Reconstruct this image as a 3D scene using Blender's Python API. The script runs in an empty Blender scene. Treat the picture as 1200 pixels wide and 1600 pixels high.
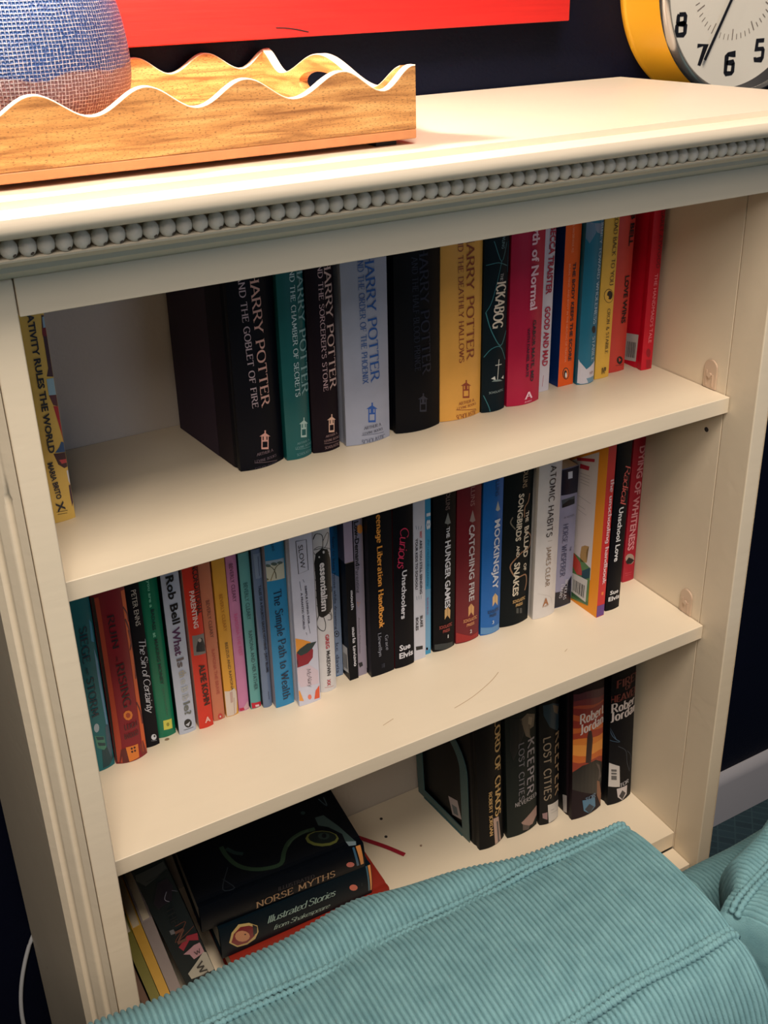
import bpy, bmesh, math, random
from mathutils import Matrix, Vector
random.seed(7)
C = bpy.context.scene.collection
# ------------------------------------------------------------------ camera
cam_d = bpy.data.cameras.new('camera'); cam = bpy.data.objects.new('camera', cam_d); C.objects.link(cam)
cam.matrix_world = Matrix([[0.880021, 0.214418, -0.423777, -0.099187], [-0.473945, 0.338917, -0.812719, -0.713285], [-0.030636, 0.916057, 0.399877, 0.444543], [0.0, 0.0, 0.0, 1.0]])
cam_d.sensor_width = 36.0; cam_d.lens = 36.0506
cam_d.shift_x = 0.009288; cam_d.shift_y = -0.089051
cam_d.clip_start = 0.02; cam_d.clip_end = 50
bpy.context.scene.camera = cam
# ------------------------------------------------------------------ world, lights, exposure
vs = bpy.context.scene.view_settings
bpy.context.scene.display_settings.display_device = 'sRGB'
vs.view_transform = 'Standard'; vs.look = 'None'; vs.gamma = 1.0; vs.use_curve_mapping = False; vs.exposure = 0.0
world = bpy.data.worlds.new('world'); bpy.context.scene.world = world; world.use_nodes = True
bg = world.node_tree.nodes['Background']; bg.inputs[0].default_value = (1.0, 0.88, 0.78, 1); bg.inputs[1].default_value = 0.045
def area(name, loc, target, size, power, col):
    d = bpy.data.lights.new(name, 'AREA'); d.energy = power; d.size = size; d.color = col
    o = bpy.data.objects.new(name, d); C.objects.link(o); o.location = loc
    v = Vector(target) - Vector(loc); o.rotation_euler = v.to_track_quat('-Z', 'Y').to_euler()
    return o
area('ceiling_light', (0.02, -1.28, 2.42), (0.36, 0.1, -0.3), 0.85, 84.0, (1.0, 0.87, 0.73))
area('front_fill', (-0.75, -1.9, 1.75), (0.2, 0.1, -0.3), 0.9, 22.0, (1.0, 0.89, 0.78))  # unseen fill from the upper left front, added to brighten front-facing surfaces
area('window_light', (1.25, -2.5, 0.55), (0.3, 0.2, 0.0), 0.8, 6.0, (0.55, 0.72, 1.0))

# ------------------------------------------------------------------ helpers
def lin(c):
    return tuple(((v/255.0)/12.92 if v/255.0 <= 0.04045 else ((v/255.0+0.055)/1.055)**2.4) for v in c)
MATS = {}
def mat(col, rough=0.5, name=None, metal=0.0, spec=0.5, sheen=0.0, alpha=1.0, bump=None, noise=None):
    """col is an sRGB triple; noise=(scale, amount) varies it; bump=(scale, strength)"""
    key = (tuple(int(v) for v in col), round(rough,2), metal, round(spec,2), sheen, alpha, bump, noise)
    if key in MATS: return MATS[key]
    m = bpy.data.materials.new(name or 'paint'); m.use_nodes = True
    nt = m.node_tree; b = nt.nodes['Principled BSDF']
    b.inputs['Base Color'].default_value = (*lin(col), 1); b.inputs['Roughness'].default_value = rough
    b.inputs['Metallic'].default_value = metal; b.inputs['Specular IOR Level'].default_value = spec
    if sheen: b.inputs['Sheen Weight'].default_value = sheen
    if noise or bump:
        tc = nt.nodes.new('ShaderNodeTexCoord')
    if noise:
        n = nt.nodes.new('ShaderNodeTexNoise'); n.inputs['Scale'].default_value = noise[0]; n.inputs['Detail'].default_value = 5
        nt.links.new(tc.outputs['Object'], n.inputs['Vector'])
        mx = nt.nodes.new('ShaderNodeMix'); mx.data_type = 'RGBA'
        l = lin(col); k = noise[1]
        mx.inputs[6].default_value = (*[v*(1-k) for v in l], 1); mx.inputs[7].default_value = (*[min(1, v*(1+k)) for v in l], 1)
        nt.links.new(n.outputs['Fac'], mx.inputs[0]); nt.links.new(mx.outputs[2], b.inputs['Base Color'])
    if bump:
        n2 = nt.nodes.new('ShaderNodeTexNoise'); n2.inputs['Scale'].default_value = bump[0]; n2.inputs['Detail'].default_value = 4
        nt.links.new(tc.outputs['Object'], n2.inputs['Vector'])
        bp = nt.nodes.new('ShaderNodeBump'); bp.inputs['Strength'].default_value = bump[1]; bp.inputs['Distance'].default_value = 0.002
        nt.links.new(n2.outputs['Fac'], bp.inputs['Height']); nt.links.new(bp.outputs['Normal'], b.inputs['Normal'])
    MATS[key] = m
    return m
def mesh_obj(name, verts, faces, mats, parent=None, fmat=None, smooth=None):
    me = bpy.data.meshes.new(name); me.from_pydata([tuple(v) for v in verts], [], faces); me.update()
    if not isinstance(mats, (list, tuple)): mats = [mats]
    for m in mats: me.materials.append(m)
    if fmat:
        for p, i in zip(me.polygons, fmat): p.material_index = i
    if smooth is not None:
        for p in me.polygons: p.use_smooth = True
        if smooth < 3.1: me.set_sharp_from_angle(angle=smooth)
    o = bpy.data.objects.new(name, me); C.objects.link(o)
    if parent is not None: o.parent = parent
    return o
def thing(name, label, cat, loc=(0,0,0), rot=(0,0,0), group=None):
    o = bpy.data.objects.new(name, None); C.objects.link(o); o.empty_display_size = 0.02
    o.location = loc; o.rotation_euler = rot; o['label'] = label; o['category'] = cat
    if group: o['group'] = group
    return o
def at(o, root):
    """child built in world coordinates under an unrotated root"""
    o.location = -Vector(root.location); return o
def weighted(o):
    m=o.modifiers.new('weighted','WEIGHTED_NORMAL'); m.keep_sharp=True; return o
def from_bm(name, bm, mats, parent=None, smooth=None):
    me = bpy.data.meshes.new(name); bm.to_mesh(me); bm.free()
    if not isinstance(mats, (list, tuple)): mats = [mats]
    for m in mats: me.materials.append(m)
    if smooth is not None:
        for p in me.polygons: p.use_smooth = True
        if smooth < 3.1: me.set_sharp_from_angle(angle=smooth)
    o = bpy.data.objects.new(name, me); C.objects.link(o)
    if parent is not None: o.parent = parent
    return o
def box_bm(x0,x1,y0,y1,z0,z1,bev=0.0,seg=2):
    bm = bmesh.new()
    bmesh.ops.create_cube(bm, size=1)
    for v in bm.verts:
        v.co = Vector(((x0+x1)/2+v.co.x*(x1-x0), (y0+y1)/2+v.co.y*(y1-y0), (z0+z1)/2+v.co.z*(z1-z0)))
    if bev > 0: bmesh.ops.bevel(bm, geom=list(bm.edges), offset=bev, segments=seg, profile=0.5, affect='EDGES')
    return bm
def box(name, x0,x1,y0,y1,z0,z1, m, parent=None, bev=0.0):
    o=from_bm(name, box_bm(x0,x1,y0,y1,z0,z1,bev), m, parent, smooth=math.radians(60) if bev else None)
    return weighted(o) if bev else o
def prism_x(name, prof, x0, x1, m, parent=None, smooth=math.radians(35), xf=None):
    """closed (y,z) profile extruded along x"""
    n = len(prof); V = []
    for (y,z) in prof: V.append(((xf(0,y) if xf else x0), y, z))
    for (y,z) in prof: V.append(((xf(1,y) if xf else x1), y, z))
    F = [(i, (i+1)%n, n+(i+1)%n, n+i) for i in range(n)] + [tuple(range(n-1,-1,-1)), tuple(range(n,2*n))]
    return weighted(mesh_obj(name, V, F, m, parent, smooth=smooth))
def tube_geo(pts, rad, nseg=8, cap=True):
    V=[];F=[]; n=len(pts); pts=[Vector(p) for p in pts]
    for i,p in enumerate(pts):
        t=(pts[min(i+1,n-1)]-pts[max(i-1,0)]).normalized()
        a=t.orthogonal() if abs(t.z)>0.9 else Vector((0,0,1)).cross(t)
        a.normalize(); b=t.cross(a)
        r=rad[i] if hasattr(rad,'__len__') else rad
        for k in range(nseg):
            w=2*math.pi*k/nseg; V.append(p+a*math.cos(w)*r+b*math.sin(w)*r)
    for i in range(n-1):
        for k in range(nseg):
            F.append((i*nseg+k, i*nseg+(k+1)%nseg, (i+1)*nseg+(k+1)%nseg, (i+1)*nseg+k))
    if cap: F += [tuple(range(nseg-1,-1,-1)), tuple(range((n-1)*nseg, n*nseg))]
    return V,F
def smooth_path(P, k=8):
    out=[]; n=len(P)
    for i in range(n-1):
        p0=P[max(i-1,0)];p1=P[i];p2=P[i+1];p3=P[min(i+2,n-1)]
        for j in range(k):
            t=j/k
            out.append(tuple(0.5*((2*b)+(-a+c)*t+(2*a-5*b+4*c-d)*t*t+(-a+3*b-3*c+d)*t**3) for a,b,c,d in zip(p0,p1,p2,p3)))
    out.append(tuple(P[-1])); return out
def lathe(name, prof, seg, m, parent=None, fmat=None, smooth=math.radians(50), axis='z'):
    V=[];F=[]; n=len(prof)
    for (r,z) in prof:
        for k in range(seg):
            a=2*math.pi*k/seg
            V.append((r*math.cos(a), r*math.sin(a), z) if axis=='z' else (r*math.cos(a), z, r*math.sin(a)))
    fm=[]
    for i in range(n-1):
        for k in range(seg):
            q=(i*seg+k, i*seg+(k+1)%seg, (i+1)*seg+(k+1)%seg, (i+1)*seg+k)
            F.append(q if axis=='z' else q[::-1]); fm.append(fmat[i] if fmat else 0)
    return mesh_obj(name, V, F, m, parent, fmat=fm if fmat else None, smooth=smooth)

# ------------------------------------------------------------------ lettering
# flat glyph outlines drawn by strokes: serif capitals and small letters, squared digits, joined handwriting
GL = {
'A':(.72,'0,0 .36,1|.36,1 .72,0|.13,.36 .59,.36'),'B':(.6,'.08,0 .08,1|~.08,1 .42,.98 .5,.76 .36,.54 .08,.53|~.08,.53 .44,.5 .57,.27 .42,.02 .08,0'),
'C':(.66,'~.64,.82 .5,.97 .28,.98 .07,.74 .05,.4 .2,.08 .42,0 .64,.16'),'D':(.7,'.08,0 .08,1|~.08,1 .45,.96 .65,.68 .65,.32 .45,.04 .08,0'),
'E':(.56,'.08,0 .08,1|.08,.99 .52,.99|.08,.52 .42,.52|.08,.01 .54,.01'),'F':(.52,'.08,0 .08,1|.08,.99 .5,.99|.08,.52 .42,.52'),
'G':(.7,'~.64,.82 .5,.97 .28,.98 .07,.74 .05,.4 .2,.08 .42,0 .62,.12|.62,.0 .62,.42|.42,.42 .68,.42'),'H':(.7,'.08,0 .08,1|.62,0 .62,1|.08,.52 .62,.52'),
'I':(.2,'.1,0 .1,1'),'J':(.36,'.24,1 .24,.1|~.24,.14 .2,-.04 .02,-.08'),'K':(.66,'.08,0 .08,1|.56,1 .1,.45|.22,.56 .62,0'),'L':(.54,'.08,0 .08,1|.08,.01 .52,.01'),
'M':(.86,'.1,0 .14,1|.14,1 .43,.2|.43,.2 .72,1|.72,1 .78,0'),'N':(.74,'.1,0 .1,1|.1,1 .64,0|.64,0 .64,1'),
'O':(.76,'~.38,1 .16,.92 .05,.7 .04,.4 .14,.12 .38,0 .62,.12 .72,.4 .71,.7 .6,.92 .38,1'),'P':(.58,'.08,0 .08,1|~.08,1 .42,.98 .54,.74 .42,.48 .08,.45'),
'Q':(.76,'~.38,1 .16,.92 .05,.7 .04,.4 .14,.12 .38,0 .62,.12 .72,.4 .71,.7 .6,.92 .38,1|.4,.1 .72,-.16'),'R':(.66,'.08,0 .08,1|~.08,1 .42,.98 .54,.76 .4,.5 .08,.48|.3,.48 .64,0'),
'S':(.54,'~.48,.84 .34,.99 .12,.94 .07,.74 .22,.58 .42,.46 .5,.26 .38,.04 .18,.01 .05,.18'),'T':(.64,'.32,0 .32,1|.02,.99 .62,.99'),
'U':(.7,'.08,1 .08,.28|~.08,.3 .14,.06 .35,0 .56,.06 .62,.3|.62,.28 .62,1'),'V':(.7,'.02,1 .35,0|.35,0 .68,1'),'W':(.98,'.02,1 .27,0|.27,0 .49,.9|.49,.9 .71,0|.71,0 .96,1'),
'X':(.66,'.04,1 .62,0|.6,1 .05,0'),'Y':(.66,'.02,1 .33,.48|.64,1 .33,.48|.33,.5 .33,0'),'Z':(.6,'.06,.99 .56,.99|.56,1 .04,0|.04,.01 .58,.01'),
'a':(.46,'~.06,.56 .2,.66 .36,.58 .37,.4|.37,.42 .38,0|~.37,.38 .1,.32 .05,.12 .18,0 .37,.12'),'b':(.5,'.08,0 .08,1|~.08,.5 .26,.66 .44,.5 .46,.2 .3,0 .08,.1'),
'c':(.42,'~.4,.54 .24,.66 .07,.48 .06,.2 .22,0 .4,.12'),'d':(.5,'.42,0 .42,1|~.42,.5 .24,.66 .06,.48 .05,.18 .22,0 .42,.12'),
'e':(.46,'.07,.36 .42,.38|~.42,.38 .4,.58 .24,.66 .08,.5 .06,.2 .2,0 .4,.12'),'f':(.3,'.12,0 .12,.8|~.12,.76 .18,.98 .32,.94|.0,.62 .26,.62'),
'g':(.48,'.4,.64 .4,-.1|~.4,-.05 .3,-.26 .06,-.22|~.4,.5 .24,.66 .06,.48 .06,.2 .22,.04 .4,.16'),'h':(.52,'.08,0 .08,1|~.08,.46 .24,.65 .42,.52|.43,.54 .43,0'),
'i':(.2,'.1,0 .1,.64|.1,.84 .1,.93'),'j':(.2,'.12,.64 .12,-.1|~.12,-.05 .06,-.24 -.06,-.22|.12,.84 .12,.93'),'k':(.48,'.08,0 .08,1|.4,.64 .1,.26|.2,.36 .45,0'),'l':(.2,'.1,0 .1,1'),
'm':(.76,'.08,0 .08,.64|~.08,.46 .22,.65 .36,.52|.37,.54 .37,0|~.37,.46 .52,.65 .66,.52|.67,.54 .67,0'),'n':(.52,'.08,0 .08,.64|~.08,.46 .24,.65 .42,.52|.43,.54 .43,0'),
'o':(.5,'~.25,.66 .08,.52 .05,.32 .1,.1 .25,0 .4,.1 .45,.32 .42,.52 .25,.66'),'p':(.5,'.08,-.26 .08,.64|~.08,.5 .26,.66 .44,.5 .46,.2 .3,0 .08,.12'),
'q':(.5,'.42,-.26 .42,.64|~.42,.5 .24,.66 .06,.48 .05,.18 .22,0 .42,.12'),'r':(.36,'.08,0 .08,.64|~.08,.42 .2,.64 .34,.6'),
's':(.38,'~.33,.55 .2,.66 .07,.52 .2,.36 .33,.2 .22,0 .05,.1'),'t':(.3,'.13,.86 .13,.12|~.13,.16 .16,.0 .3,.06|.0,.62 .28,.62'),
'u':(.52,'.08,.64 .08,.16|~.08,.18 .18,0 .4,.14|.43,.64 .43,0'),'v':(.46,'.03,.64 .23,0|.23,0 .43,.64'),'w':(.68,'.03,.64 .19,0|.19,0 .34,.58|.34,.58 .49,0|.49,0 .65,.64'),
'x':(.46,'.04,.64 .42,0|.41,.64 .04,0'),'y':(.46,'.03,.64 .23,.02|.43,.64 .18,-.14|~.2,-.1 .12,-.26 .0,-.22'),'z':(.42,'.05,.63 .38,.63|.38,.64 .04,0|.04,.01 .4,.01'),
"'":(.14,'.07,1 .05,.78'),'.':(.16,'.08,0 .08,.08'),',':(.16,'.1,.08 .04,-.14'),'-':(.34,'.04,.4 .3,.4'),'&':(.7,'~.66,.4 .5,.06 .22,0 .06,.2 .2,.48 .44,.76 .34,.98 .18,.84 .3,.5 .68,0'),'?':(.44,'~.06,.8 .2,.98 .4,.84 .34,.6 .22,.46 .22,.28|.22,.0 .22,.09'),
' ':(.3,''),
}
DIG = {'1':(.34,'.1,.82 .24,1|.24,1 .24,0'),'2':(.62,'.06,.74 .06,.98 .56,.98 .56,.56 .06,.42 .06,.02 .56,.02'),'3':(.62,'.06,.98 .56,.98 .56,.02 .06,.02|.16,.52 .56,.52'),
'4':(.62,'.44,0 .44,1 .06,.3 .6,.3'),'5':(.62,'.54,.98 .1,.98 .08,.56 .52,.56 .54,.5 .54,.08 .5,.02 .06,.02 .06,.16'),'6':(.62,'.54,.82 .54,.98 .14,.98 .08,.92 .08,.08 .14,.02 .5,.02 .54,.08 .54,.5 .5,.56 .08,.56'),
'7':(.62,'.04,.96 .56,.96 .24,0'),'8':(.62,'.14,.98 .48,.98 .52,.9 .52,.6 .48,.54 .14,.54 .1,.6 .1,.9 .14,.98|.14,.54 .5,.54 .56,.46 .56,.08 .5,.02 .12,.02 .06,.08 .06,.46 .14,.54'),
'9':(.62,'.08,.2 .08,.02 .48,.02 .54,.08 .54,.92 .48,.98 .12,.98 .08,.92 .08,.5 .12,.44 .54,.44'),'0':(.62,'.12,.98 .5,.98 .56,.9 .56,.1 .5,.02 .12,.02 .06,.1 .06,.9 .12,.98')}
def stroke_text(s, style):
    V=[];F=[]
    serif = style in ('serif','serifb','serifc'); script = style in ('script','scriptb','scriptthin')
    thick = {'serif':.14,'serifb':.20,'serifc':.13,'script':.085,'scriptb':.10,'scriptthin':.05,'sansw':.145,'digit':.2}[style]
    thin = {'serif':.07,'serifb':.095,'serifc':.065,'script':.055,'scriptb':.05,'scriptthin':.04,'sansw':.13,'digit':.2}[style]
    shear = .22 if script else 0.0
    gap = .11 if serif else (-.02 if script else .14)
    def quad(a,b,wa,wb=None):
        wb = wa if wb is None else wb
        dx,dy=b[0]-a[0],b[1]-a[1]; L=math.hypot(dx,dy) or 1e-6; nx,ny=-dy/L,dx/L
        i=len(V); V.extend([(a[0]+nx*wa/2,a[1]+ny*wa/2),(a[0]-nx*wa/2,a[1]-ny*wa/2),(b[0]-nx*wb/2,b[1]-ny*wb/2),(b[0]+nx*wb/2,b[1]+ny*wb/2)]); F.append((i,i+1,i+2,i+3))
    def poly(P):
        W=[]
        n=len(P)
        # mitred ribbon
        L=[];R=[]
        for i,p in enumerate(P):
            a=P[max(i-1,0)];b=P[min(i+1,n-1)]
            dx,dy=b[0]-a[0],b[1]-a[1]; q=math.hypot(dx,dy) or 1e-6; dx/=q;dy/=q
            w = thin+(thick-thin)*abs(dy)**1.3
            if 0<i<n-1:
                d1=Vector((p[0]-a[0],p[1]-a[1])).normalized(); w /= max(.6, abs(d1.x*dx+d1.y*dy))
            L.append((p[0]-dy*w/2,p[1]+dx*w/2));R.append((p[0]+dy*w/2,p[1]-dx*w/2))
        i0=len(V); V.extend(L);V.extend(R)
        for i in range(n-1): F.append((i0+i,i0+n+i,i0+n+i+1,i0+i+1))
    x=0.0
    for ci,ch in enumerate(s):
        w,st = DIG[ch] if ch in DIG else GL.get(ch,(.3,''))
        if script and ch==' ': w=.22
        v0=len(V)
        for k in [q for q in st.split('|') if q]:
            sm = k[0]=='~'; P=[tuple(float(t) for t in p.split(',')) for p in (k[1:] if sm else k).split()]
            if sm: P=smooth_path(P,3)
            elif ch in DIG and len(P)>2: P=smooth_path(P,1)
            poly(P)
            if serif and not sm and len(P)==2:
                (ax,ay),(bx,by)=P
                if abs(by-ay)>abs(bx-ax)*.5 and abs(by-ay)>.3:
                    for (ex,ey) in P:
                        if ey<.02 or abs(ey-1)<.02 or abs(ey-.64)<.02:
                            if (ch in 'MNVW' and ((ey<.02 and ch!='M' and not(ch=='N' and ex<.2)))): continue
                            if ch=='A' and ey>.9: continue
                            yy = .02 if ey<.02 else ey-.02
                            quad((ex-.12,yy),(ex+.12,yy),.042)
                elif abs(bx-ax)>.3 and ch in 'EFLTZ':
                    ends=[P[1]] if ch in 'EFL' else P
                    for (ex,ey) in ends:
                        sgn = -1 if ey>.6 else 1
                        quad((ex,ey-.02*sgn),(ex,ey+.16*sgn),.05)
        if script and ch!=' ' and ci+1<len(s) and s[ci+1]!=' ' and s[ci+1].islower() and ch.islower():
            quad((w-.1,.05),(w+.06,.2),.045)
        for i in range(v0,len(V)):
            V[i]=(V[i][0]+x+shear*V[i][1],V[i][1])
        x+=w+gap
    return V,F,x-gap
TXC={}
def font_text(s, style):
    cu = bpy.data.curves.new('t','FONT'); cu.body=s; cu.size=1.0; cu.resolution_u=2
    cu.offset = {'sans':0.0,'bold':.03,'cond':.03,'block':.028,'round':.026}[style]
    if style=='cond': cu.space_character=.98
    o = bpy.data.objects.new('t',cu); C.objects.link(o)
    me = o.to_mesh(); V=[(v.co.x,v.co.y) for v in me.vertices]; F=[tuple(p.vertices) for p in me.polygons]
    o.to_mesh_clear(); bpy.data.objects.remove(o); bpy.data.curves.remove(cu)
    k=1/.70
    V=[(x*k,y*k) for x,y in V]
    return V,F,(max(v[0] for v in V) if V else .1)
def text_geo(s, style):
    if (s,style) in TXC: return TXC[(s,style)]
    r = font_text(s,style) if style in ('sans','bold','cond','block','round') else stroke_text(s,style)
    TXC[(s,style)] = r; return r
def cut_map(V2, F, cuts, fn):
    """V2 flat (u,v) points; cut along u where the surface bends, then map through fn(u,v)->xyz"""
    bm=bmesh.new(); vs_=[bm.verts.new((u,v,0)) for u,v in V2]
    for f in F:
        try: bm.faces.new([vs_[i] for i in f])
        except ValueError: pass
    for c in cuts:
        bmesh.ops.bisect_plane(bm, geom=list(bm.verts)+list(bm.edges)+list(bm.faces), plane_co=(c,0,0), plane_no=(1,0,0), dist=1e-6)
    for v in bm.verts: v.co = Vector(fn(v.co.x, v.co.y))
    return bm

def ribbon2(P, w):
    V=[];F=[];n=len(P)
    for i,p in enumerate(P):
        a=P[max(i-1,0)];b=P[min(i+1,n-1)]; dx,dy=b[0]-a[0],b[1]-a[1]; q=math.hypot(dx,dy) or 1e-9
        V += [(p[0]-dy/q*w/2,p[1]+dx/q*w/2),(p[0]+dy/q*w/2,p[1]-dx/q*w/2)]
    for i in range(n-1): F.append((2*i,2*i+1,2*i+3,2*i+2))
    return V,F
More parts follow.
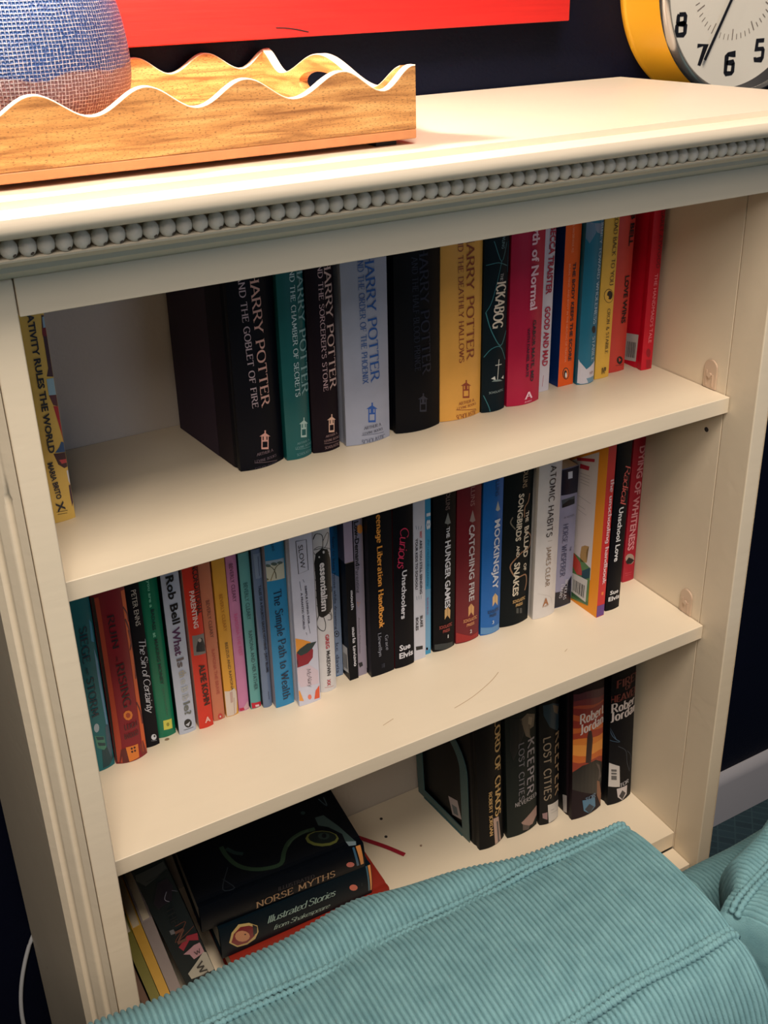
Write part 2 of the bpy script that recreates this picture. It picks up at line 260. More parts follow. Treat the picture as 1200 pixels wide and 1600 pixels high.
# ------------------------------------------------------------------ books
BOOKS = [
{'n': 'creativity', 'O': [0.0105, 0.1423, 0.0003], 'rot': [0.009, 0.0349], 'w': 0.0274, 'h': 0.23, 'dep': 0.148, 'kind': 'hard', 'col': (222, 184, 92), 'b': 0.002, 'side': (20, 40, 70), 't': [('v', 'ATIVITY RULES THE WORLD', 16.02, 194.72, 15.54, 68.23, 5.35, 'cond', (25, 28, 45), 'CRE'), ('v', 'MARIA BRITO', 12.37, 59.92, 15.5, 23.12, 4.53, 'cond', (25, 28, 45), ''), ('v', 'X', 15.0, 19.65, 16.31, 10.64, 6.56, 'bold', (25, 28, 45), '')], 'd': [('s', 'poly', [(25.17, 192.12), (29.32, 191.39), (30.63, 172.43), (28.23, 136.56), (21.65, 138.37), (26.67, 153.17), (23.47, 175.77)], (70, 40, 55), 0, 0), ('s', 'poly', [(25.61, 190.1), (29.0, 190.47), (28.49, 180.75), (25.17, 180.97)], (150, 180, 205), 0, 1), ('s', 'poly', [(23.91, 181.2), (28.8, 180.3), (28.81, 172.78), (23.78, 174.13)], (120, 30, 45), 0, 1), ('s', 'poly', [(20.93, 136.07), (28.27, 135.53), (28.32, 120.01), (20.83, 121.26)], (150, 185, 205), 0, 0), ('s', 'poly', [(20.83, 121.26), (28.5, 119.97), (28.29, 109.14), (23.24, 111.55)], (95, 50, 60), 0, 0), ('s', 'poly', [(23.12, 110.74), (28.48, 109.09), (28.0, 74.41), (26.71, 81.85)], (175, 35, 50), 0, 0), ('s', 'poly', [(25.12, 76.21), (28.47, 74.94), (28.72, 65.52), (18.18, 67.56), (22.47, 71.46)], (40, 80, 130), 0, 0), ('s', 'poly', [(16.74, 67.06), (28.69, 65.31), (28.69, 51.23), (24.22, 50.65), (19.43, 55.88)], (60, 20, 35), 0, 0), ('s', 'poly', [(20.8, 59.9), (28.94, 58.67), (28.84, 55.17), (22.54, 55.5)], (190, 60, 70), 0, 1), ('s', 'poly', [(25.78, 47.58), (28.62, 47.93), (28.98, 33.32), (26.14, 37.46)], (220, 220, 225), 0, 0), ('s', 'poly', [(25.73, 33.09), (28.98, 33.32), (28.1, 15.45), (25.93, 11.5), (25.51, 23.0)], (60, 30, 60), 0, 0), ('s', 'line', [(11.3, 10.73), (21.21, 9.67)], (60, 50, 30), 0.5, 0), ('s', 'line', [(11.95, 8.26), (20.45, 7.14)], (60, 50, 30), 0.4, 0)], 'label': 'yellow book with dark collage edge, alone at the far left of the upper shelf', 'name': 'hardcover_book', 'group': 'books standing on the upper shelf', 'm': {}},
{'n': 'goblet', 'O': [0.2013, 0.1501, 0.0005], 'rot': [0.009, 0.1222], 'w': 0.0488, 'h': 0.236, 'dep': 0.136, 'kind': 'hard', 'col': (12, 14, 32), 'b': 0.006, 'side': (40, 20, 42), 't': [('v', 'ARRY POTTER', 26.55, 185.33, 29.35, 64.9, 9.34, 'serif', (214, 168, 158), 'H'), ('v', 'ND THE GOBLET OF FIRE', 13.56, 189.69, 18.04, 65.12, 5.89, 'serif', (190, 170, 180), 'A'), ('h', 'ARTHUR A.', 25.37, 15.77, 18.91, 2.96, 'serif', (120, 100, 110)), ('h', 'LEVINE BOOKS', 25.56, 8.72, 24.65, 2.75, 'serif', (100, 85, 100)), ('h', 'SCHOLASTIC', 25.41, 0.32, 24.73, 3.69, 'serif', (70, 60, 80))], 'd': [('s', 'poly', [(20.08, 34.19), (26.46, 36.45), (32.3, 30.8)], (214, 160, 150), 0, 0), ('s', 'poly', [(26.04, 39.08), (27.57, 38.67), (27.34, 35.71), (25.82, 36.13)], (214, 160, 150), 0, 0), ('s', 'poly', [(22.2, 33.6), (23.42, 33.26), (22.38, 19.87), (21.16, 20.22)], (214, 160, 150), 0, 0), ('s', 'poly', [(28.92, 31.74), (30.14, 31.4), (29.14, 17.94), (27.9, 18.3)], (214, 160, 150), 0, 0), ('s', 'poly', [(21.61, 21.92), (28.99, 20.23), (28.83, 18.03), (21.47, 20.13)], (214, 160, 150), 0, 0), ('s', 'poly', [(22.2, 29.56), (29.58, 28.01), (29.44, 26.22), (22.08, 28.08)], (214, 160, 150), 0, 0), ('s', 'poly', [(24.64, 32.92), (27.69, 32.08), (27.35, 27.61), (24.29, 28.47)], (214, 160, 150), 0, 0), ('s', 'line', [(13.16, 7.23), (39.02, 2.43)], (110, 90, 100), 0.5, 0)], 'label': 'thickest black hardcover with copper lettering, first after the gap on the upper shelf', 'name': 'hardcover_book', 'group': 'books standing on the upper shelf', 'm': {'board': 0.045}},
{'n': 'chamber', 'O': [0.2504, 0.1489, 0.0004], 'rot': [0.009, 0.1047], 'w': 0.0285, 'h': 0.236, 'dep': 0.142, 'kind': 'hard', 'col': (14, 90, 92), 'b': 0.004, 'side': None, 't': [('v', 'ARRY POTTER', 24.55, 186.55, 23.22, 68.26, 8.79, 'serif', (130, 172, 176), 'H'), ('v', 'D THE CHAMBER OF SECRETS', 14.69, 187.84, 13.91, 67.14, 5.02, 'serif', (190, 214, 220), 'AN'), ('h', 'ARTHUR A.', 17.98, 17.02, 15.64, 2.31, 'serif', (110, 150, 155)), ('h', 'LEVINE BOOKS', 18.46, 12.65, 20.57, 2.32, 'serif', (110, 150, 155)), ('h', 'SCHOLASTIC', 18.51, 5.06, 18.67, 2.8, 'serif', (110, 150, 155))], 'd': [('s', 'poly', [(13.79, 37.51), (19.6, 40.24), (24.96, 34.57)], (170, 200, 196), 0, 0), ('s', 'poly', [(19.2, 43.0), (20.59, 42.64), (20.41, 39.5), (19.01, 39.86)], (170, 200, 196), 0, 0), ('s', 'poly', [(15.73, 37.0), (16.84, 36.71), (15.99, 22.49), (14.87, 22.79)], (170, 200, 196), 0, 0), ('s', 'poly', [(21.87, 35.39), (22.99, 35.09), (22.17, 20.81), (21.04, 21.12)], (170, 200, 196), 0, 0), ('s', 'poly', [(15.26, 24.62), (22.02, 23.22), (21.88, 20.89), (15.15, 22.72)], (170, 200, 196), 0, 0), ('s', 'poly', [(15.75, 32.73), (22.5, 31.48), (22.39, 29.58), (15.66, 31.16)], (170, 200, 196), 0, 0), ('s', 'poly', [(17.96, 36.41), (20.75, 35.68), (20.47, 30.94), (17.68, 31.69)], (170, 200, 196), 0, 0), ('s', 'line', [(8.45, 10.96), (27.73, 8.42)], (110, 150, 155), 0.4, 0)], 'label': 'teal green hardcover with silver lettering between the two darkest lettered hardcovers, upper shelf', 'name': 'hardcover_book', 'group': 'books standing on the upper shelf', 'm': {}},
{'n': 'stone', 'O': [0.28, 0.1503, 0.0004], 'rot': [0.009, 0.0262], 'w': 0.0302, 'h': 0.236, 'dep': 0.143, 'kind': 'hard', 'col': (36, 16, 34), 'b': 0.004, 'side': (60, 16, 34), 't': [('v', 'ARRY POTTER', 22.86, 186.42, 24.23, 67.45, 8.2, 'serif', (206, 176, 170), 'H'), ('v', "D THE SORCERER'S STONE", 14.48, 187.29, 15.07, 66.22, 4.96, 'serif', (190, 160, 165), 'AN'), ('h', 'ARTHUR A.', 20.05, 17.12, 14.51, 2.35, 'serif', (150, 120, 120)), ('h', 'LEVINE BOOKS', 20.32, 12.29, 18.91, 2.36, 'serif', (150, 120, 120)), ('h', 'SCHOLASTIC', 19.98, 4.73, 17.5, 2.85, 'serif', (150, 120, 120))], 'd': [('s', 'poly', [(15.25, 34.45), (20.7, 37.11), (25.84, 31.98)], (220, 180, 160), 0, 0), ('s', 'poly', [(20.29, 39.66), (21.61, 39.36), (21.48, 36.44), (20.15, 36.75)], (220, 180, 160), 0, 0), ('s', 'poly', [(17.1, 34.02), (18.15, 33.77), (17.54, 20.56), (16.48, 20.82)], (220, 180, 160), 0, 0), ('s', 'poly', [(22.91, 32.66), (23.97, 32.42), (23.39, 19.16), (22.33, 19.42)], (220, 180, 160), 0, 0), ('s', 'poly', [(16.83, 22.52), (23.22, 21.39), (23.13, 19.22), (16.75, 20.75)], (220, 180, 160), 0, 0), ('s', 'poly', [(17.18, 30.06), (23.56, 29.05), (23.48, 27.29), (17.11, 28.59)], (220, 180, 160), 0, 0), ('s', 'poly', [(19.21, 33.53), (21.85, 32.91), (21.66, 28.51), (19.01, 29.13)], (220, 180, 160), 0, 0), ('s', 'line', [(10.91, 9.36), (29.48, 7.66)], (150, 120, 120), 0.4, 0)], 'label': 'narrow plum-black hardcover with pink lettering, between the teal green and the grey hardcover', 'name': 'hardcover_book', 'group': 'books standing on the upper shelf', 'm': {}},
{'n': 'phoenix', 'O': [0.316, 0.1471, 0.0006], 'rot': [0.009, 0.0], 'w': 0.0507, 'h': 0.236, 'dep': 0.143, 'kind': 'hard', 'col': (158, 164, 184), 'b': 0.005, 'side': None, 't': [('v', 'ARRY POTTER', 29.28, 186.88, 32.67, 67.43, 10.28, 'serif', (30, 84, 160), 'H'), ('v', 'D THE ORDER OF THE PHOENIX', 19.52, 186.82, 21.4, 66.48, 6.01, 'serif', (40, 84, 150), 'AN'), ('h', 'ARTHUR A.', 28.86, 17.78, 20.84, 3.35, 'serif', (60, 66, 90)), ('h', 'LEVINE BOOKS', 28.7, 12.04, 23.86, 2.64, 'serif', (60, 66, 90)), ('h', 'SCHOLASTIC', 29.45, 2.67, 27.96, 4.84, 'serif', (90, 96, 120))], 'd': [('s', 'poly', [(21.53, 38.47), (28.27, 41.35), (34.82, 35.58)], (24, 84, 170), 0, 0), ('s', 'poly', [(27.68, 44.19), (29.34, 43.83), (29.25, 40.6), (27.59, 40.96)], (24, 84, 170), 0, 0), ('s', 'poly', [(23.84, 37.97), (25.16, 37.68), (24.74, 23.02), (23.41, 23.32)], (24, 84, 170), 0, 0), ('s', 'poly', [(31.14, 36.38), (32.48, 36.09), (32.09, 21.37), (30.75, 21.67)], (24, 84, 170), 0, 0), ('s', 'poly', [(23.8, 25.21), (31.82, 23.85), (31.76, 21.44), (23.74, 23.24)], (24, 84, 170), 0, 0), ('s', 'poly', [(24.04, 33.57), (32.04, 32.36), (31.99, 30.4), (24.0, 31.95)], (24, 84, 170), 0, 0), ('s', 'poly', [(26.49, 37.39), (29.81, 36.67), (29.68, 31.79), (26.35, 32.52)], (24, 84, 170), 0, 0), ('s', 'line', [(15.7, 9.98), (42.43, 7.43)], (90, 96, 120), 0.5, 0)], 'label': 'thick light grey hardcover with blue lettering on the upper shelf', 'name': 'hardcover_book', 'group': 'books standing on the upper shelf', 'm': {}},
{'n': 'prince', 'O': [0.3743, 0.147, 0.0006], 'rot': [0.009, 0.0], 'w': 0.0532, 'h': 0.236, 'dep': 0.143, 'kind': 'hard', 'col': (8, 9, 20), 'b': 0.006, 'side': None, 't': [('v', 'ARRY POTTER', 30.71, 185.53, 34.12, 63.38, 10.36, 'serif', (14, 22, 46), 'H'), ('v', 'AND THE HALF-BLOOD PRINCE', 20.45, 187.39, 23.36, 67.87, 6.34, 'serif', (12, 18, 40), '')], 'd': [('s', 'poly', [(23.36, 36.23), (29.85, 39.0), (36.34, 33.47)], (16, 26, 50), 0, 0), ('s', 'poly', [(29.22, 41.72), (30.84, 41.38), (30.82, 38.28), (29.2, 38.62)], (16, 26, 50), 0, 0), ('s', 'poly', [(25.62, 35.75), (26.91, 35.47), (26.81, 21.42), (25.51, 21.7)], (16, 26, 50), 0, 0), ('s', 'poly', [(32.75, 34.23), (34.06, 33.96), (34.0, 19.85), (32.69, 20.13)], (16, 26, 50), 0, 0), ('s', 'poly', [(25.85, 23.51), (33.68, 22.23), (33.67, 19.92), (25.84, 21.63)], (16, 26, 50), 0, 0), ('s', 'poly', [(25.91, 31.53), (33.71, 30.38), (33.71, 28.51), (25.9, 29.97)], (16, 26, 50), 0, 0), ('s', 'poly', [(28.21, 35.2), (31.45, 34.51), (31.43, 29.83), (28.18, 30.53)], (16, 26, 50), 0, 0)], 'label': 'thick black hardcover with barely legible navy lettering, right of the light grey hardcover', 'name': 'hardcover_book', 'group': 'books standing on the upper shelf', 'm': {}},
{'n': 'hallows', 'O': [0.4293, 0.1488, 0.0006], 'rot': [0.009, 0.0], 'w': 0.0512, 'h': 0.236, 'dep': 0.143, 'kind': 'hard', 'col': (232, 170, 78), 'b': 0.005, 'side': None, 't': [('v', 'ARRY POTTER', 32.94, 190.19, 34.89, 67.27, 9.79, 'serif', (140, 66, 40), 'H'), ('v', 'D THE DEATHLY HALLOWS', 20.84, 190.44, 23.64, 65.14, 5.91, 'serif', (140, 66, 40), 'AN'), ('h', 'ARTHUR A.', 31.35, 18.37, 21.32, 3.41, 'serif', (140, 66, 40)), ('h', 'LEVINE BOOKS', 31.42, 13.38, 25.41, 2.63, 'serif', (140, 66, 40)), ('h', 'SCHOLASTIC', 31.57, 2.81, 27.24, 5.85, 'serif', (140, 66, 40))], 'd': [('s', 'poly', [(23.1, 38.51), (29.88, 41.24), (36.82, 35.69)], (150, 62, 34), 0, 0), ('s', 'poly', [(29.16, 43.95), (30.87, 43.61), (30.92, 40.51), (29.21, 40.86)], (150, 62, 34), 0, 0), ('s', 'poly', [(25.49, 38.02), (26.86, 37.74), (27.04, 23.72), (25.66, 24.01)], (150, 62, 34), 0, 0), ('s', 'poly', [(33.03, 36.47), (34.41, 36.19), (34.63, 22.12), (33.24, 22.41)], (150, 62, 34), 0, 0), ('s', 'poly', [(25.98, 25.82), (34.25, 24.49), (34.28, 22.19), (26.01, 23.94)], (150, 62, 34), 0, 0), ('s', 'poly', [(25.88, 33.81), (34.12, 32.63), (34.15, 30.75), (25.9, 32.26)], (150, 62, 34), 0, 0), ('s', 'poly', [(28.23, 37.46), (31.66, 36.75), (31.73, 32.09), (28.29, 32.8)], (150, 62, 34), 0, 0), ('s', 'line', [(17.7, 11.64), (44.86, 6.25)], (140, 66, 40), 0.6, 0)], 'label': 'thick orange-yellow hardcover with dark red lettering on the upper shelf', 'name': 'hardcover_book', 'group': 'books standing on the upper shelf', 'm': {}},
{'n': 'ickabog', 'O': [0.4809, 0.146, 0.0004], 'rot': [0.009, 0.0], 'w': 0.0301, 'h': 0.236, 'dep': 0.143, 'kind': 'hard', 'col': (10, 42, 56), 'b': 0.004, 'side': (6, 10, 20), 't': [('v', 'NG', 20.43, 186.87, 20.07, 180.59, 3.93, 'sans', (110, 150, 160), 'J.K. ROWLI'), ('v', 'THE', 19.76, 154.55, 19.15, 146.71, 3.69, 'serif', (190, 190, 190), ''), ('v', 'ICKABOG', 19.76, 145.42, 15.83, 95.76, 12.58, 'serifb', (226, 214, 196), ''), ('h', 'SCHOLASTIC', 16.75, 23.05, 19.56, 2.65, 'sans', (150, 170, 170))], 'd': [('s', 'line', [(9.25, 189.52), (19.09, 167.04), (26.04, 186.12)], (50, 120, 130), 0.8, 0), ('s', 'line', [(1.59, 164.81), (14.91, 166.45), (27.74, 161.03)], (50, 120, 130), 0.8, 0), ('s', 'line', [(19.09, 167.04), (8.96, 127.73), (2.25, 114.17)], (50, 120, 130), 0.7, 0), ('s', 'line', [(2.25, 114.17), (8.45, 93.31), (20.49, 74.78), (29.31, 89.63)], (60, 130, 140), 1.0, 0), ('s', 'line', [(1.15, 64.43), (8.98, 73.11), (20.53, 73.5), (29.26, 56.5)], (60, 130, 140), 0.8, 0), ('s', 'line', [(1.58, 20.44), (7.79, 5.92), (9.77, -2.51)], (50, 120, 130), 0.8, 0), ('s', 'line', [(29.67, 186.81), (28.85, 153.68)], (40, 100, 115), 0.8, 0), ('s', 'line', [(18.91, 59.77), (17.54, 36.77)], (215, 220, 215), 0.8, 0), ('s', 'line', [(14.13, 53.75), (22.91, 53.08)], (215, 220, 215), 0.8, 0), ('s', 'poly', [(9.28, 39.21), (13.89, 41.4), (15.2, 36.46)], (210, 215, 210), 0, 0), ('s', 'poly', [(23.41, 36.89), (26.88, 39.32), (27.01, 35.12)], (210, 215, 210), 0, 0), ('s', 'poly', [(9.96, 35.69), (25.3, 33.37), (21.08, 36.05), (13.42, 37.34)], (120, 140, 140), 0, 0)], 'label': 'dark teal hardcover crossed by pale vine lines on the upper shelf', 'name': 'hardcover_book', 'group': 'books standing on the upper shelf', 'm': {}},
{'n': 'normal', 'O': [0.5138, 0.1453, 0.0005], 'rot': [0.009, 0.0], 'w': 0.0434, 'h': 0.236, 'dep': 0.143, 'kind': 'hard', 'col': (178, 16, 62), 'b': 0.005, 'side': None, 't': [('v', 'th of Normal', 27.92, 191.88, 28.04, 108.62, 9.88, 'bold', (238, 196, 212), 'The My'), ('v', 'GABOR MATE, MD', 30.38, 96.64, 29.74, 25.62, 4.51, 'bold', (40, 10, 40), ''), ('v', 'WITH DANIEL MATE', 22.42, 88.63, 22.77, 32.33, 3.29, 'bold', (60, 10, 45), ''), ('h', 'A', 25.86, 10.1, 8.63, 8.16, 'serifb', (240, 200, 215)), ('h', 'AVERY', 25.56, 2.89, 10.5, 1.91, 'sans', (240, 180, 200))], 'd': [], 'label': 'thick crimson hardcover with white and black lettering on the upper shelf', 'name': 'hardcover_book', 'group': 'books standing on the upper shelf', 'm': {}},
{'n': 'goodmad', 'O': [0.5655, 0.1617, 0.0003], 'rot': [0.009, 0.0], 'w': 0.0181, 'h': 0.232, 'dep': 0.13, 'kind': 'hard', 'col': (206, 202, 214), 'b': 0.001, 'side': (170, 10, 60), 't': [('v', 'ECCA TRAISTER', 14.08, 185.35, 11.09, 114.8, 7.86, 'cond', (160, 16, 60), 'REB'), ('v', 'GOOD AND MAD', 10.92, 100.98, 10.34, 30.86, 7.45, 'cond', (170, 16, 62), '')], 'd': [('s', 'line', [(9.36, 19.66), (8.16, 6.22)], (170, 60, 90), 0.5, 0)], 'label': 'slim white hardcover with crimson capitals, between crimson and orange books', 'name': 'hardcover_book', 'group': 'books standing on the upper shelf', 'm': {}},
{'n': 'body', 'O': [0.5969, 0.1616, 0.0003], 'rot': [0.009, 0.0], 'w': 0.0216, 'h': 0.215, 'dep': 0.128, 'kind': 'paper', 'col': (234, 92, 22), 'b': 0, 'side': (10, 52, 116), 't': [('v', 'THE BODY KEEPS THE SCORE', 14.1, 144.88, 14.87, 29.61, 4.08, 'bold', (36, 24, 40), ''), ('v', 'BRAIN, MIND, AND BODY IN THE HEALING OF TRAUMA', 7.29, 144.85, 8.47, 29.21, 2.5, 'sans', (240, 160, 120), ''), ('v', 'BESSEL VAN DER KOLK, M.D.', 10.1, 194.53, 10.24, 156.24, 2.77, 'sans', (240, 170, 130), '')], 'd': [('s', 'poly', [(15.59, 13.8), (15.17, 10.15), (13.55, 7.73), (11.16, 7.21), (8.64, 8.72), (6.67, 11.85), (5.78, 15.75), (6.2, 19.38), (7.81, 21.78), (10.19, 22.3), (12.7, 20.82), (14.68, 17.71)], (30, 25, 30), 0, 0), ('s', 'poly', [(14.6, 14.0), (14.28, 10.88), (13.0, 8.8), (11.08, 8.34), (9.07, 9.6), (7.48, 12.24), (6.76, 15.56), (7.08, 18.66), (8.36, 20.72), (10.26, 21.19), (12.28, 19.95), (13.86, 17.32)], (236, 110, 40), 0, 1), ('s', 'poly', [(12.36, 13.61), (12.22, 11.15), (11.5, 9.48), (10.39, 9.03), (9.21, 9.94), (8.25, 11.95), (7.79, 14.53), (7.94, 16.98), (8.65, 18.65), (9.75, 19.09), (10.94, 18.2), (11.89, 16.19)], (30, 25, 30), 0, 2), ('s', 'poly', [(12.11, 12.56), (12.04, 10.91), (11.64, 9.78), (11.01, 9.46), (10.33, 10.04), (9.77, 11.37), (9.49, 13.08), (9.56, 14.72), (9.96, 15.86), (10.58, 16.17), (11.27, 15.6), (11.82, 14.27)], (235, 235, 235), 0, 3)], 'label': 'orange paperback with a dark blue side cover on the upper shelf', 'name': 'paperback_book', 'group': 'books standing on the upper shelf', 'm': {}},
{'n': 'journey', 'O': [0.62, 0.1562, 0.0003], 'rot': [0.009, 0.0], 'w': 0.0245, 'h': 0.22, 'dep': 0.13, 'kind': 'hard', 'col': (26, 112, 142), 'b': 0.004, 'side': None, 't': [('v', 'RNEY TOWARD WHOLENESS', 20.27, 185.03, 17.57, 71.91, 4.75, 'serif', (180, 205, 218), 'THE JOU'), ('v', 'STABILE', 17.76, 56.84, 18.1, 27.08, 4.62, 'serif', (170, 198, 212), ''), ('h', 'IVP', 17.24, 12.6, 6.01, 3.39, 'sans', (120, 60, 80))], 'd': [('s', 'poly', [(21.08, 64.33), (20.77, 62.1), (19.58, 60.64), (17.82, 60.34), (15.96, 61.28), (14.51, 63.21), (13.85, 65.6), (14.16, 67.82), (15.35, 69.28), (17.1, 69.58), (18.95, 68.65), (20.41, 66.73)], (14, 20, 30), 0, 0), ('s', 'poly', [(-4.96, 31.51), (1.74, 28.04), (9.6, 18.26), (16.87, 21.81), (23.48, 25.5), (25.08, -3.24), (18.76, -3.07), (3.72, 0.01), (-2.96, 2.21)], (206, 204, 214), 0, 0), ('s', 'poly', [(10.43, 7.01), (24.27, 7.02), (25.08, -3.24), (13.68, -1.47)], (110, 150, 175), 0, 1), ('s', 'poly', [(-3.05, 190.39), (8.82, 188.18), (11.21, 177.52), (4.33, 166.01), (-2.92, 171.93)], (96, 130, 160), 0, 0), ('s', 'poly', [(4.15, 188.76), (21.43, 186.12), (20.88, 173.79), (12.78, 177.32)], (120, 140, 165), 0, 0)], 'label': 'sky blue hardcover with white clouds at its foot, between orange and yellow books', 'name': 'hardcover_book', 'group': 'books standing on the upper shelf', 'm': {}},
{'n': 'road', 'O': [0.6475, 0.158, 0.0003], 'rot': [0.009, 0.0], 'w': 0.0207, 'h': 0.212, 'dep': 0.13, 'kind': 'hard', 'col': (222, 176, 70), 'b': 0.001, 'side': None, 't': [('v', 'OAD BACK TO YOU', 15.49, 187.39, 14.49, 111.94, 5.48, 'serif', (60, 50, 40), 'THE R'), ('v', 'CRON & STABILE', 13.29, 84.37, 14.3, 30.1, 4.33, 'serif', (60, 50, 40), ''), ('h', 'IVP', 12.04, 9.36, 6.81, 7.43, 'bold', (50, 42, 36))], 'd': [('s', 'poly', [(19.59, 98.5), (18.99, 94.35), (16.59, 91.63), (13.04, 91.07), (9.3, 92.81), (6.38, 96.38), (5.05, 100.82), (5.66, 104.93), (8.04, 107.63), (11.56, 108.2), (15.29, 106.49), (18.23, 102.94)], (90, 70, 30), 0, 0), ('s', 'poly', [(18.93, 98.6), (18.38, 94.85), (16.2, 92.38), (12.97, 91.87), (9.57, 93.46), (6.92, 96.69), (5.71, 100.71), (6.26, 104.44), (8.43, 106.88), (11.63, 107.4), (15.02, 105.85), (17.69, 102.63)], (222, 176, 70), 0, 1), ('s', 'poly', [(17.84, 99.84), (17.5, 97.24), (16.09, 95.53), (14.0, 95.16), (11.78, 96.22), (10.04, 98.44), (9.24, 101.2), (9.58, 103.78), (10.98, 105.49), (13.07, 105.86), (15.27, 104.81), (17.02, 102.61)], (14, 14, 18), 0, 2), ('s', 'poly', [(12.11, 98.11), (11.89, 97.08), (11.11, 96.43), (9.98, 96.33), (8.8, 96.81), (7.89, 97.73), (7.49, 98.85), (7.71, 99.87), (8.48, 100.51), (9.61, 100.62), (10.79, 100.15), (11.71, 99.23)], (222, 176, 70), 0, 3)], 'label': 'yellow book with a round black emblem on its spine, right of the sky blue book', 'name': 'hardcover_book', 'group': 'books standing on the upper shelf', 'm': {}},
{'n': 'lovewins', 'O': [0.6745, 0.1655, 0.0003], 'rot': [0.009, 0.0], 'w': 0.0238, 'h': 0.208, 'dep': 0.128, 'kind': 'hard', 'col': (198, 62, 52), 'b': 0.0015, 'side': (130, 14, 34), 't': [('v', 'BELL', 18.78, 178.0, 18.12, 151.41, 6.31, 'bold', (14, 12, 18), 'ROB '), ('v', 'LOVE WINS', 16.79, 117.32, 15.89, 59.73, 6.43, 'bold', (14, 12, 18), '')], 'd': [('s', 'poly', [(19.95, 12.9), (19.53, 10.43), (17.92, 8.87), (15.53, 8.64), (13.02, 9.82), (11.07, 12.06), (10.18, 14.78), (10.6, 17.24), (12.21, 18.79), (14.58, 19.02), (17.08, 17.87), (19.05, 15.63)], (14, 12, 18), 0, 0), ('s', 'poly', [(13.0, 17.63), (17.44, 13.95), (14.22, 11.74)], (198, 62, 52), 0, 1), ('s', 'line', [(9.07, 8.2), (20.84, 7.04)], (40, 20, 20), 0.5, 0)], 'label': 'brick red book with bold black capitals, between yellow and scarlet books', 'name': 'hardcover_book', 'group': 'books standing on the upper shelf', 'm': {}},
{'n': 'handmaid', 'O': [0.7125, 0.1516, 0.0002], 'rot': [0.009, -0.0262], 'w': 0.016, 'h': 0.212, 'dep': 0.14, 'kind': 'hard', 'col': (202, 14, 44), 'b': 0.001, 'side': None, 't': [('v', 'ARET ATWOOD', 11.59, 185.64, 11.01, 123.7, 5.6, 'sans', (96, 6, 28), 'MARG'), ('v', "THE HANDMAID'S TALE", 9.71, 117.54, 8.74, 33.84, 4.71, 'sans', (238, 150, 165), '')], 'd': [('s', 'poly', [(11.88, 20.35), (11.72, 17.55), (10.67, 15.66), (9.02, 15.21), (7.2, 16.3), (5.71, 18.64), (4.95, 21.6), (5.11, 24.38), (6.15, 26.25), (7.8, 26.71), (9.61, 25.64), (11.1, 23.31)], (150, 8, 34), 0, 0), ('s', 'poly', [(5.85, 12.95), (12.8, 11.68), (13.99, 0.62), (7.01, 1.93)], (160, 10, 36), 0, 0), ('l', 'poly', [(30.13, 38.37), (8.65, 42.32), (9.81, 8.1), (30.02, 4.62)], (205, 205, 205), 0, 0), ('l', 'poly', [(27.53, 28.79), (26.89, 28.9), (26.94, 9.25), (27.56, 9.14)], (30, 30, 35), 0, 1), ('l', 'poly', [(25.83, 29.1), (25.19, 29.21), (25.3, 9.53), (25.91, 9.43)], (30, 30, 35), 0, 1), ('l', 'poly', [(24.12, 29.4), (23.17, 29.58), (23.35, 9.87), (24.27, 9.71)], (30, 30, 35), 0, 1), ('l', 'poly', [(22.43, 29.71), (21.79, 29.83), (22.02, 10.1), (22.63, 10.0)], (30, 30, 35), 0, 1), ('l', 'poly', [(21.05, 29.96), (20.41, 30.07), (20.69, 10.33), (21.3, 10.23)], (30, 30, 35), 0, 1), ('l', 'poly', [(19.36, 30.27), (18.09, 30.49), (18.45, 10.72), (19.67, 10.51)], (30, 30, 35), 0, 1), ('l', 'poly', [(17.04, 30.68), (16.41, 30.8), (16.83, 11.01), (17.44, 10.9)], (30, 30, 35), 0, 1), ('l', 'poly', [(15.68, 30.93), (14.42, 31.16), (14.91, 11.34), (16.12, 11.13)], (30, 30, 35), 0, 1), ('l', 'poly', [(13.37, 31.35), (12.43, 31.52), (12.99, 11.67), (13.89, 11.52)], (30, 30, 35), 0, 1), ('l', 'poly', [(11.7, 31.65), (11.49, 31.69), (12.08, 11.83), (12.28, 11.8)], (30, 30, 35), 0, 1)], 'label': 'bright scarlet book with a white barcode sticker on its side cover', 'name': 'hardcover_book', 'group': 'books standing on the upper shelf', 'm': {}},
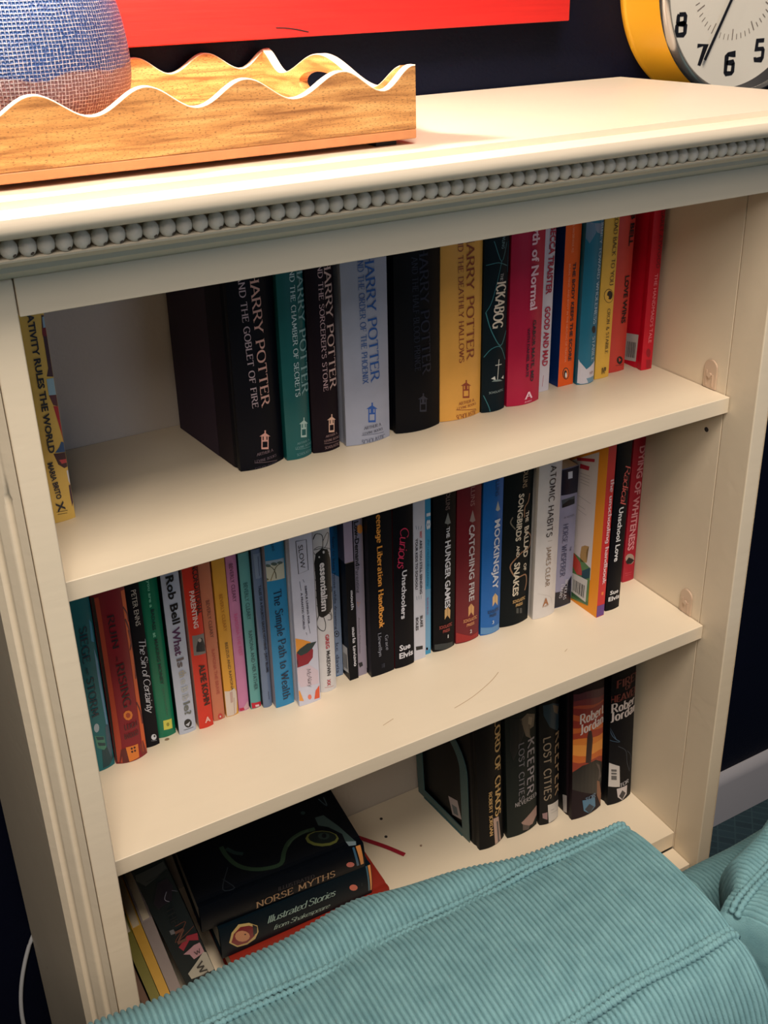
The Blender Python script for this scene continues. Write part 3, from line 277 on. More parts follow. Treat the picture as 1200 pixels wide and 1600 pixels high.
{'n': 'siege', 'O': [0.0085, 0.1654, -0.3038], 'rot': [0.009, 0.0], 'w': 0.031, 'h': 0.225, 'dep': 0.125, 'kind': 'hard', 'col': (16, 104, 112), 'b': 0.004, 'side': None, 't': [('v', 'SIEGE', 20.28, 176.35, 18.86, 134.89, 7.3, 'serif', (10, 40, 60), ''), ('v', 'AND', 17.36, 128.73, 18.0, 121.05, 2.11, 'serif', (10, 40, 60), ''), ('v', 'STORM', 19.29, 116.49, 18.67, 69.2, 7.25, 'serif', (10, 36, 56), '')], 'd': [('s', 'poly', [(27.52, 181.64), (29.62, 175.98), (29.33, 153.74), (26.54, 156.07)], (50, 140, 175), 0, 0), ('s', 'poly', [(27.86, 147.63), (29.89, 130.8), (30.16, 51.39), (28.13, 53.66), (27.19, 110.06)], (100, 150, 185), 0, 0), ('s', 'poly', [(20.53, 53.67), (19.83, 51.11), (18.61, 49.52), (17.21, 49.34), (16.0, 50.61), (15.31, 53.0), (15.32, 55.84), (16.02, 58.4), (17.23, 59.98), (18.63, 60.16), (19.84, 58.9), (20.53, 56.53)], (160, 178, 190), 0, 0), ('s', 'poly', [(26.51, 50.03), (31.56, 55.11), (31.69, 37.77), (31.83, 20.19), (28.2, 9.99), (25.52, 25.85)], (60, 90, 110), 0, 0), ('s', 'poly', [(19.65, 25.47), (28.09, 27.67), (30.44, 9.01), (24.91, 2.55), (17.88, 2.71)], (8, 60, 70), 0, 0), ('s', 'poly', [(14.54, 46.45), (23.97, 41.03), (24.64, 26.23), (21.85, 24.51), (15.62, 30.12)], (60, 130, 110), 0, 0), ('s', 'poly', [(15.77, 44.5), (23.34, 40.58), (23.44, 36.92), (16.87, 39.71)], (14, 60, 70), 0, 1), ('s', 'poly', [(16.52, 36.98), (24.24, 32.23), (24.02, 28.68), (17.07, 32.39)], (14, 60, 70), 0, 1)], 'label': 'teal hardcover with dark capitals at the far left of the middle shelf', 'name': 'hardcover_book', 'group': 'books standing on the middle shelf', 'm': {}},
{'n': 'ruin', 'O': [0.0405, 0.1638, -0.3037], 'rot': [0.009, 0.0], 'w': 0.0333, 'h': 0.226, 'dep': 0.13, 'kind': 'hard', 'col': (128, 12, 32), 'b': 0.005, 'side': (6, 6, 16), 't': [('v', 'RUIN', 15.23, 182.03, 16.1, 142.6, 6.4, 'serif', (36, 4, 24), ''), ('v', 'AND', 15.27, 133.2, 15.3, 127.08, 1.74, 'serif', (36, 4, 24), ''), ('v', 'RISING', 17.37, 123.6, 19.15, 70.04, 7.88, 'serif', (30, 4, 20), ''), ('h', 'LEIGH', 19.61, 45.48, 13.5, 6.08, 'serifb', (60, 6, 24)), ('h', 'BARDUGO', 18.85, 34.17, 14.67, 6.12, 'serifb', (60, 6, 24))], 'd': [('s', 'poly', [(2.82, 203.19), (7.1, 204.33), (7.0, 152.28), (5.71, 106.76), (5.06, 65.07), (7.65, 29.43), (6.12, -2.41), (0.84, 2.92), (1.59, 23.25), (3.41, 65.74), (4.21, 147.95)], (170, 60, 36), 0, 0), ('s', 'poly', [(-1.26, 205.16), (2.98, 204.41), (3.24, 174.67), (1.98, 121.86), (2.91, 80.06), (1.65, 37.79), (1.39, -0.3), (-1.01, 5.22), (-0.19, 60.1), (-1.24, 123.06)], (7, 6, 16), 0, 1), ('s', 'poly', [(29.01, 203.58), (34.3, 203.15), (35.41, 163.55), (34.61, 117.88), (34.6, 67.42), (34.17, 9.21), (33.36, 2.08), (28.67, 5.62), (28.95, 69.67), (29.52, 152.28)], (206, 88, 36), 0, 0), ('s', 'line', [(29.02, 185.46), (32.35, 175.83), (32.84, 165.77)], (90, 14, 28), 1.4, 1), ('s', 'line', [(29.5, 170.88), (33.58, 148.16), (30.09, 133.21)], (90, 14, 28), 1.6, 1), ('s', 'line', [(31.22, 157.02), (33.57, 123.76), (32.12, 96.65)], (100, 18, 28), 1.4, 1), ('s', 'line', [(28.95, 69.67), (32.04, 55.54), (32.56, 39.39)], (90, 14, 28), 1.4, 1), ('s', 'poly', [(22.99, 57.06), (21.43, 53.63), (18.39, 52.71), (15.31, 54.73), (13.63, 58.72), (14.13, 62.81), (16.57, 65.11), (19.81, 64.55), (22.35, 61.38)], (214, 120, 44), 0, 1), ('s', 'poly', [(20.75, 57.97), (19.51, 55.79), (17.35, 56.0), (15.9, 58.46), (16.24, 61.3), (18.12, 62.39), (20.13, 60.91)], (160, 60, 30), 0, 2), ('s', 'poly', [(11.25, 20.26), (24.22, 19.12), (23.65, 1.83), (12.78, -1.62)], (214, 120, 44), 0, 1), ('s', 'poly', [(18.13, 16.12), (17.89, 15.48), (17.42, 15.15), (16.83, 15.2), (16.28, 15.64), (15.93, 16.33), (15.86, 17.1), (16.1, 17.74), (16.57, 18.07), (17.16, 18.01), (17.71, 17.58), (18.06, 16.89)], (60, 10, 20), 0, 2), ('s', 'poly', [(21.22, 15.97), (20.98, 15.34), (20.5, 15.0), (19.91, 15.06), (19.37, 15.49), (19.01, 16.18), (18.94, 16.95), (19.18, 17.59), (19.66, 17.93), (20.25, 17.87), (20.79, 17.44), (21.15, 16.74)], (60, 10, 20), 0, 2), ('s', 'poly', [(18.11, 11.98), (17.88, 11.34), (17.4, 11.01), (16.81, 11.06), (16.27, 11.5), (15.91, 12.2), (15.84, 12.97), (16.08, 13.6), (16.56, 13.94), (17.15, 13.88), (17.69, 13.45), (18.05, 12.75)], (60, 10, 20), 0, 2), ('s', 'poly', [(21.21, 11.83), (20.97, 11.19), (20.49, 10.85), (19.9, 10.91), (19.36, 11.35), (19.0, 12.04), (18.93, 12.81), (19.17, 13.45), (19.64, 13.79), (20.24, 13.73), (20.78, 13.3), (21.14, 12.6)], (60, 10, 20), 0, 2), ('s', 'poly', [(6.28, 18.29), (11.12, 19.14), (13.27, -2.58), (7.25, -2.91), (3.0, 1.22)], (90, 20, 24), 0, 0), ('s', 'poly', [(25.07, 16.1), (30.3, 19.78), (33.05, 1.47), (27.03, 1.85)], (120, 30, 26), 0, 0)], 'label': 'dark red hardcover with orange edges, second from left on the middle shelf', 'name': 'hardcover_book', 'group': 'books standing on the middle shelf', 'm': {}},
{'n': 'sin', 'O': [0.075, 0.1714, -0.3039], 'rot': [0.009, 0.0], 'w': 0.0148, 'h': 0.215, 'dep': 0.12, 'kind': 'paper', 'col': (14, 16, 34), 'b': 0.001, 'side': None, 't': [('v', 'PETER ENNS', 8.56, 195.95, 8.8, 153.19, 5.04, 'sans', (196, 190, 180), ''), ('v', 'The Sin of Certainty', 10.48, 137.68, 9.21, 45.26, 6.96, 'script', (210, 212, 222), '')], 'd': [('s', 'poly', [(12.15, 10.29), (11.57, 8.59), (10.39, 7.66), (8.92, 7.76), (7.57, 8.86), (6.7, 10.66), (6.53, 12.67), (7.11, 14.37), (8.29, 15.29), (9.75, 15.2), (11.1, 14.11), (11.98, 12.31)], (200, 205, 215), 0, 0), ('s', 'poly', [(11.22, 11.88), (11.0, 11.23), (10.56, 10.87), (10.01, 10.9), (9.5, 11.31), (9.17, 12.0), (9.11, 12.78), (9.33, 13.43), (9.78, 13.79), (10.32, 13.76), (10.83, 13.34), (11.16, 12.66)], (14, 16, 34), 0, 1), ('s', 'line', [(5.99, 7.81), (11.91, 5.88)], (160, 165, 180), 0.4, 0)], 'label': 'narrow black book with white handwriting-style title, left of the emerald green book', 'name': 'paperback_book', 'group': 'books standing on the middle shelf', 'm': {}},
{'n': 'badass', 'O': [0.0915, 0.1794, -0.3039], 'rot': [0.009, 0.0], 'w': 0.019, 'h': 0.215, 'dep': 0.115, 'kind': 'paper', 'col': (10, 116, 84), 'b': 0.002, 'side': (4, 60, 52), 't': [('v', 'ou are a', 9.51, 193.64, 9.09, 165.12, 2.91, 'round', (120, 200, 170), 'y'), ('v', 'BADASS', 10.03, 163.05, 9.3, 137.41, 3.4, 'round', (8, 50, 50), ''), ('v', 'at', 9.0, 134.76, 9.07, 128.93, 3.2, 'round', (130, 205, 175), ''), ('v', 'MAKING MONEY', 9.53, 126.69, 10.37, 68.25, 3.44, 'round', (8, 56, 52), ''), ('v', 'JEN SINCERO', 10.59, 63.74, 11.66, 27.1, 2.27, 'sans', (60, 110, 90), '')], 'd': [('s', 'poly', [(6.48, 22.3), (15.82, 21.06), (15.47, 8.41), (5.98, 9.9)], (206, 204, 84), 0, 0), ('s', 'poly', [(12.52, 14.88), (12.17, 13.72), (11.49, 13.05), (10.64, 13.05), (9.87, 13.72), (9.38, 14.88), (9.3, 16.22), (9.65, 17.38), (10.33, 18.05), (11.17, 18.05), (11.95, 17.38), (12.44, 16.22)], (140, 140, 50), 0, 1)], 'label': 'emerald green book with a small yellow square near its foot', 'name': 'paperback_book', 'group': 'books standing on the middle shelf', 'm': {}},
{'n': 'robbell', 'O': [0.1125, 0.1731, -0.3039], 'rot': [0.009, 0.0], 'w': 0.0189, 'h': 0.222, 'dep': 0.12, 'kind': 'paper', 'col': (178, 186, 204), 'b': 0.0015, 'side': (16, 40, 50), 't': [('v', 'Rob Bell', 8.85, 199.92, 10.66, 140.7, 7.89, 'bold', (14, 14, 22), ''), ('v', 'What', 9.04, 136.21, 9.49, 102.09, 7.86, 'bold', (80, 44, 84), ''), ('v', 'Is', 9.9, 99.2, 10.28, 86.69, 7.51, 'bold', (96, 88, 92), ''), ('v', 'th', 10.56, 82.44, 10.92, 74.24, 7.57, 'bold', (160, 156, 146), ''), ('v', 'e B', 11.34, 71.29, 11.09, 54.52, 7.14, 'bold', (172, 176, 178), ''), ('v', 'ib', 11.16, 51.66, 11.3, 43.37, 7.19, 'bold', (168, 172, 176), ''), ('v', 'le?', 11.48, 41.58, 11.67, 23.98, 7.22, 'bold', (100, 106, 104), '')], 'd': [('s', 'poly', [(14.53, 10.89), (13.69, 8.32), (11.94, 6.91), (9.75, 7.03), (7.72, 8.66), (6.38, 11.36), (6.1, 14.38), (6.94, 16.94), (8.68, 18.35), (10.86, 18.23), (12.89, 16.62), (14.24, 13.93)], (14, 16, 26), 0, 0), ('s', 'poly', [(7.28, 11.57), (13.03, 14.28), (10.65, 8.71)], (180, 186, 200), 0, 1), ('s', 'line', [(4.7, 5.34), (15.8, 5.1)], (30, 30, 36), 0.6, 0)], 'label': 'pale grey-blue book with bold black lettering fading downwards, middle shelf', 'name': 'paperback_book', 'group': 'books standing on the middle shelf', 'm': {}},
{'n': 'uncond', 'O': [0.1345, 0.1711, -0.3039], 'rot': [0.009, 0.0], 'w': 0.0161, 'h': 0.215, 'dep': 0.12, 'kind': 'paper', 'col': (206, 50, 34), 'b': 0.0015, 'side': (190, 150, 140), 't': [('v', 'CONDITIONAL', 13.46, 199.11, 13.8, 144.25, 6.05, 'bold', (20, 12, 16), 'UN'), ('v', 'PARENTING', 7.25, 175.6, 8.16, 129.61, 4.94, 'bold', (226, 196, 190), ''), ('v', 'ALFIE KOHN', 9.44, 82.95, 11.07, 29.86, 6.53, 'bold', (24, 12, 16), ''), ('h', 'A', 9.8, 10.73, 6.21, 7.07, 'bold', (230, 180, 170))], 'd': [('s', 'poly', [(2.87, 121.23), (17.42, 119.61), (17.02, 94.56), (2.58, 96.27)], (120, 116, 114), 0, 0), ('s', 'poly', [(9.23, 116.0), (13.31, 115.23), (16.44, 103.86), (15.24, 97.42), (5.35, 100.34), (5.92, 106.29)], (20, 24, 36), 0, 1), ('s', 'poly', [(12.25, 112.75), (11.89, 111.65), (11.13, 111.02), (10.18, 111.03), (9.29, 111.68), (8.7, 112.79), (8.57, 114.06), (8.92, 115.16), (9.68, 115.78), (10.63, 115.77), (11.52, 115.13), (12.11, 114.02)], (170, 160, 155), 0, 2)], 'label': 'orange-red book with a small grey portrait photo on its spine', 'name': 'paperback_book', 'group': 'books standing on the middle shelf', 'm': {}},
{'n': 'brave', 'O': [0.1525, 0.1752, -0.3039], 'rot': [0.009, 0.0], 'w': 0.013, 'h': 0.2, 'dep': 0.11, 'kind': 'paper', 'col': (196, 118, 88), 'b': 0.001, 'side': None, 't': [('v', 'BEVERLY CLEARY', 6.3, 156.01, 7.14, 108.76, 3.92, 'sans', (90, 50, 50), ''), ('v', 'RAMONA THE BRAVE', 6.8, 94.25, 7.67, 34.95, 3.77, 'sans', (176, 74, 64), '')], 'd': [('s', 'poly', [(10.17, 3.19), (9.62, 1.19), (8.51, 0.02), (7.12, -0.01), (5.83, 1.12), (4.99, 3.09), (4.82, 5.38), (5.37, 7.37), (6.48, 8.54), (7.86, 8.57), (9.15, 7.45), (10.0, 5.48)], (190, 60, 60), 0, 0), ('s', 'poly', [(8.46, 3.89), (8.27, 3.23), (7.87, 2.85), (7.37, 2.86), (6.9, 3.25), (6.59, 3.92), (6.52, 4.68), (6.71, 5.34), (7.11, 5.72), (7.62, 5.71), (8.09, 5.32), (8.4, 4.66)], (220, 190, 180), 0, 1)], 'label': 'thin salmon paperback beside the orange-red book', 'name': 'paperback_book', 'group': 'books standing on the middle shelf', 'm': {}},
{'n': 'beezus', 'O': [0.1673, 0.1745, -0.3039], 'rot': [0.009, 0.0], 'w': 0.0139, 'h': 0.2, 'dep': 0.11, 'kind': 'paper', 'col': (218, 158, 58), 'b': 0.001, 'side': None, 't': [('v', 'BEVERLY CLEARY', 5.92, 158.98, 7.4, 111.72, 3.73, 'sans', (168, 104, 36), ''), ('v', 'BEEZUS AND RAMONA', 6.97, 98.06, 9.07, 34.19, 3.1, 'sans', (60, 50, 44), '')], 'd': [('s', 'poly', [(-1.39, 35.09), (5.76, 33.74), (10.99, 36.05), (13.34, 30.77), (13.52, 20.45), (11.52, 2.03), (8.01, -0.26), (0.39, -0.12), (-1.51, 4.37), (-1.39, 20.52)], (214, 200, 188), 0, 0), ('s', 'poly', [(5.65, 32.33), (8.93, 32.5), (8.5, 18.04), (5.68, 17.69)], (190, 160, 150), 0, 1), ('s', 'line', [(9.95, 23.33), (8.93, 1.6)], (160, 120, 110), 0.5, 1)], 'label': 'thin mustard yellow paperback with torn white paper at its foot', 'name': 'paperback_book', 'group': 'books standing on the middle shelf', 'm': {}},
{'n': 'pest', 'O': [0.1825, 0.1761, -0.3039], 'rot': [0.009, 0.0], 'w': 0.012, 'h': 0.2, 'dep': 0.11, 'kind': 'paper', 'col': (196, 126, 168), 'b': 0.001, 'side': None, 't': [('v', 'BEVERLY CLEARY', 5.3, 190.57, 5.96, 143.0, 4.21, 'sans', (84, 44, 74), ''), ('v', 'RAMONA THE PEST', 5.53, 128.76, 7.51, 73.22, 4.07, 'sans', (200, 84, 140), '')], 'd': [('s', 'poly', [(0.23, 4.36), (5.38, 4.52), (6.01, -3.95), (1.27, -1.88)], (190, 30, 70), 0, 0), ('s', 'poly', [(5.38, 4.52), (11.05, 11.17), (12.26, 1.74), (6.63, -4.21)], (210, 170, 180), 0, 0)], 'label': 'thin orchid pink paperback between the mustard and the pale teal one', 'name': 'paperback_book', 'group': 'books standing on the middle shelf', 'm': {}},
{'n': 'father', 'O': [0.1957, 0.1731, -0.3039], 'rot': [0.009, 0.0], 'w': 0.012, 'h': 0.2, 'dep': 0.11, 'kind': 'paper', 'col': (96, 160, 160), 'b': 0.001, 'side': (16, 60, 66), 't': [('v', 'BEVERLY CLEARY', 5.19, 164.8, 6.11, 117.65, 4.53, 'sans', (24, 70, 80), ''), ('v', 'RAMONA AND HER FATHER', 6.06, 103.96, 7.25, 24.96, 4.39, 'sans', (24, 70, 80), '')], 'd': [('s', 'poly', [(0.61, 8.66), (12.14, 6.73), (12.04, -1.91), (1.05, 0.73)], (190, 24, 54), 0, 0), ('s', 'poly', [(4.72, 4.78), (9.34, 3.97), (9.4, 1.25), (5.04, 2.11)], (220, 200, 205), 0, 1)], 'label': 'thin pale teal paperback with a red square at its foot', 'name': 'paperback_book', 'group': 'books standing on the middle shelf', 'm': {}},
{'n': 'grey', 'O': [0.2087, 0.1687, -0.3039], 'rot': [0.009, 0.0], 'w': 0.0106, 'h': 0.203, 'dep': 0.11, 'kind': 'paper', 'col': (104, 122, 152), 'b': 0.002, 'side': (50, 58, 70), 't': [('v', 'TALES OF A FOURTH GRADE NOTHING • JUDY BLUME', 5.82, 159.55, 7.38, 46.72, 2.89, 'bold', (30, 40, 60), '')], 'd': [('s', 'poly', [(1.71, 198.01), (11.51, 197.65), (11.32, 167.41), (2.52, 168.07)], (128, 146, 172), 0, 0), ('s', 'line', [(6.66, 194.56), (6.65, 170.88)], (84, 96, 120), 0.9, 1), ('s', 'line', [(6.51, 21.14), (6.65, 9.97)], (60, 70, 90), 0.7, 0)], 'label': 'thin slate blue paperback in a shiny plastic cover', 'name': 'paperback_book', 'group': 'books standing on the middle shelf', 'm': {'rough': 0.12}},
{'n': 'path', 'O': [0.2207, 0.1606, -0.3038], 'rot': [0.009, 0.0], 'w': 0.0221, 'h': 0.225, 'dep': 0.125, 'kind': 'paper', 'col': (44, 132, 180), 'b': 0.001, 'side': (150, 150, 165), 't': [('v', 'The Simple Path to Wealth', 10.49, 152.26, 13.15, 9.19, 8.82, 'serif', (14, 32, 60), ''), ('v', 'INS', 8.69, 206.59, 9.71, 200.07, 2.87, 'sans', (10, 60, 96), 'JL COLL')], 'd': [('s', 'poly', [(-2.33, 189.8), (20.73, 187.99), (20.43, 163.29), (-1.26, 165.12)], (196, 196, 176), 0, 0), ('s', 'poly', [(-2.33, 189.8), (20.73, 187.99), (20.61, 182.1), (-2.3, 184.96)], (150, 170, 186), 0, 1), ('s', 'line', [(10.4, 166.07), (10.18, 172.12), (9.23, 176.38), (11.99, 180.8), (17.69, 183.0)], (84, 82, 60), 1.0, 2), ('s', 'line', [(9.23, 176.38), (5.88, 181.38), (0.56, 184.08)], (84, 82, 60), 0.8, 2), ('s', 'line', [(4.18, 165.38), (6.38, 170.66), (9.23, 176.38)], (120, 104, 60), 0.8, 2), ('s', 'poly', [(5.5, 183.07), (4.7, 182.14), (2.81, 182.1), (0.73, 182.96), (-0.57, 184.32), (-0.49, 185.55), (0.94, 186.07), (3.05, 185.64), (4.85, 184.45)], (84, 100, 96), 0, 3), ('s', 'poly', [(12.76, 183.2), (11.83, 182.13), (9.64, 182.09), (7.22, 183.09), (5.71, 184.65), (5.81, 186.06), (7.46, 186.65), (9.91, 186.15), (12.0, 184.78)], (76, 92, 88), 0, 3), ('s', 'poly', [(19.29, 182.77), (18.42, 181.94), (16.37, 181.98), (14.1, 182.88), (12.67, 184.22), (12.75, 185.37), (14.29, 185.79), (16.59, 185.29), (18.56, 184.1)], (84, 100, 96), 0, 3), ('s', 'poly', [(2.22, 167.34), (1.65, 166.66), (0.34, 166.63), (-1.11, 167.24), (-2.01, 168.23), (-1.95, 169.11), (-0.95, 169.49), (0.52, 169.18), (1.77, 168.33)], (110, 104, 70), 0, 3)], 'label': 'bright blue paperback with a small landscape picture near the top of its spine', 'name': 'paperback_book', 'group': 'books standing on the middle shelf', 'm': {}},
{'n': 'slow', 'O': [0.2443, 0.1498, -0.3038], 'rot': [0.009, 0.0], 'w': 0.0262, 'h': 0.218, 'dep': 0.135, 'kind': 'hard', 'col': (198, 200, 218), 'b': 0.001, 'side': (205, 196, 180), 't': [('v', 'SLOW', 11.84, 205.16, 13.32, 176.1, 5.4, 'sans', (24, 24, 40), ''), ('v', 'SIMPLE LIVING FOR', 15.15, 154.19, 16.55, 104.92, 2.16, 'bold', (60, 62, 84), ''), ('v', 'A FRANTIC WORLD', 9.99, 146.77, 10.6, 100.27, 2.15, 'bold', (60, 62, 84), ''), ('v', 'McAlary', 12.79, 48.5, 14.26, 23.29, 4.97, 'scriptthin', (40, 40, 50), '')], 'd': [('s', 'line', [(7.15, 210.28), (19.2, 208.85), (19.62, 171.84), (8.18, 170.3), (7.15, 210.28)], (24, 24, 40), 0.7, 0), ('s', 'line', [(8.86, 161.11), (9.88, 149.15)], (60, 62, 84), 0.5, 0), ('s', 'line', [(12.57, 162.5), (14.04, 158.43)], (60, 62, 84), 0.5, 0), ('s', 'line', [(16.02, 104.17), (17.62, 92.14)], (60, 62, 84), 0.5, 0), ('s', 'line', [(12.8, 95.19), (13.6, 91.52)], (60, 62, 84), 0.5, 0), ('s', 'poly', [(-5.96, 91.04), (-1.03, 91.3), (8.63, 87.18), (17.06, 81.45), (18.7, 76.76), (9.41, 78.74), (1.56, 72.02), (-2.32, 69.33), (-5.4, 80.01)], (226, 150, 60), 0, 0), ('s', 'poly', [(-4.83, 68.88), (0.26, 71.12), (9.26, 76.06), (17.39, 75.86), (19.96, 69.43), (19.09, 60.07), (13.09, 53.96), (4.23, 53.1), (-2.05, 52.69), (-4.17, 59.01)], (140, 20, 44), 0, 1), ('s', 'poly', [(1.52, 58.27), (0.9, 55.04), (-0.41, 53.0), (-2.05, 52.69), (-3.59, 54.19), (-4.6, 57.1), (-4.82, 60.64), (-4.2, 63.85), (-2.9, 65.88), (-1.26, 66.2), (0.27, 64.71), (1.29, 61.81)], (60, 14, 34), 0, 2), ('s', 'poly', [(0.34, 72.46), (4.3, 76.49), (13.27, 80.76), (24.73, 78.98), (19.1, 72.49), (12.62, 68.66), (5.03, 67.32)], (36, 56, 58), 0, 3), ('s', 'poly', [(-0.87, 51.55), (14.25, 52.14), (25.07, 39.67), (25.01, 22.69), (2.68, 25.66), (0.07, 35.13)], (206, 190, 204), 0, 0), ('s', 'poly', [(-3.43, 50.43), (-0.07, 39.39), (-0.11, 21.08), (-4.31, 22.73), (-4.56, 39.71)], (190, 50, 60), 0, 1), ('s', 'poly', [(20.22, 14.55), (25.38, 19.69), (25.06, 2.57), (18.12, 3.59)], (214, 84, 50), 0, 0), ('s', 'poly', [(-3.89, 21.15), (1.21, 21.98), (5.41, 6.06), (-3.4, 7.86)], (222, 150, 70), 0, 1), ('s', 'poly', [(14.87, 8.05), (14.48, 6.48), (13.58, 5.57), (12.43, 5.57), (11.32, 6.47), (10.56, 8.03), (10.35, 9.84), (10.74, 11.4), (11.63, 12.31), (12.78, 12.31), (13.89, 11.42), (14.66, 9.86)], (220, 120, 100), 0, 0)], 'label': 'white book with dark red and orange fruit painted on the lower spine', 'name': 'hardcover_book', 'group': 'books standing on the middle shelf', 'm': {}},
{'n': 'essent', 'O': [0.2755, 0.1599, -0.3039], 'rot': [0.009, 0.0], 'w': 0.02, 'h': 0.225, 'dep': 0.125, 'kind': 'hard', 'col': (208, 206, 208), 'b': 0.003, 'side': None, 't': [('v', 'essentialism', 9.09, 170.74, 8.68, 109.15, 7.12, 'cond', (224, 220, 222), ''), ('v', 'GREG', 9.79, 78.11, 9.95, 59.1, 4.31, 'round', (176, 28, 54), ''), ('v', 'McKEOWN', 10.33, 56.16, 9.83, 22.23, 4.34, 'round', (30, 30, 38), ''), ('v', 'XX', 9.33, 16.94, 9.2, 8.31, 3.88, 'round', (176, 28, 54), '')], 'd': [('s', 'poly', [(2.27, 182.61), (8.43, 187.81), (15.93, 184.29), (19.38, 169.67), (19.28, 147.42), (18.99, 123.52), (18.6, 108.79), (15.22, 104.5), (10.01, 102.18), (5.24, 100.81), (1.58, 103.69), (0.71, 126.85), (0.79, 153.26), (0.17, 170.37)], (14, 14, 20), 0, 0), ('s', 'line', [(0.44, 199.72), (3.47, 206.42), (9.79, 203.33), (10.1, 191.79), (8.64, 187.11)], (14, 14, 20), 0.8, 0), ('s', 'line', [(10.04, 195.64), (15.34, 203.62), (18.47, 202.08), (16.85, 193.63), (12.11, 187.36)], (14, 14, 20), 0.7, 0), ('s', 'line', [(0.4, 187.01), (9.65, 187.45), (17.94, 179.18)], (14, 14, 20), 0.8, 0), ('s', 'line', [(1.82, 103.61), (-0.45, 93.5), (2.22, 85.73), (7.21, 83.29), (8.88, 91.64), (6.81, 101.91)], (14, 14, 20), 0.8, 0), ('s', 'line', [(9.57, 106.41), (15.73, 101.6), (15.93, 94.7), (11.64, 96.17)], (14, 14, 20), 0.7, 0), ('s', 'line', [(13.69, 113.15), (18.07, 96.7), (15.4, 94.2)], (14, 14, 20), 0.7, 0), ('s', 'line', [(1.07, 188.09), (7.31, 190.07), (21.74, 180.62), (18.82, 171.14), (4.26, 178.16), (-0.74, 186.08)], (14, 14, 20), 0.6, 0), ('s', 'line', [(9.67, 177.55), (16.07, 179.23), (15.86, 174.64), (16.02, 164.45), (4.86, 170.23), (3.94, 176.71)], (14, 14, 20), 0.6, 0), ('s', 'line', [(18.38, 166.85), (9.57, 172.93), (16.62, 166.61), (13.21, 157.74), (5.45, 162.25), (1.85, 169.34)], (14, 14, 20), 0.6, 0), ('s', 'line', [(4.38, 163.1), (18.41, 161.89), (17.38, 158.54), (17.82, 148.67), (6.06, 154.22), (-0.26, 161.95)], (14, 14, 20), 0.6, 0), ('s', 'line', [(13.09, 152.27), (11.86, 155.54), (18.15, 150.41), (15.0, 141.9), (2.73, 147.4), (-2.37, 154.52)], (14, 14, 20), 0.6, 0), ('s', 'line', [(-0.94, 148.57), (5.31, 149.21), (18.93, 142.23), (12.17, 135.11), (3.33, 139.29), (2.36, 144.88)], (14, 14, 20), 0.6, 0), ('s', 'line', [(7.76, 137.59), (14.19, 137.91), (19.7, 134.0), (16.81, 125.85), (3.93, 131.13), (0.24, 137.38)], (14, 14, 20), 0.6, 0), ('s', 'line', [(16.58, 126.46), (7.59, 131.53), (13.73, 127.93), (13.96, 118.99), (4.54, 122.92), (-1.89, 129.84)], (14, 14, 20), 0.6, 0), ('s', 'line', [(2.39, 122.82), (16.55, 120.02), (14.5, 119.62), (11.1, 112.12), (1.17, 115.99), (-4.03, 122.28)], (14, 14, 20), 0.6, 0), ('s', 'poly', [(11.87, 182.29), (11.67, 181.45), (11.19, 180.94), (10.57, 180.88), (9.97, 181.31), (9.55, 182.09), (9.43, 183.03), (9.64, 183.86), (10.12, 184.38), (10.74, 184.43), (11.33, 184.01), (11.75, 183.23)], (208, 206, 208), 0, 1), ('s', 'poly', [(6.33, 177.53), (6.18, 176.99), (5.85, 176.67), (5.42, 176.64), (5.0, 176.93), (4.71, 177.44), (4.62, 178.05), (4.77, 178.58), (5.1, 178.9), (5.53, 178.93), (5.95, 178.65), (6.24, 178.13)], (208, 206, 208), 0, 1), ('s', 'line', [(4.25, 6.6), (15.4, 5.18)], (190, 120, 120), 0.5, 0)], 'label': 'white book with a tangled black ink scribble behind its white title', 'name': 'hardcover_book', 'group': 'books standing on the middle shelf', 'm': {}},
{'n': 'house', 'O': [0.3035, 0.1766, -0.304], 'rot': [0.009, 0.0], 'w': 0.009, 'h': 0.215, 'dep': 0.11, 'kind': 'paper', 'col': (22, 92, 146), 'b': 0, 'side': None, 't': [('v', 'how to keep house while drowning', 3.67, 185.65, 2.43, 65.39, 3.26, 'sans', (14, 24, 44), ''), ('v', 'kc davis', 2.74, 47.34, 2.6, 4.98, 3.94, 'sans', (40, 50, 76), '')], 'd': [('s', 'poly', [(-2.15, 140.22), (8.88, 132.7), (8.89, -0.36), (-0.24, 1.63), (-1.12, 80.96)], (120, 138, 168), 0, 0), ('s', 'poly', [(5.96, 57.62), (5.44, 55.52), (4.22, 54.29), (2.63, 54.24), (1.09, 55.4), (0.01, 57.45), (-0.31, 59.83), (0.2, 61.92), (1.41, 63.15), (3.0, 63.2), (4.54, 62.06), (5.63, 60.01)], (14, 24, 44), 0, 1), ('s', 'poly', [(5.04, 57.94), (4.67, 56.37), (3.81, 55.42), (2.68, 55.36), (1.58, 56.21), (0.82, 57.73), (0.6, 59.51), (0.97, 61.08), (1.83, 62.03), (2.96, 62.09), (4.05, 61.25), (4.81, 59.73)], (120, 138, 168), 0, 2), ('s', 'poly', [(4.0, 58.59), (3.81, 57.81), (3.35, 57.34), (2.76, 57.33), (2.18, 57.76), (1.77, 58.53), (1.65, 59.42), (1.85, 60.21), (2.3, 60.67), (2.9, 60.69), (3.48, 60.26), (3.88, 59.49)], (14, 24, 44), 0, 3)], 'label': 'thin paperback fading from blue to grey, right of the ink scribble book', 'name': 'paperback_book', 'group': 'books standing on the middle shelf', 'm': {}},
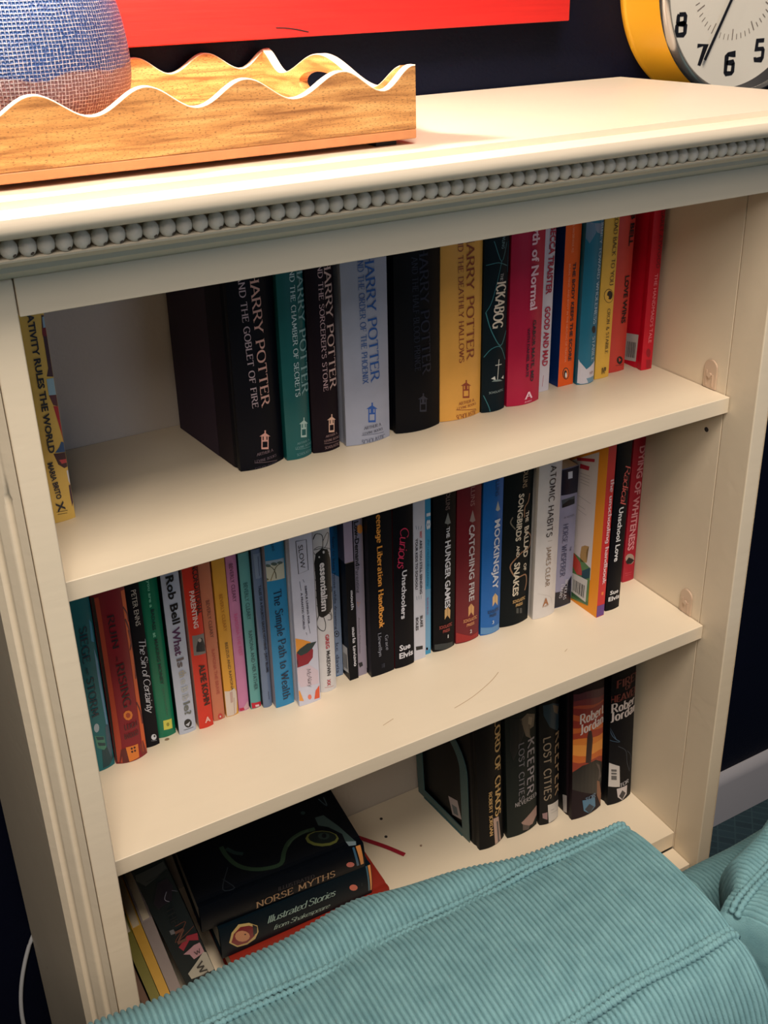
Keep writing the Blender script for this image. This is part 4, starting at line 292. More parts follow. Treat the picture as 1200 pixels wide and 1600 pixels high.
{'n': 'mouth', 'O': [0.3138, 0.1617, -0.3039], 'rot': [0.009, 0.0], 'w': 0.0112, 'h': 0.156, 'dep': 0.12, 'kind': 'paper', 'col': (10, 12, 26), 'b': 0, 'side': (10, 14, 30), 't': [('v', 'mouth', 6.46, 120.86, 6.35, 95.71, 3.35, 'serifb', (206, 206, 216), ''), ('v', 'marla taviano', 6.58, 71.98, 7.68, 18.72, 3.93, 'serifb', (206, 206, 216), '')], 'd': [('l', 'poly', [(15.76, 41.53), (3.16, 43.63), (1.93, 9.71), (15.83, 6.05)], (205, 205, 205), 0, 0), ('l', 'poly', [(14.21, 31.28), (13.82, 31.36), (13.74, 10.88), (14.15, 10.77)], (30, 30, 35), 0, 1), ('l', 'poly', [(13.16, 31.49), (12.77, 31.56), (12.63, 11.16), (13.05, 11.05)], (30, 30, 35), 0, 1), ('l', 'poly', [(12.12, 31.69), (11.53, 31.81), (11.32, 11.49), (11.94, 11.33)], (30, 30, 35), 0, 1), ('l', 'poly', [(11.07, 31.9), (10.68, 31.97), (10.43, 11.71), (10.84, 11.61)], (30, 30, 35), 0, 1), ('l', 'poly', [(10.23, 32.06), (9.84, 32.14), (9.53, 11.94), (9.94, 11.83)], (30, 30, 35), 0, 1), ('l', 'poly', [(9.19, 32.27), (8.41, 32.42), (8.02, 12.32), (8.84, 12.11)], (30, 30, 35), 0, 1), ('l', 'poly', [(7.76, 32.55), (7.37, 32.63), (6.92, 12.6), (7.33, 12.49)], (30, 30, 35), 0, 1), ('l', 'poly', [(6.92, 32.72), (6.14, 32.87), (5.62, 12.92), (6.44, 12.72)], (30, 30, 35), 0, 1), ('l', 'poly', [(5.5, 33.0), (4.92, 33.11), (4.33, 13.25), (4.94, 13.09)], (30, 30, 35), 0, 1), ('l', 'poly', [(4.47, 33.2), (4.34, 33.22), (3.71, 13.4), (3.85, 13.37)], (30, 30, 35), 0, 1)], 'label': 'short black paperback with a barcode on its side, under the small lilac book', 'name': 'paperback_book', 'group': 'books standing on the middle shelf', 'm': {}},
{'n': 'lilac', 'O': [0.314, 0.1608, -0.1461], 'rot': [0.009, 0.0], 'w': 0.0105, 'h': 0.075, 'dep': 0.1, 'kind': 'paper', 'col': (160, 148, 172), 'b': 0, 'side': (60, 60, 80), 't': [], 'd': [], 'label': 'small lilac book standing on top of the short black paperback', 'name': 'paperback_book', 'group': 'books standing on the middle shelf', 'm': {}},
{'n': 'lowdem', 'O': [0.3261, 0.164, -0.3039], 'rot': [0.009, 0.0], 'w': 0.0111, 'h': 0.215, 'dep': 0.12, 'kind': 'paper', 'col': (146, 138, 156), 'b': 0, 'side': (90, 84, 100), 't': [('v', 'ow-Demand', 3.58, 199.72, 3.54, 148.31, 5.06, 'bold', (20, 20, 30), 'L'), ('v', 'Parenting', 2.73, 147.23, 3.18, 113.28, 4.63, 'sans', (60, 58, 72), ''), ('v', 'Amanda Diekman', 3.17, 80.63, 2.95, 32.06, 2.37, 'sans', (104, 96, 110), '')], 'd': [('s', 'poly', [(11.66, 192.24), (11.06, 189.56), (9.6, 187.88), (7.66, 187.68), (5.78, 188.99), (4.46, 191.46), (4.04, 194.43), (4.65, 197.1), (6.1, 198.76), (8.03, 198.97), (9.9, 197.68), (11.23, 195.22)], (226, 146, 70), 0, 0), ('s', 'line', [(1.48, 101.75), (2.82, 94.39), (5.39, 100.18), (2.99, 99.59), (1.48, 101.75)], (190, 130, 90), 0.6, 0), ('s', 'poly', [(0.34, 18.5), (5.23, 18.43), (6.15, 13.11), (2.02, 11.73)], (20, 22, 36), 0, 0)], 'label': 'thin grey-lilac paperback with an orange spot near the top', 'name': 'paperback_book', 'group': 'books standing on the middle shelf', 'm': {}},
{'n': 'teenage', 'O': [0.3382, 0.1545, -0.3038], 'rot': [0.009, 0.0], 'w': 0.0303, 'h': 0.222, 'dep': 0.132, 'kind': 'paper', 'col': (8, 12, 30), 'b': 0.001, 'side': None, 't': [('v', 'eenage Liberation Handbook', 13.82, 210.79, 14.29, 65.57, 6.38, 'serifb', (232, 158, 66), 'The T'), ('v', 'Grace', 20.02, 52.54, 21.11, 31.94, 4.01, 'serif', (130, 134, 150), ''), ('v', 'Llewellyn', 11.12, 58.31, 11.87, 26.21, 3.97, 'serif', (130, 134, 150), ''), ('h', '18', 14.59, 12.27, 4.54, 5.92, 'sans', (50, 56, 76))], 'd': [('l', 'poly', [(17.36, 36.25), (10.12, 38.08), (9.42, 7.29), (16.8, 4.14)], (190, 188, 190), 0, 0)], 'label': 'black paperback with bold orange lettering on the middle shelf', 'name': 'paperback_book', 'group': 'books standing on the middle shelf', 'm': {}},
{'n': 'curious', 'O': [0.3695, 0.1542, -0.3038], 'rot': [0.009, 0.0], 'w': 0.0256, 'h': 0.222, 'dep': 0.13, 'kind': 'paper', 'col': (7, 9, 26), 'b': 0.0015, 'side': (90, 8, 24), 't': [('v', 'Curious', 14.7, 187.28, 9.56, 136.08, 10.79, 'script', (206, 50, 92), ''), ('v', 'Unschoolers', 13.23, 131.93, 11.11, 67.33, 5.98, 'round', (214, 214, 224), ''), ('h', 'Sue', 12.64, 27.92, 14.91, 7.54, 'round', (214, 214, 224)), ('h', 'Elvis', 14.05, 17.12, 19.12, 7.59, 'round', (214, 214, 224))], 'd': [], 'label': 'black paperback with a crimson script word and white letters, centre of middle shelf', 'name': 'paperback_book', 'group': 'books standing on the middle shelf', 'm': {}},
{'n': 'why', 'O': [0.3965, 0.1559, -0.3039], 'rot': [0.009, 0.0], 'w': 0.0154, 'h': 0.215, 'dep': 0.125, 'kind': 'paper', 'col': (200, 202, 214), 'b': 0, 'side': None, 't': [('v', 'WHY', 9.62, 173.43, 9.56, 164.3, 3.0, 'bold', (170, 30, 54), ''), ('v', 'ARE YOU STILL SENDING', 9.55, 161.83, 9.4, 90.69, 3.02, 'bold', (40, 42, 60), ''), ('v', 'YOUR KIDS TO SCHOOL?', 4.06, 165.17, 3.55, 98.3, 3.0, 'bold', (40, 42, 60), ''), ('v', 'BLAKE', 9.75, 61.11, 10.19, 44.93, 3.38, 'bold', (30, 30, 40), ''), ('v', 'BOLES', 4.04, 60.4, 3.91, 42.3, 3.37, 'bold', (30, 30, 40), '')], 'd': [('s', 'poly', [(2.16, 19.65), (11.63, 17.87), (11.61, 12.95), (2.65, 14.29)], (16, 16, 24), 0, 0), ('s', 'line', [(3.44, 181.82), (4.39, 176.65)], (110, 130, 150), 0.6, 0), ('s', 'line', [(6.91, 180.34), (7.13, 175.37)], (110, 130, 150), 0.6, 0), ('s', 'line', [(10.9, 179.7), (9.88, 175.08)], (110, 130, 150), 0.6, 0), ('s', 'line', [(3.74, 89.16), (4.21, 83.78)], (110, 130, 150), 0.6, 0), ('s', 'line', [(6.82, 88.93), (7.04, 83.63)], (110, 130, 150), 0.6, 0), ('s', 'line', [(9.9, 88.44), (9.62, 83.3)], (110, 130, 150), 0.6, 0)], 'label': 'white paperback with two rows of tiny dark capitals, right of the crimson script book', 'name': 'paperback_book', 'group': 'books standing on the middle shelf', 'm': {}},
{'n': 'eighteen', 'O': [0.4125, 0.1596, -0.304], 'rot': [0.009, 0.0], 'w': 0.009, 'h': 0.215, 'dep': 0.12, 'kind': 'paper', 'col': (58, 148, 192), 'b': 0, 'side': None, 't': [('v', '18', 5.97, 195.78, 5.66, 170.29, 5.03, 'bold', (220, 228, 236), ''), ('v', 'the unschooling journey', 5.88, 158.02, 5.22, 95.12, 2.55, 'script', (20, 90, 140), ''), ('v', 'BLAKE BOLES', 4.66, 80.09, 4.34, 56.3, 2.35, 'sans', (150, 70, 120), '')], 'd': [('s', 'poly', [(5.01, 7.66), (4.82, 6.62), (4.33, 5.99), (3.66, 5.94), (3.0, 6.48), (2.51, 7.46), (2.34, 8.63), (2.52, 9.67), (3.01, 10.3), (3.68, 10.35), (4.34, 9.81), (4.83, 8.83)], (190, 40, 60), 0, 0), ('s', 'poly', [(1.32, 91.68), (8.59, 90.63), (7.95, 6.04), (1.53, 6.99)], (110, 160, 196), 0, 0)], 'label': 'very thin bright cyan paperback with large white digits at the top', 'name': 'paperback_book', 'group': 'books standing on the middle shelf', 'm': {}},
{'n': 'hunger', 'O': [0.4248, 0.1591, -0.3038], 'rot': [0.009, 0.0], 'w': 0.0297, 'h': 0.222, 'dep': 0.13, 'kind': 'hard', 'col': (10, 12, 22), 'b': 0.003, 'side': None, 't': [('v', 'LLINS', 17.33, 206.57, 16.9, 190.08, 5.78, 'sans', (120, 100, 96), 'SUZANNE CO'), ('v', 'THE', 17.56, 167.97, 17.64, 154.01, 4.52, 'block', (206, 208, 216), ''), ('v', 'HUNGER GAMES', 17.67, 150.36, 17.67, 58.72, 7.24, 'block', (212, 214, 222), ''), ('h', 'SCHOLASTIC', 15.59, 33.81, 17.74, 4.5, 'block', (150, 56, 50)), ('h', 'PRESS', 16.18, 27.42, 10.0, 3.96, 'block', (150, 56, 50)), ('h', '1', 17.9, 18.34, 2.79, 4.55, 'bold', (200, 200, 200))], 'd': [('s', 'poly', [(17.45, 186.38), (21.78, 171.39), (17.54, 171.05), (13.3, 173.79)], (120, 124, 122), 0, 0), ('s', 'line', [(17.54, 171.05), (17.94, 58.07)], (90, 84, 70), 0.4, 0), ('s', 'poly', [(17.66, 60.38), (22.1, 53.91), (21.64, 41.53), (17.72, 48.45), (13.89, 43.35), (13.83, 56.69)], (206, 166, 110), 0, 0), ('s', 'line', [(17.67, 58.72), (17.74, 45.66)], (120, 80, 50), 0.4, 1), ('s', 'poly', [(1.29, 10.65), (9.59, 10.5), (26.38, 6.78), (26.99, 0.82), (12.42, -1.94), (1.29, 3.25)], (40, 48, 52), 0, 0)], 'label': 'black hardcover with white block capitals and a gold arrow tail', 'name': 'hardcover_book', 'group': 'books standing on the middle shelf', 'm': {}},
{'n': 'fire', 'O': [0.4562, 0.159, -0.3037], 'rot': [0.009, 0.0], 'w': 0.0331, 'h': 0.222, 'dep': 0.13, 'kind': 'hard', 'col': (108, 18, 32), 'b': 0.003, 'side': None, 't': [('v', 'LINS', 19.24, 206.02, 19.06, 185.73, 5.94, 'sans', (170, 120, 116), 'SUZANNE COL'), ('v', 'CATCHING FIRE', 18.66, 161.58, 20.16, 57.17, 7.4, 'block', (196, 186, 190), ''), ('h', 'SCHOLASTIC', 18.89, 31.19, 19.97, 4.57, 'block', (206, 140, 96)), ('h', 'PRESS', 19.01, 24.33, 11.43, 4.01, 'block', (206, 140, 96)), ('h', '2', 19.75, 13.79, 2.87, 4.62, 'bold', (210, 200, 200))], 'd': [('s', 'poly', [(19.43, 179.98), (23.78, 164.81), (19.43, 163.96), (15.59, 166.6)], (150, 130, 126), 0, 0), ('s', 'line', [(19.43, 163.96), (19.96, 52.22)], (120, 70, 60), 0.4, 0), ('s', 'poly', [(19.66, 53.43), (24.29, 46.85), (23.96, 33.99), (19.86, 41.02), (15.99, 35.57), (15.78, 49.13)], (214, 160, 104), 0, 0), ('s', 'line', [(19.67, 52.31), (19.91, 38.19)], (120, 80, 50), 0.4, 1), ('s', 'poly', [(0.45, 16.57), (20.44, 6.66), (33.35, 7.88), (32.07, -0.35), (17.73, -2.77), (0.6, 1.64)], (150, 26, 30), 0, 0)], 'label': 'dark red hardcover with pale block capitals and a gold arrow tail', 'name': 'hardcover_book', 'group': 'books standing on the middle shelf', 'm': {}},
{'n': 'mocking', 'O': [0.4915, 0.1581, -0.3038], 'rot': [0.009, 0.0], 'w': 0.028, 'h': 0.222, 'dep': 0.13, 'kind': 'hard', 'col': (20, 98, 176), 'b': 0.003, 'side': None, 't': [('v', 'LINS', 17.55, 205.97, 17.48, 189.6, 5.55, 'sans', (10, 50, 100), 'SUZANNE COL'), ('v', 'MOCKINGJAY', 18.93, 159.02, 18.28, 63.21, 8.19, 'block', (210, 216, 226), ''), ('h', 'SCHOLASTIC', 16.82, 32.63, 17.56, 4.32, 'block', (10, 50, 90)), ('h', 'PRESS', 15.82, 26.69, 10.55, 4.05, 'block', (10, 50, 90)), ('h', '3', 16.1, 16.26, 2.94, 4.66, 'bold', (180, 200, 220))], 'd': [('s', 'poly', [(18.79, 182.53), (22.5, 170.08), (18.92, 168.98), (15.79, 171.4)], (170, 176, 170), 0, 0), ('s', 'line', [(18.92, 168.98), (18.8, 55.19)], (40, 110, 170), 0.4, 0), ('s', 'poly', [(18.46, 56.99), (23.27, 50.35), (23.07, 37.37), (18.81, 44.47), (14.91, 38.96), (14.56, 52.08)], (214, 180, 130), 0, 0), ('s', 'line', [(18.49, 55.86), (18.91, 41.04)], (120, 80, 50), 0.4, 1), ('s', 'poly', [(-0.6, 11.97), (16.3, 8.97), (26.83, 9.67), (26.53, -0.12), (10.72, -0.68), (0.19, 2.17)], (90, 140, 190), 0, 0)], 'label': 'royal blue hardcover with white block capitals and a gold arrow tail', 'name': 'hardcover_book', 'group': 'books standing on the middle shelf', 'm': {}},
{'n': 'songbirds', 'O': [0.5215, 0.1597, -0.3037], 'rot': [0.009, 0.0], 'w': 0.042, 'h': 0.222, 'dep': 0.13, 'kind': 'hard', 'col': (8, 26, 34), 'b': 0.004, 'side': None, 't': [('v', 'LLINS', 27.61, 207.44, 26.67, 189.55, 6.88, 'sans', (170, 150, 120), 'SUZANNE CO'), ('v', 'THE', 32.68, 156.32, 32.44, 141.93, 4.97, 'block', (214, 204, 184), ''), ('v', 'BALLAD', 32.67, 136.47, 32.49, 93.28, 7.36, 'block', (214, 204, 184), ''), ('v', 'OF', 32.26, 85.0, 32.12, 74.41, 4.48, 'block', (214, 204, 184), ''), ('v', 'SONGBIRDS', 22.41, 182.85, 19.77, 119.6, 7.48, 'block', (214, 204, 184), ''), ('v', 'AND', 20.02, 112.98, 20.06, 97.04, 4.11, 'block', (214, 204, 184), ''), ('v', 'SNAKES', 19.75, 89.94, 18.62, 42.46, 7.99, 'block', (214, 204, 184), ''), ('h', 'SCHOLASTIC', 24.85, 34.69, 19.29, 4.37, 'block', (196, 160, 104)), ('h', 'PRESS', 25.1, 28.27, 10.87, 3.81, 'block', (196, 160, 104))], 'd': [('s', 'line', [(35.7, 178.8), (33.86, 168.75), (28.39, 162.28), (28.38, 148.97)], (150, 112, 84), 1.5, 0), ('s', 'line', [(32.71, 128.88), (41.37, 118.21), (39.62, 104.98), (30.95, 102.04), (25.15, 101.02), (11.08, 88.73), (13.24, 76.94), (20.58, 68.47), (33.88, 67.66), (36.49, 55.5), (33.96, 44.9)], (150, 112, 84), 1.8, 0), ('s', 'line', [(11.6, 153.65), (9.02, 146.39), (15.67, 136.47)], (110, 104, 90), 1.6, 0), ('s', 'poly', [(21.1, 23.83), (24.73, 22.61), (25.03, 14.96), (21.39, 16.19)], (60, 64, 64), 0, 0), ('s', 'poly', [(26.54, 22.0), (30.19, 20.78), (30.5, 13.11), (26.85, 14.35)], (60, 64, 64), 0, 0)], 'label': 'dark green-black hardcover with a bronze snake winding round two rows of capitals', 'name': 'hardcover_book', 'group': 'books standing on the middle shelf', 'm': {}},
{'n': 'atomic', 'O': [0.5665, 0.1531, -0.3037], 'rot': [0.009, 0.0], 'w': 0.0335, 'h': 0.222, 'dep': 0.133, 'kind': 'hard', 'col': (212, 208, 206), 'b': 0.003, 'side': None, 't': [('v', 'ATOMIC HABITS', 18.35, 211.21, 16.94, 115.69, 8.23, 'sansw', (54, 50, 54), ''), ('v', 'JAMES CLEAR', 17.71, 101.67, 17.75, 45.24, 6.39, 'sansw', (136, 116, 98), ''), ('h', 'A', 16.8, 23.0, 8.07, 10.11, 'bold', (160, 104, 64)), ('h', 'AVERY', 16.84, 16.57, 10.58, 2.38, 'sans', (150, 110, 80))], 'd': [('s', 'line', [(15.49, 109.51), (22.09, 108.68)], (150, 140, 130), 0.5, 0), ('s', 'line', [(4.85, 37.34), (23.58, 27.74), (27.96, 15.2)], (180, 172, 168), 0.3, 0)], 'label': 'ivory hardcover with thin dark capitals and a small bronze emblem', 'name': 'hardcover_book', 'group': 'books standing on the middle shelf', 'm': {}},
{'n': 'horse', 'O': [0.604, 0.1587, -0.3038], 'rot': [0.009, 0.0], 'w': 0.0265, 'h': 0.197, 'dep': 0.125, 'kind': 'paper', 'col': (142, 142, 168), 'b': 0.001, 'side': (20, 22, 40), 't': [('v', 'HORSE WHISPERER', 10.41, 120.38, 9.57, 45.89, 7.44, 'serifc', (44, 52, 84), ''), ('v', 'THE', 20.01, 85.68, 19.8, 79.49, 2.52, 'serif', (44, 52, 84), ''), ('v', 'NICHOLAS', 16.85, 38.94, 14.91, 10.17, 4.47, 'serifc', (196, 196, 206), ''), ('v', 'EVANS', 10.94, 33.82, 8.41, 14.09, 4.45, 'serifc', (196, 196, 206), ''), ('h', 'A NOVEL', 15.25, 130.06, 16.7, 2.81, 'sans', (80, 84, 100))], 'd': [('s', 'poly', [(-1.8, 201.18), (28.14, 197.67), (29.32, 159.86), (1.22, 161.65)], (12, 16, 40), 0, 0), ('s', 'poly', [(9.43, 191.78), (16.0, 191.44), (16.63, 181.98), (10.04, 182.34)], (208, 214, 224), 0, 1), ('s', 'poly', [(2.2, 155.46), (21.98, 156.38), (22.74, 145.29), (3.48, 144.27)], (60, 72, 80), 0, 0), ('s', 'poly', [(4.4, 148.91), (13.13, 153.33), (21.65, 152.4), (22.12, 145.45), (3.48, 144.27)], (16, 24, 30), 0, 1), ('s', 'poly', [(-2.13, 24.02), (9.09, 23.29), (25.12, 41.57), (28.16, 0.72), (10.53, -0.26), (-1.31, -1.04)], (14, 16, 36), 0, 0)], 'label': 'shorter paperback with navy top and foot around a misty lilac middle', 'name': 'paperback_book', 'group': 'books standing on the middle shelf', 'm': {}},
{'n': 'handbook', 'O': [0.6368, 0.1156, -0.3039], 'rot': [0.009, 0.0349], 'w': 0.0124, 'h': 0.245, 'dep': 0.172, 'kind': 'paper', 'col': (196, 40, 46), 'b': 0, 'side': (236, 150, 40), 't': [('v', 'the unschooling handbook', 9.29, 191.72, 8.38, 47.69, 5.58, 'serifb', (228, 190, 194), '')], 'd': [('s', 'poly', [(-1.33, 17.21), (12.96, 16.59), (13.64, -2.26), (-0.86, -0.12)], (96, 56, 130), 0, 0), ('s', 'poly', [(5.59, 36.18), (9.06, 35.32), (8.9, 30.63), (5.58, 31.78)], (226, 120, 60), 0, 0), ('l', 'poly', [(65.09, 192.03), (14.77, 223.57), (14.96, 47.26), (61.57, 34.69)], (214, 206, 208), 0, 0), ('l', 'poly', [(53.38, 201.42), (21.57, 211.79), (21.79, 207.57), (52.2, 197.52)], (180, 40, 60), 0, 1), ('l', 'poly', [(46.11, 195.75), (29.61, 198.57), (30.74, 192.69), (46.41, 189.38)], (180, 40, 60), 0, 1), ('l', 'poly', [(36.1, 73.33), (34.55, 85.78), (28.47, 90.44), (21.15, 92.4), (24.89, 86.42), (25.57, 81.94), (23.28, 68.11), (34.86, 63.87)], (176, 140, 84), 0, 1), ('l', 'poly', [(63.89, 64.5), (48.64, 70.41), (35.27, 68.71), (15.79, 63.61), (15.89, 9.19), (58.68, -2.36)], (90, 130, 80), 0, 1), ('l', 'poly', [(48.64, 70.41), (34.72, 62.26), (29.0, 46.61), (39.68, 42.7), (54.16, 55.73)], (190, 70, 60), 0, 2), ('l', 'poly', [(30.61, 52.55), (16.55, 64.89), (16.69, 49.71), (24.4, 43.94), (30.95, 43.87)], (30, 70, 84), 0, 2), ('l', 'poly', [(47.37, 13.52), (16.33, 14.12), (17.0, 9.43), (47.55, 7.29)], (60, 100, 70), 0, 2), ('l', 'line', [(45.07, 183.65), (28.05, 185.88)], (120, 116, 124), 0.4, 1), ('l', 'line', [(44.72, 179.55), (28.06, 181.36)], (120, 116, 124), 0.4, 1), ('l', 'line', [(44.39, 175.59), (28.1, 177.12)], (120, 116, 124), 0.4, 1), ('l', 'line', [(44.05, 171.62), (28.15, 173.03)], (120, 116, 124), 0.4, 1), ('l', 'line', [(45.63, 152.46), (24.07, 150.82)], (120, 116, 124), 0.4, 1), ('l', 'line', [(45.62, 139.58), (32.72, 138.95)], (120, 116, 124), 0.4, 1), ('l', 'line', [(45.1, 133.34), (29.99, 132.15)], (120, 116, 124), 0.4, 1), ('l', 'poly', [(48.02, 40.9), (19.7, 44.74), (20.49, 11.8), (48.02, 13.16)], (205, 205, 205), 0, 3), ('l', 'poly', [(44.6, 32.91), (43.74, 32.98), (43.82, 16.41), (44.66, 16.43)], (30, 30, 35), 0, 4), ('l', 'poly', [(42.32, 33.1), (41.47, 33.17), (41.59, 16.35), (42.42, 16.37)], (30, 30, 35), 0, 4), ('l', 'poly', [(40.05, 33.28), (38.78, 33.39), (38.94, 16.28), (40.19, 16.31)], (30, 30, 35), 0, 4), ('l', 'poly', [(37.79, 33.47), (36.95, 33.54), (37.14, 16.23), (37.97, 16.25)], (30, 30, 35), 0, 4), ('l', 'poly', [(35.96, 33.62), (35.12, 33.69), (35.34, 16.18), (36.17, 16.2)], (30, 30, 35), 0, 4), ('l', 'poly', [(33.71, 33.8), (32.03, 33.94), (32.3, 16.1), (33.96, 16.15)], (30, 30, 35), 0, 4), ('l', 'poly', [(30.63, 34.05), (29.79, 34.12), (30.1, 16.04), (30.92, 16.07)], (30, 30, 35), 0, 4), ('l', 'poly', [(28.81, 34.2), (27.14, 34.34), (27.49, 15.98), (29.14, 16.02)], (30, 30, 35), 0, 4), ('l', 'poly', [(25.75, 34.45), (24.5, 34.56), (24.89, 15.91), (26.12, 15.94)], (30, 30, 35), 0, 4), ('l', 'poly', [(23.53, 34.64), (23.25, 34.66), (23.66, 15.88), (23.94, 15.88)], (30, 30, 35), 0, 4)], 'label': 'tall paperback with orange side cover, white back panel and barcode, red spine', 'name': 'paperback_book', 'group': 'books standing on the middle shelf', 'm': {}},
{'n': 'radical', 'O': [0.6555, 0.1209, -0.3038], 'rot': [0.009, 0.0175], 'w': 0.0224, 'h': 0.235, 'dep': 0.166, 'kind': 'paper', 'col': (8, 12, 28), 'b': 0.0015, 'side': None, 't': [('v', 'Radical', 17.5, 202.38, 13.68, 151.27, 9.72, 'script', (214, 90, 86), ''), ('v', 'Unschool Love', 11.53, 146.8, 10.02, 71.08, 6.81, 'round', (214, 214, 216), ''), ('h', 'Sue', 11.05, 26.48, 13.7, 5.66, 'round', (214, 214, 216)), ('h', 'Elvis', 11.49, 17.4, 18.46, 6.05, 'round', (214, 214, 216))], 'd': [], 'label': 'black paperback with a coral script word and white letters, beside the orange-sided book', 'name': 'paperback_book', 'group': 'books standing on the middle shelf', 'm': {}},
{'n': 'dying', 'O': [0.718, 0.1613, -0.3039], 'rot': [0.009, 0.0], 'w': 0.0192, 'h': 0.222, 'dep': 0.125, 'kind': 'paper', 'col': (166, 18, 46), 'b': 0.001, 'side': None, 't': [('v', 'DYING OF WHITENESS', 14.01, 197.0, 8.4, 47.46, 9.73, 'cond', (222, 150, 160), '')], 'd': [('s', 'poly', [(17.07, 31.49), (16.46, 27.61), (13.92, 25.41), (10.16, 25.47), (6.2, 27.78), (3.09, 31.71), (1.66, 36.19), (2.29, 40.03), (4.8, 42.22), (8.53, 42.17), (12.49, 39.9), (15.62, 35.99)], (170, 150, 140), 0, 0), ('s', 'poly', [(2.51, 31.35), (6.67, 37.12), (12.96, 33.09), (16.89, 29.43), (11.7, 25.88), (4.65, 27.52)], (16, 18, 24), 0, 1), ('s', 'line', [(3.04, 13.49), (14.62, 12.35)], (206, 90, 106), 0.5, 0), ('s', 'line', [(3.76, 10.05), (13.35, 9.18)], (206, 90, 106), 0.4, 0)], 'label': 'crimson book with tall pale capitals, last on the right of the middle shelf', 'name': 'paperback_book', 'group': 'books standing on the middle shelf', 'm': {}},
{'n': 'chaos', 'O': [0.4905, 0.1515, -0.649], 'rot': [-0.045, 0.0785], 'w': 0.042, 'h': 0.245, 'dep': 0.138, 'kind': 'hard', 'col': (8, 10, 20), 'b': 0.005, 'side': None, 't': [('v', 'ORD OF CHAOS', 32.33, 201.99, 29.25, 50.81, 10.24, 'serifb', (216, 176, 110), 'L'), ('v', 'ROBERT JORDAN', 16.76, 98.93, 16.66, 21.06, 4.96, 'serifb', (206, 168, 110), '')], 'd': [('l', 'poly', [(67.91, 43.88), (46.67, 51.98), (38.56, 23.77), (59.96, 15.4)], (176, 166, 172), 0, 0), ('l', 'poly', [(60.77, 34.65), (48.81, 38.14), (45.66, 24.94), (56.69, 20.52)], (86, 100, 112), 0, 1), ('s', 'poly', [(20.49, 49.21), (30.19, 46.98), (34.19, -6.33), (22.74, -3.94)], (190, 160, 150), 0, 0), ('s', 'poly', [(25.91, 40.4), (29.49, 39.25), (31.67, -1.9), (28.03, -0.67)], (90, 84, 88), 0, 1)], 'label': 'black hardcover with gold capitals, held up by the metal bookend', 'name': 'hardcover_book', 'group': 'books standing on the bottom shelf', 'm': {}},
{'n': 'never', 'O': [0.535, 0.1501, -0.649], 'rot': [-0.045, 0.0], 'w': 0.0495, 'h': 0.235, 'dep': 0.14, 'kind': 'hard', 'col': (44, 58, 58), 'b': 0.004, 'side': (12, 26, 34), 't': [('v', 'KEEPER', 38.79, 160.66, 36.5, 64.96, 11.62, 'sansw', (150, 144, 154), ''), ('v', 'LOST CITIES', 22.43, 161.08, 21.58, 61.1, 8.12, 'sansw', (116, 114, 124), ''), ('h', 'NEVERSEEN', 30.95, 57.13, 39.06, 7.01, 'sansw', (170, 166, 172))], 'd': [('s', 'poly', [(6.15, 207.91), (22.98, 202.38), (27.4, 175.32), (17.48, 149.79), (10.06, 135.59), (5.65, 155.7)], (10, 16, 24), 0, 0), ('s', 'poly', [(21.78, 200.48), (32.5, 205.3), (46.77, 196.09), (44.24, 177.25), (34.6, 176.86), (39.27, 159.41), (29.72, 169.15)], (110, 98, 84), 0, 0), ('s', 'poly', [(34.82, 199.25), (41.95, 193.39), (39.46, 182.07), (33.75, 187.31)], (150, 136, 116), 0, 1), ('s', 'poly', [(20.55, 20.74), (33.15, 27.54), (50.85, 34.37), (51.79, 17.28), (40.55, 6.81), (27.92, 8.3)], (160, 130, 124), 0, 0), ('s', 'poly', [(23.0, 16.61), (35.48, 6.85), (32.9, 1.31), (22.86, 5.57)], (80, 70, 70), 0, 1)], 'label': 'thick grey-green hardcover with lilac capitals, right of the gold-lettered black book', 'name': 'hardcover_book', 'group': 'books standing on the bottom shelf', 'm': {}},
{'n': 'lost', 'O': [0.587, 0.147, -0.649], 'rot': [-0.045, 0.0], 'w': 0.032, 'h': 0.235, 'dep': 0.14, 'kind': 'hard', 'col': (34, 36, 40), 'b': 0.004, 'side': (10, 26, 36), 't': [('v', 'KEEPER', 30.6, 155.79, 30.2, 45.57, 13.03, 'sansw', (164, 136, 106), ''), ('v', 'LOST CITIES', 10.34, 155.9, 11.3, 44.73, 10.36, 'sansw', (150, 134, 116), '')], 'd': [('s', 'poly', [(4.58, 210.49), (19.09, 209.2), (33.78, 199.9), (39.04, 159.42), (29.11, 156.51), (14.26, 171.33), (5.75, 193.03)], (36, 60, 76), 0, 0), ('s', 'poly', [(19.09, 206.72), (31.35, 196.02), (28.96, 184.57), (21.56, 193.09)], (120, 104, 90), 0, 1), ('s', 'poly', [(11.3, 34.85), (33.89, 31.47), (38.35, -10.2), (12.84, -3.89)], (206, 202, 200), 0, 1), ('s', 'line', [(16.42, 22.94), (22.59, 21.51)], (90, 90, 96), 0.5, 2), ('s', 'line', [(16.43, 17.37), (32.45, 13.9)], (120, 120, 126), 0.4, 2), ('s', 'line', [(16.45, 1.42), (24.74, -0.37)], (90, 90, 96), 0.5, 2), ('s', 'poly', [(3.64, 21.62), (10.79, 21.86), (10.78, 7.93), (4.13, 12.73)], (150, 120, 126), 0, 0)], 'label': 'dark hardcover with bronze capitals and a white label at its foot', 'name': 'hardcover_book', 'group': 'books standing on the bottom shelf', 'm': {}},
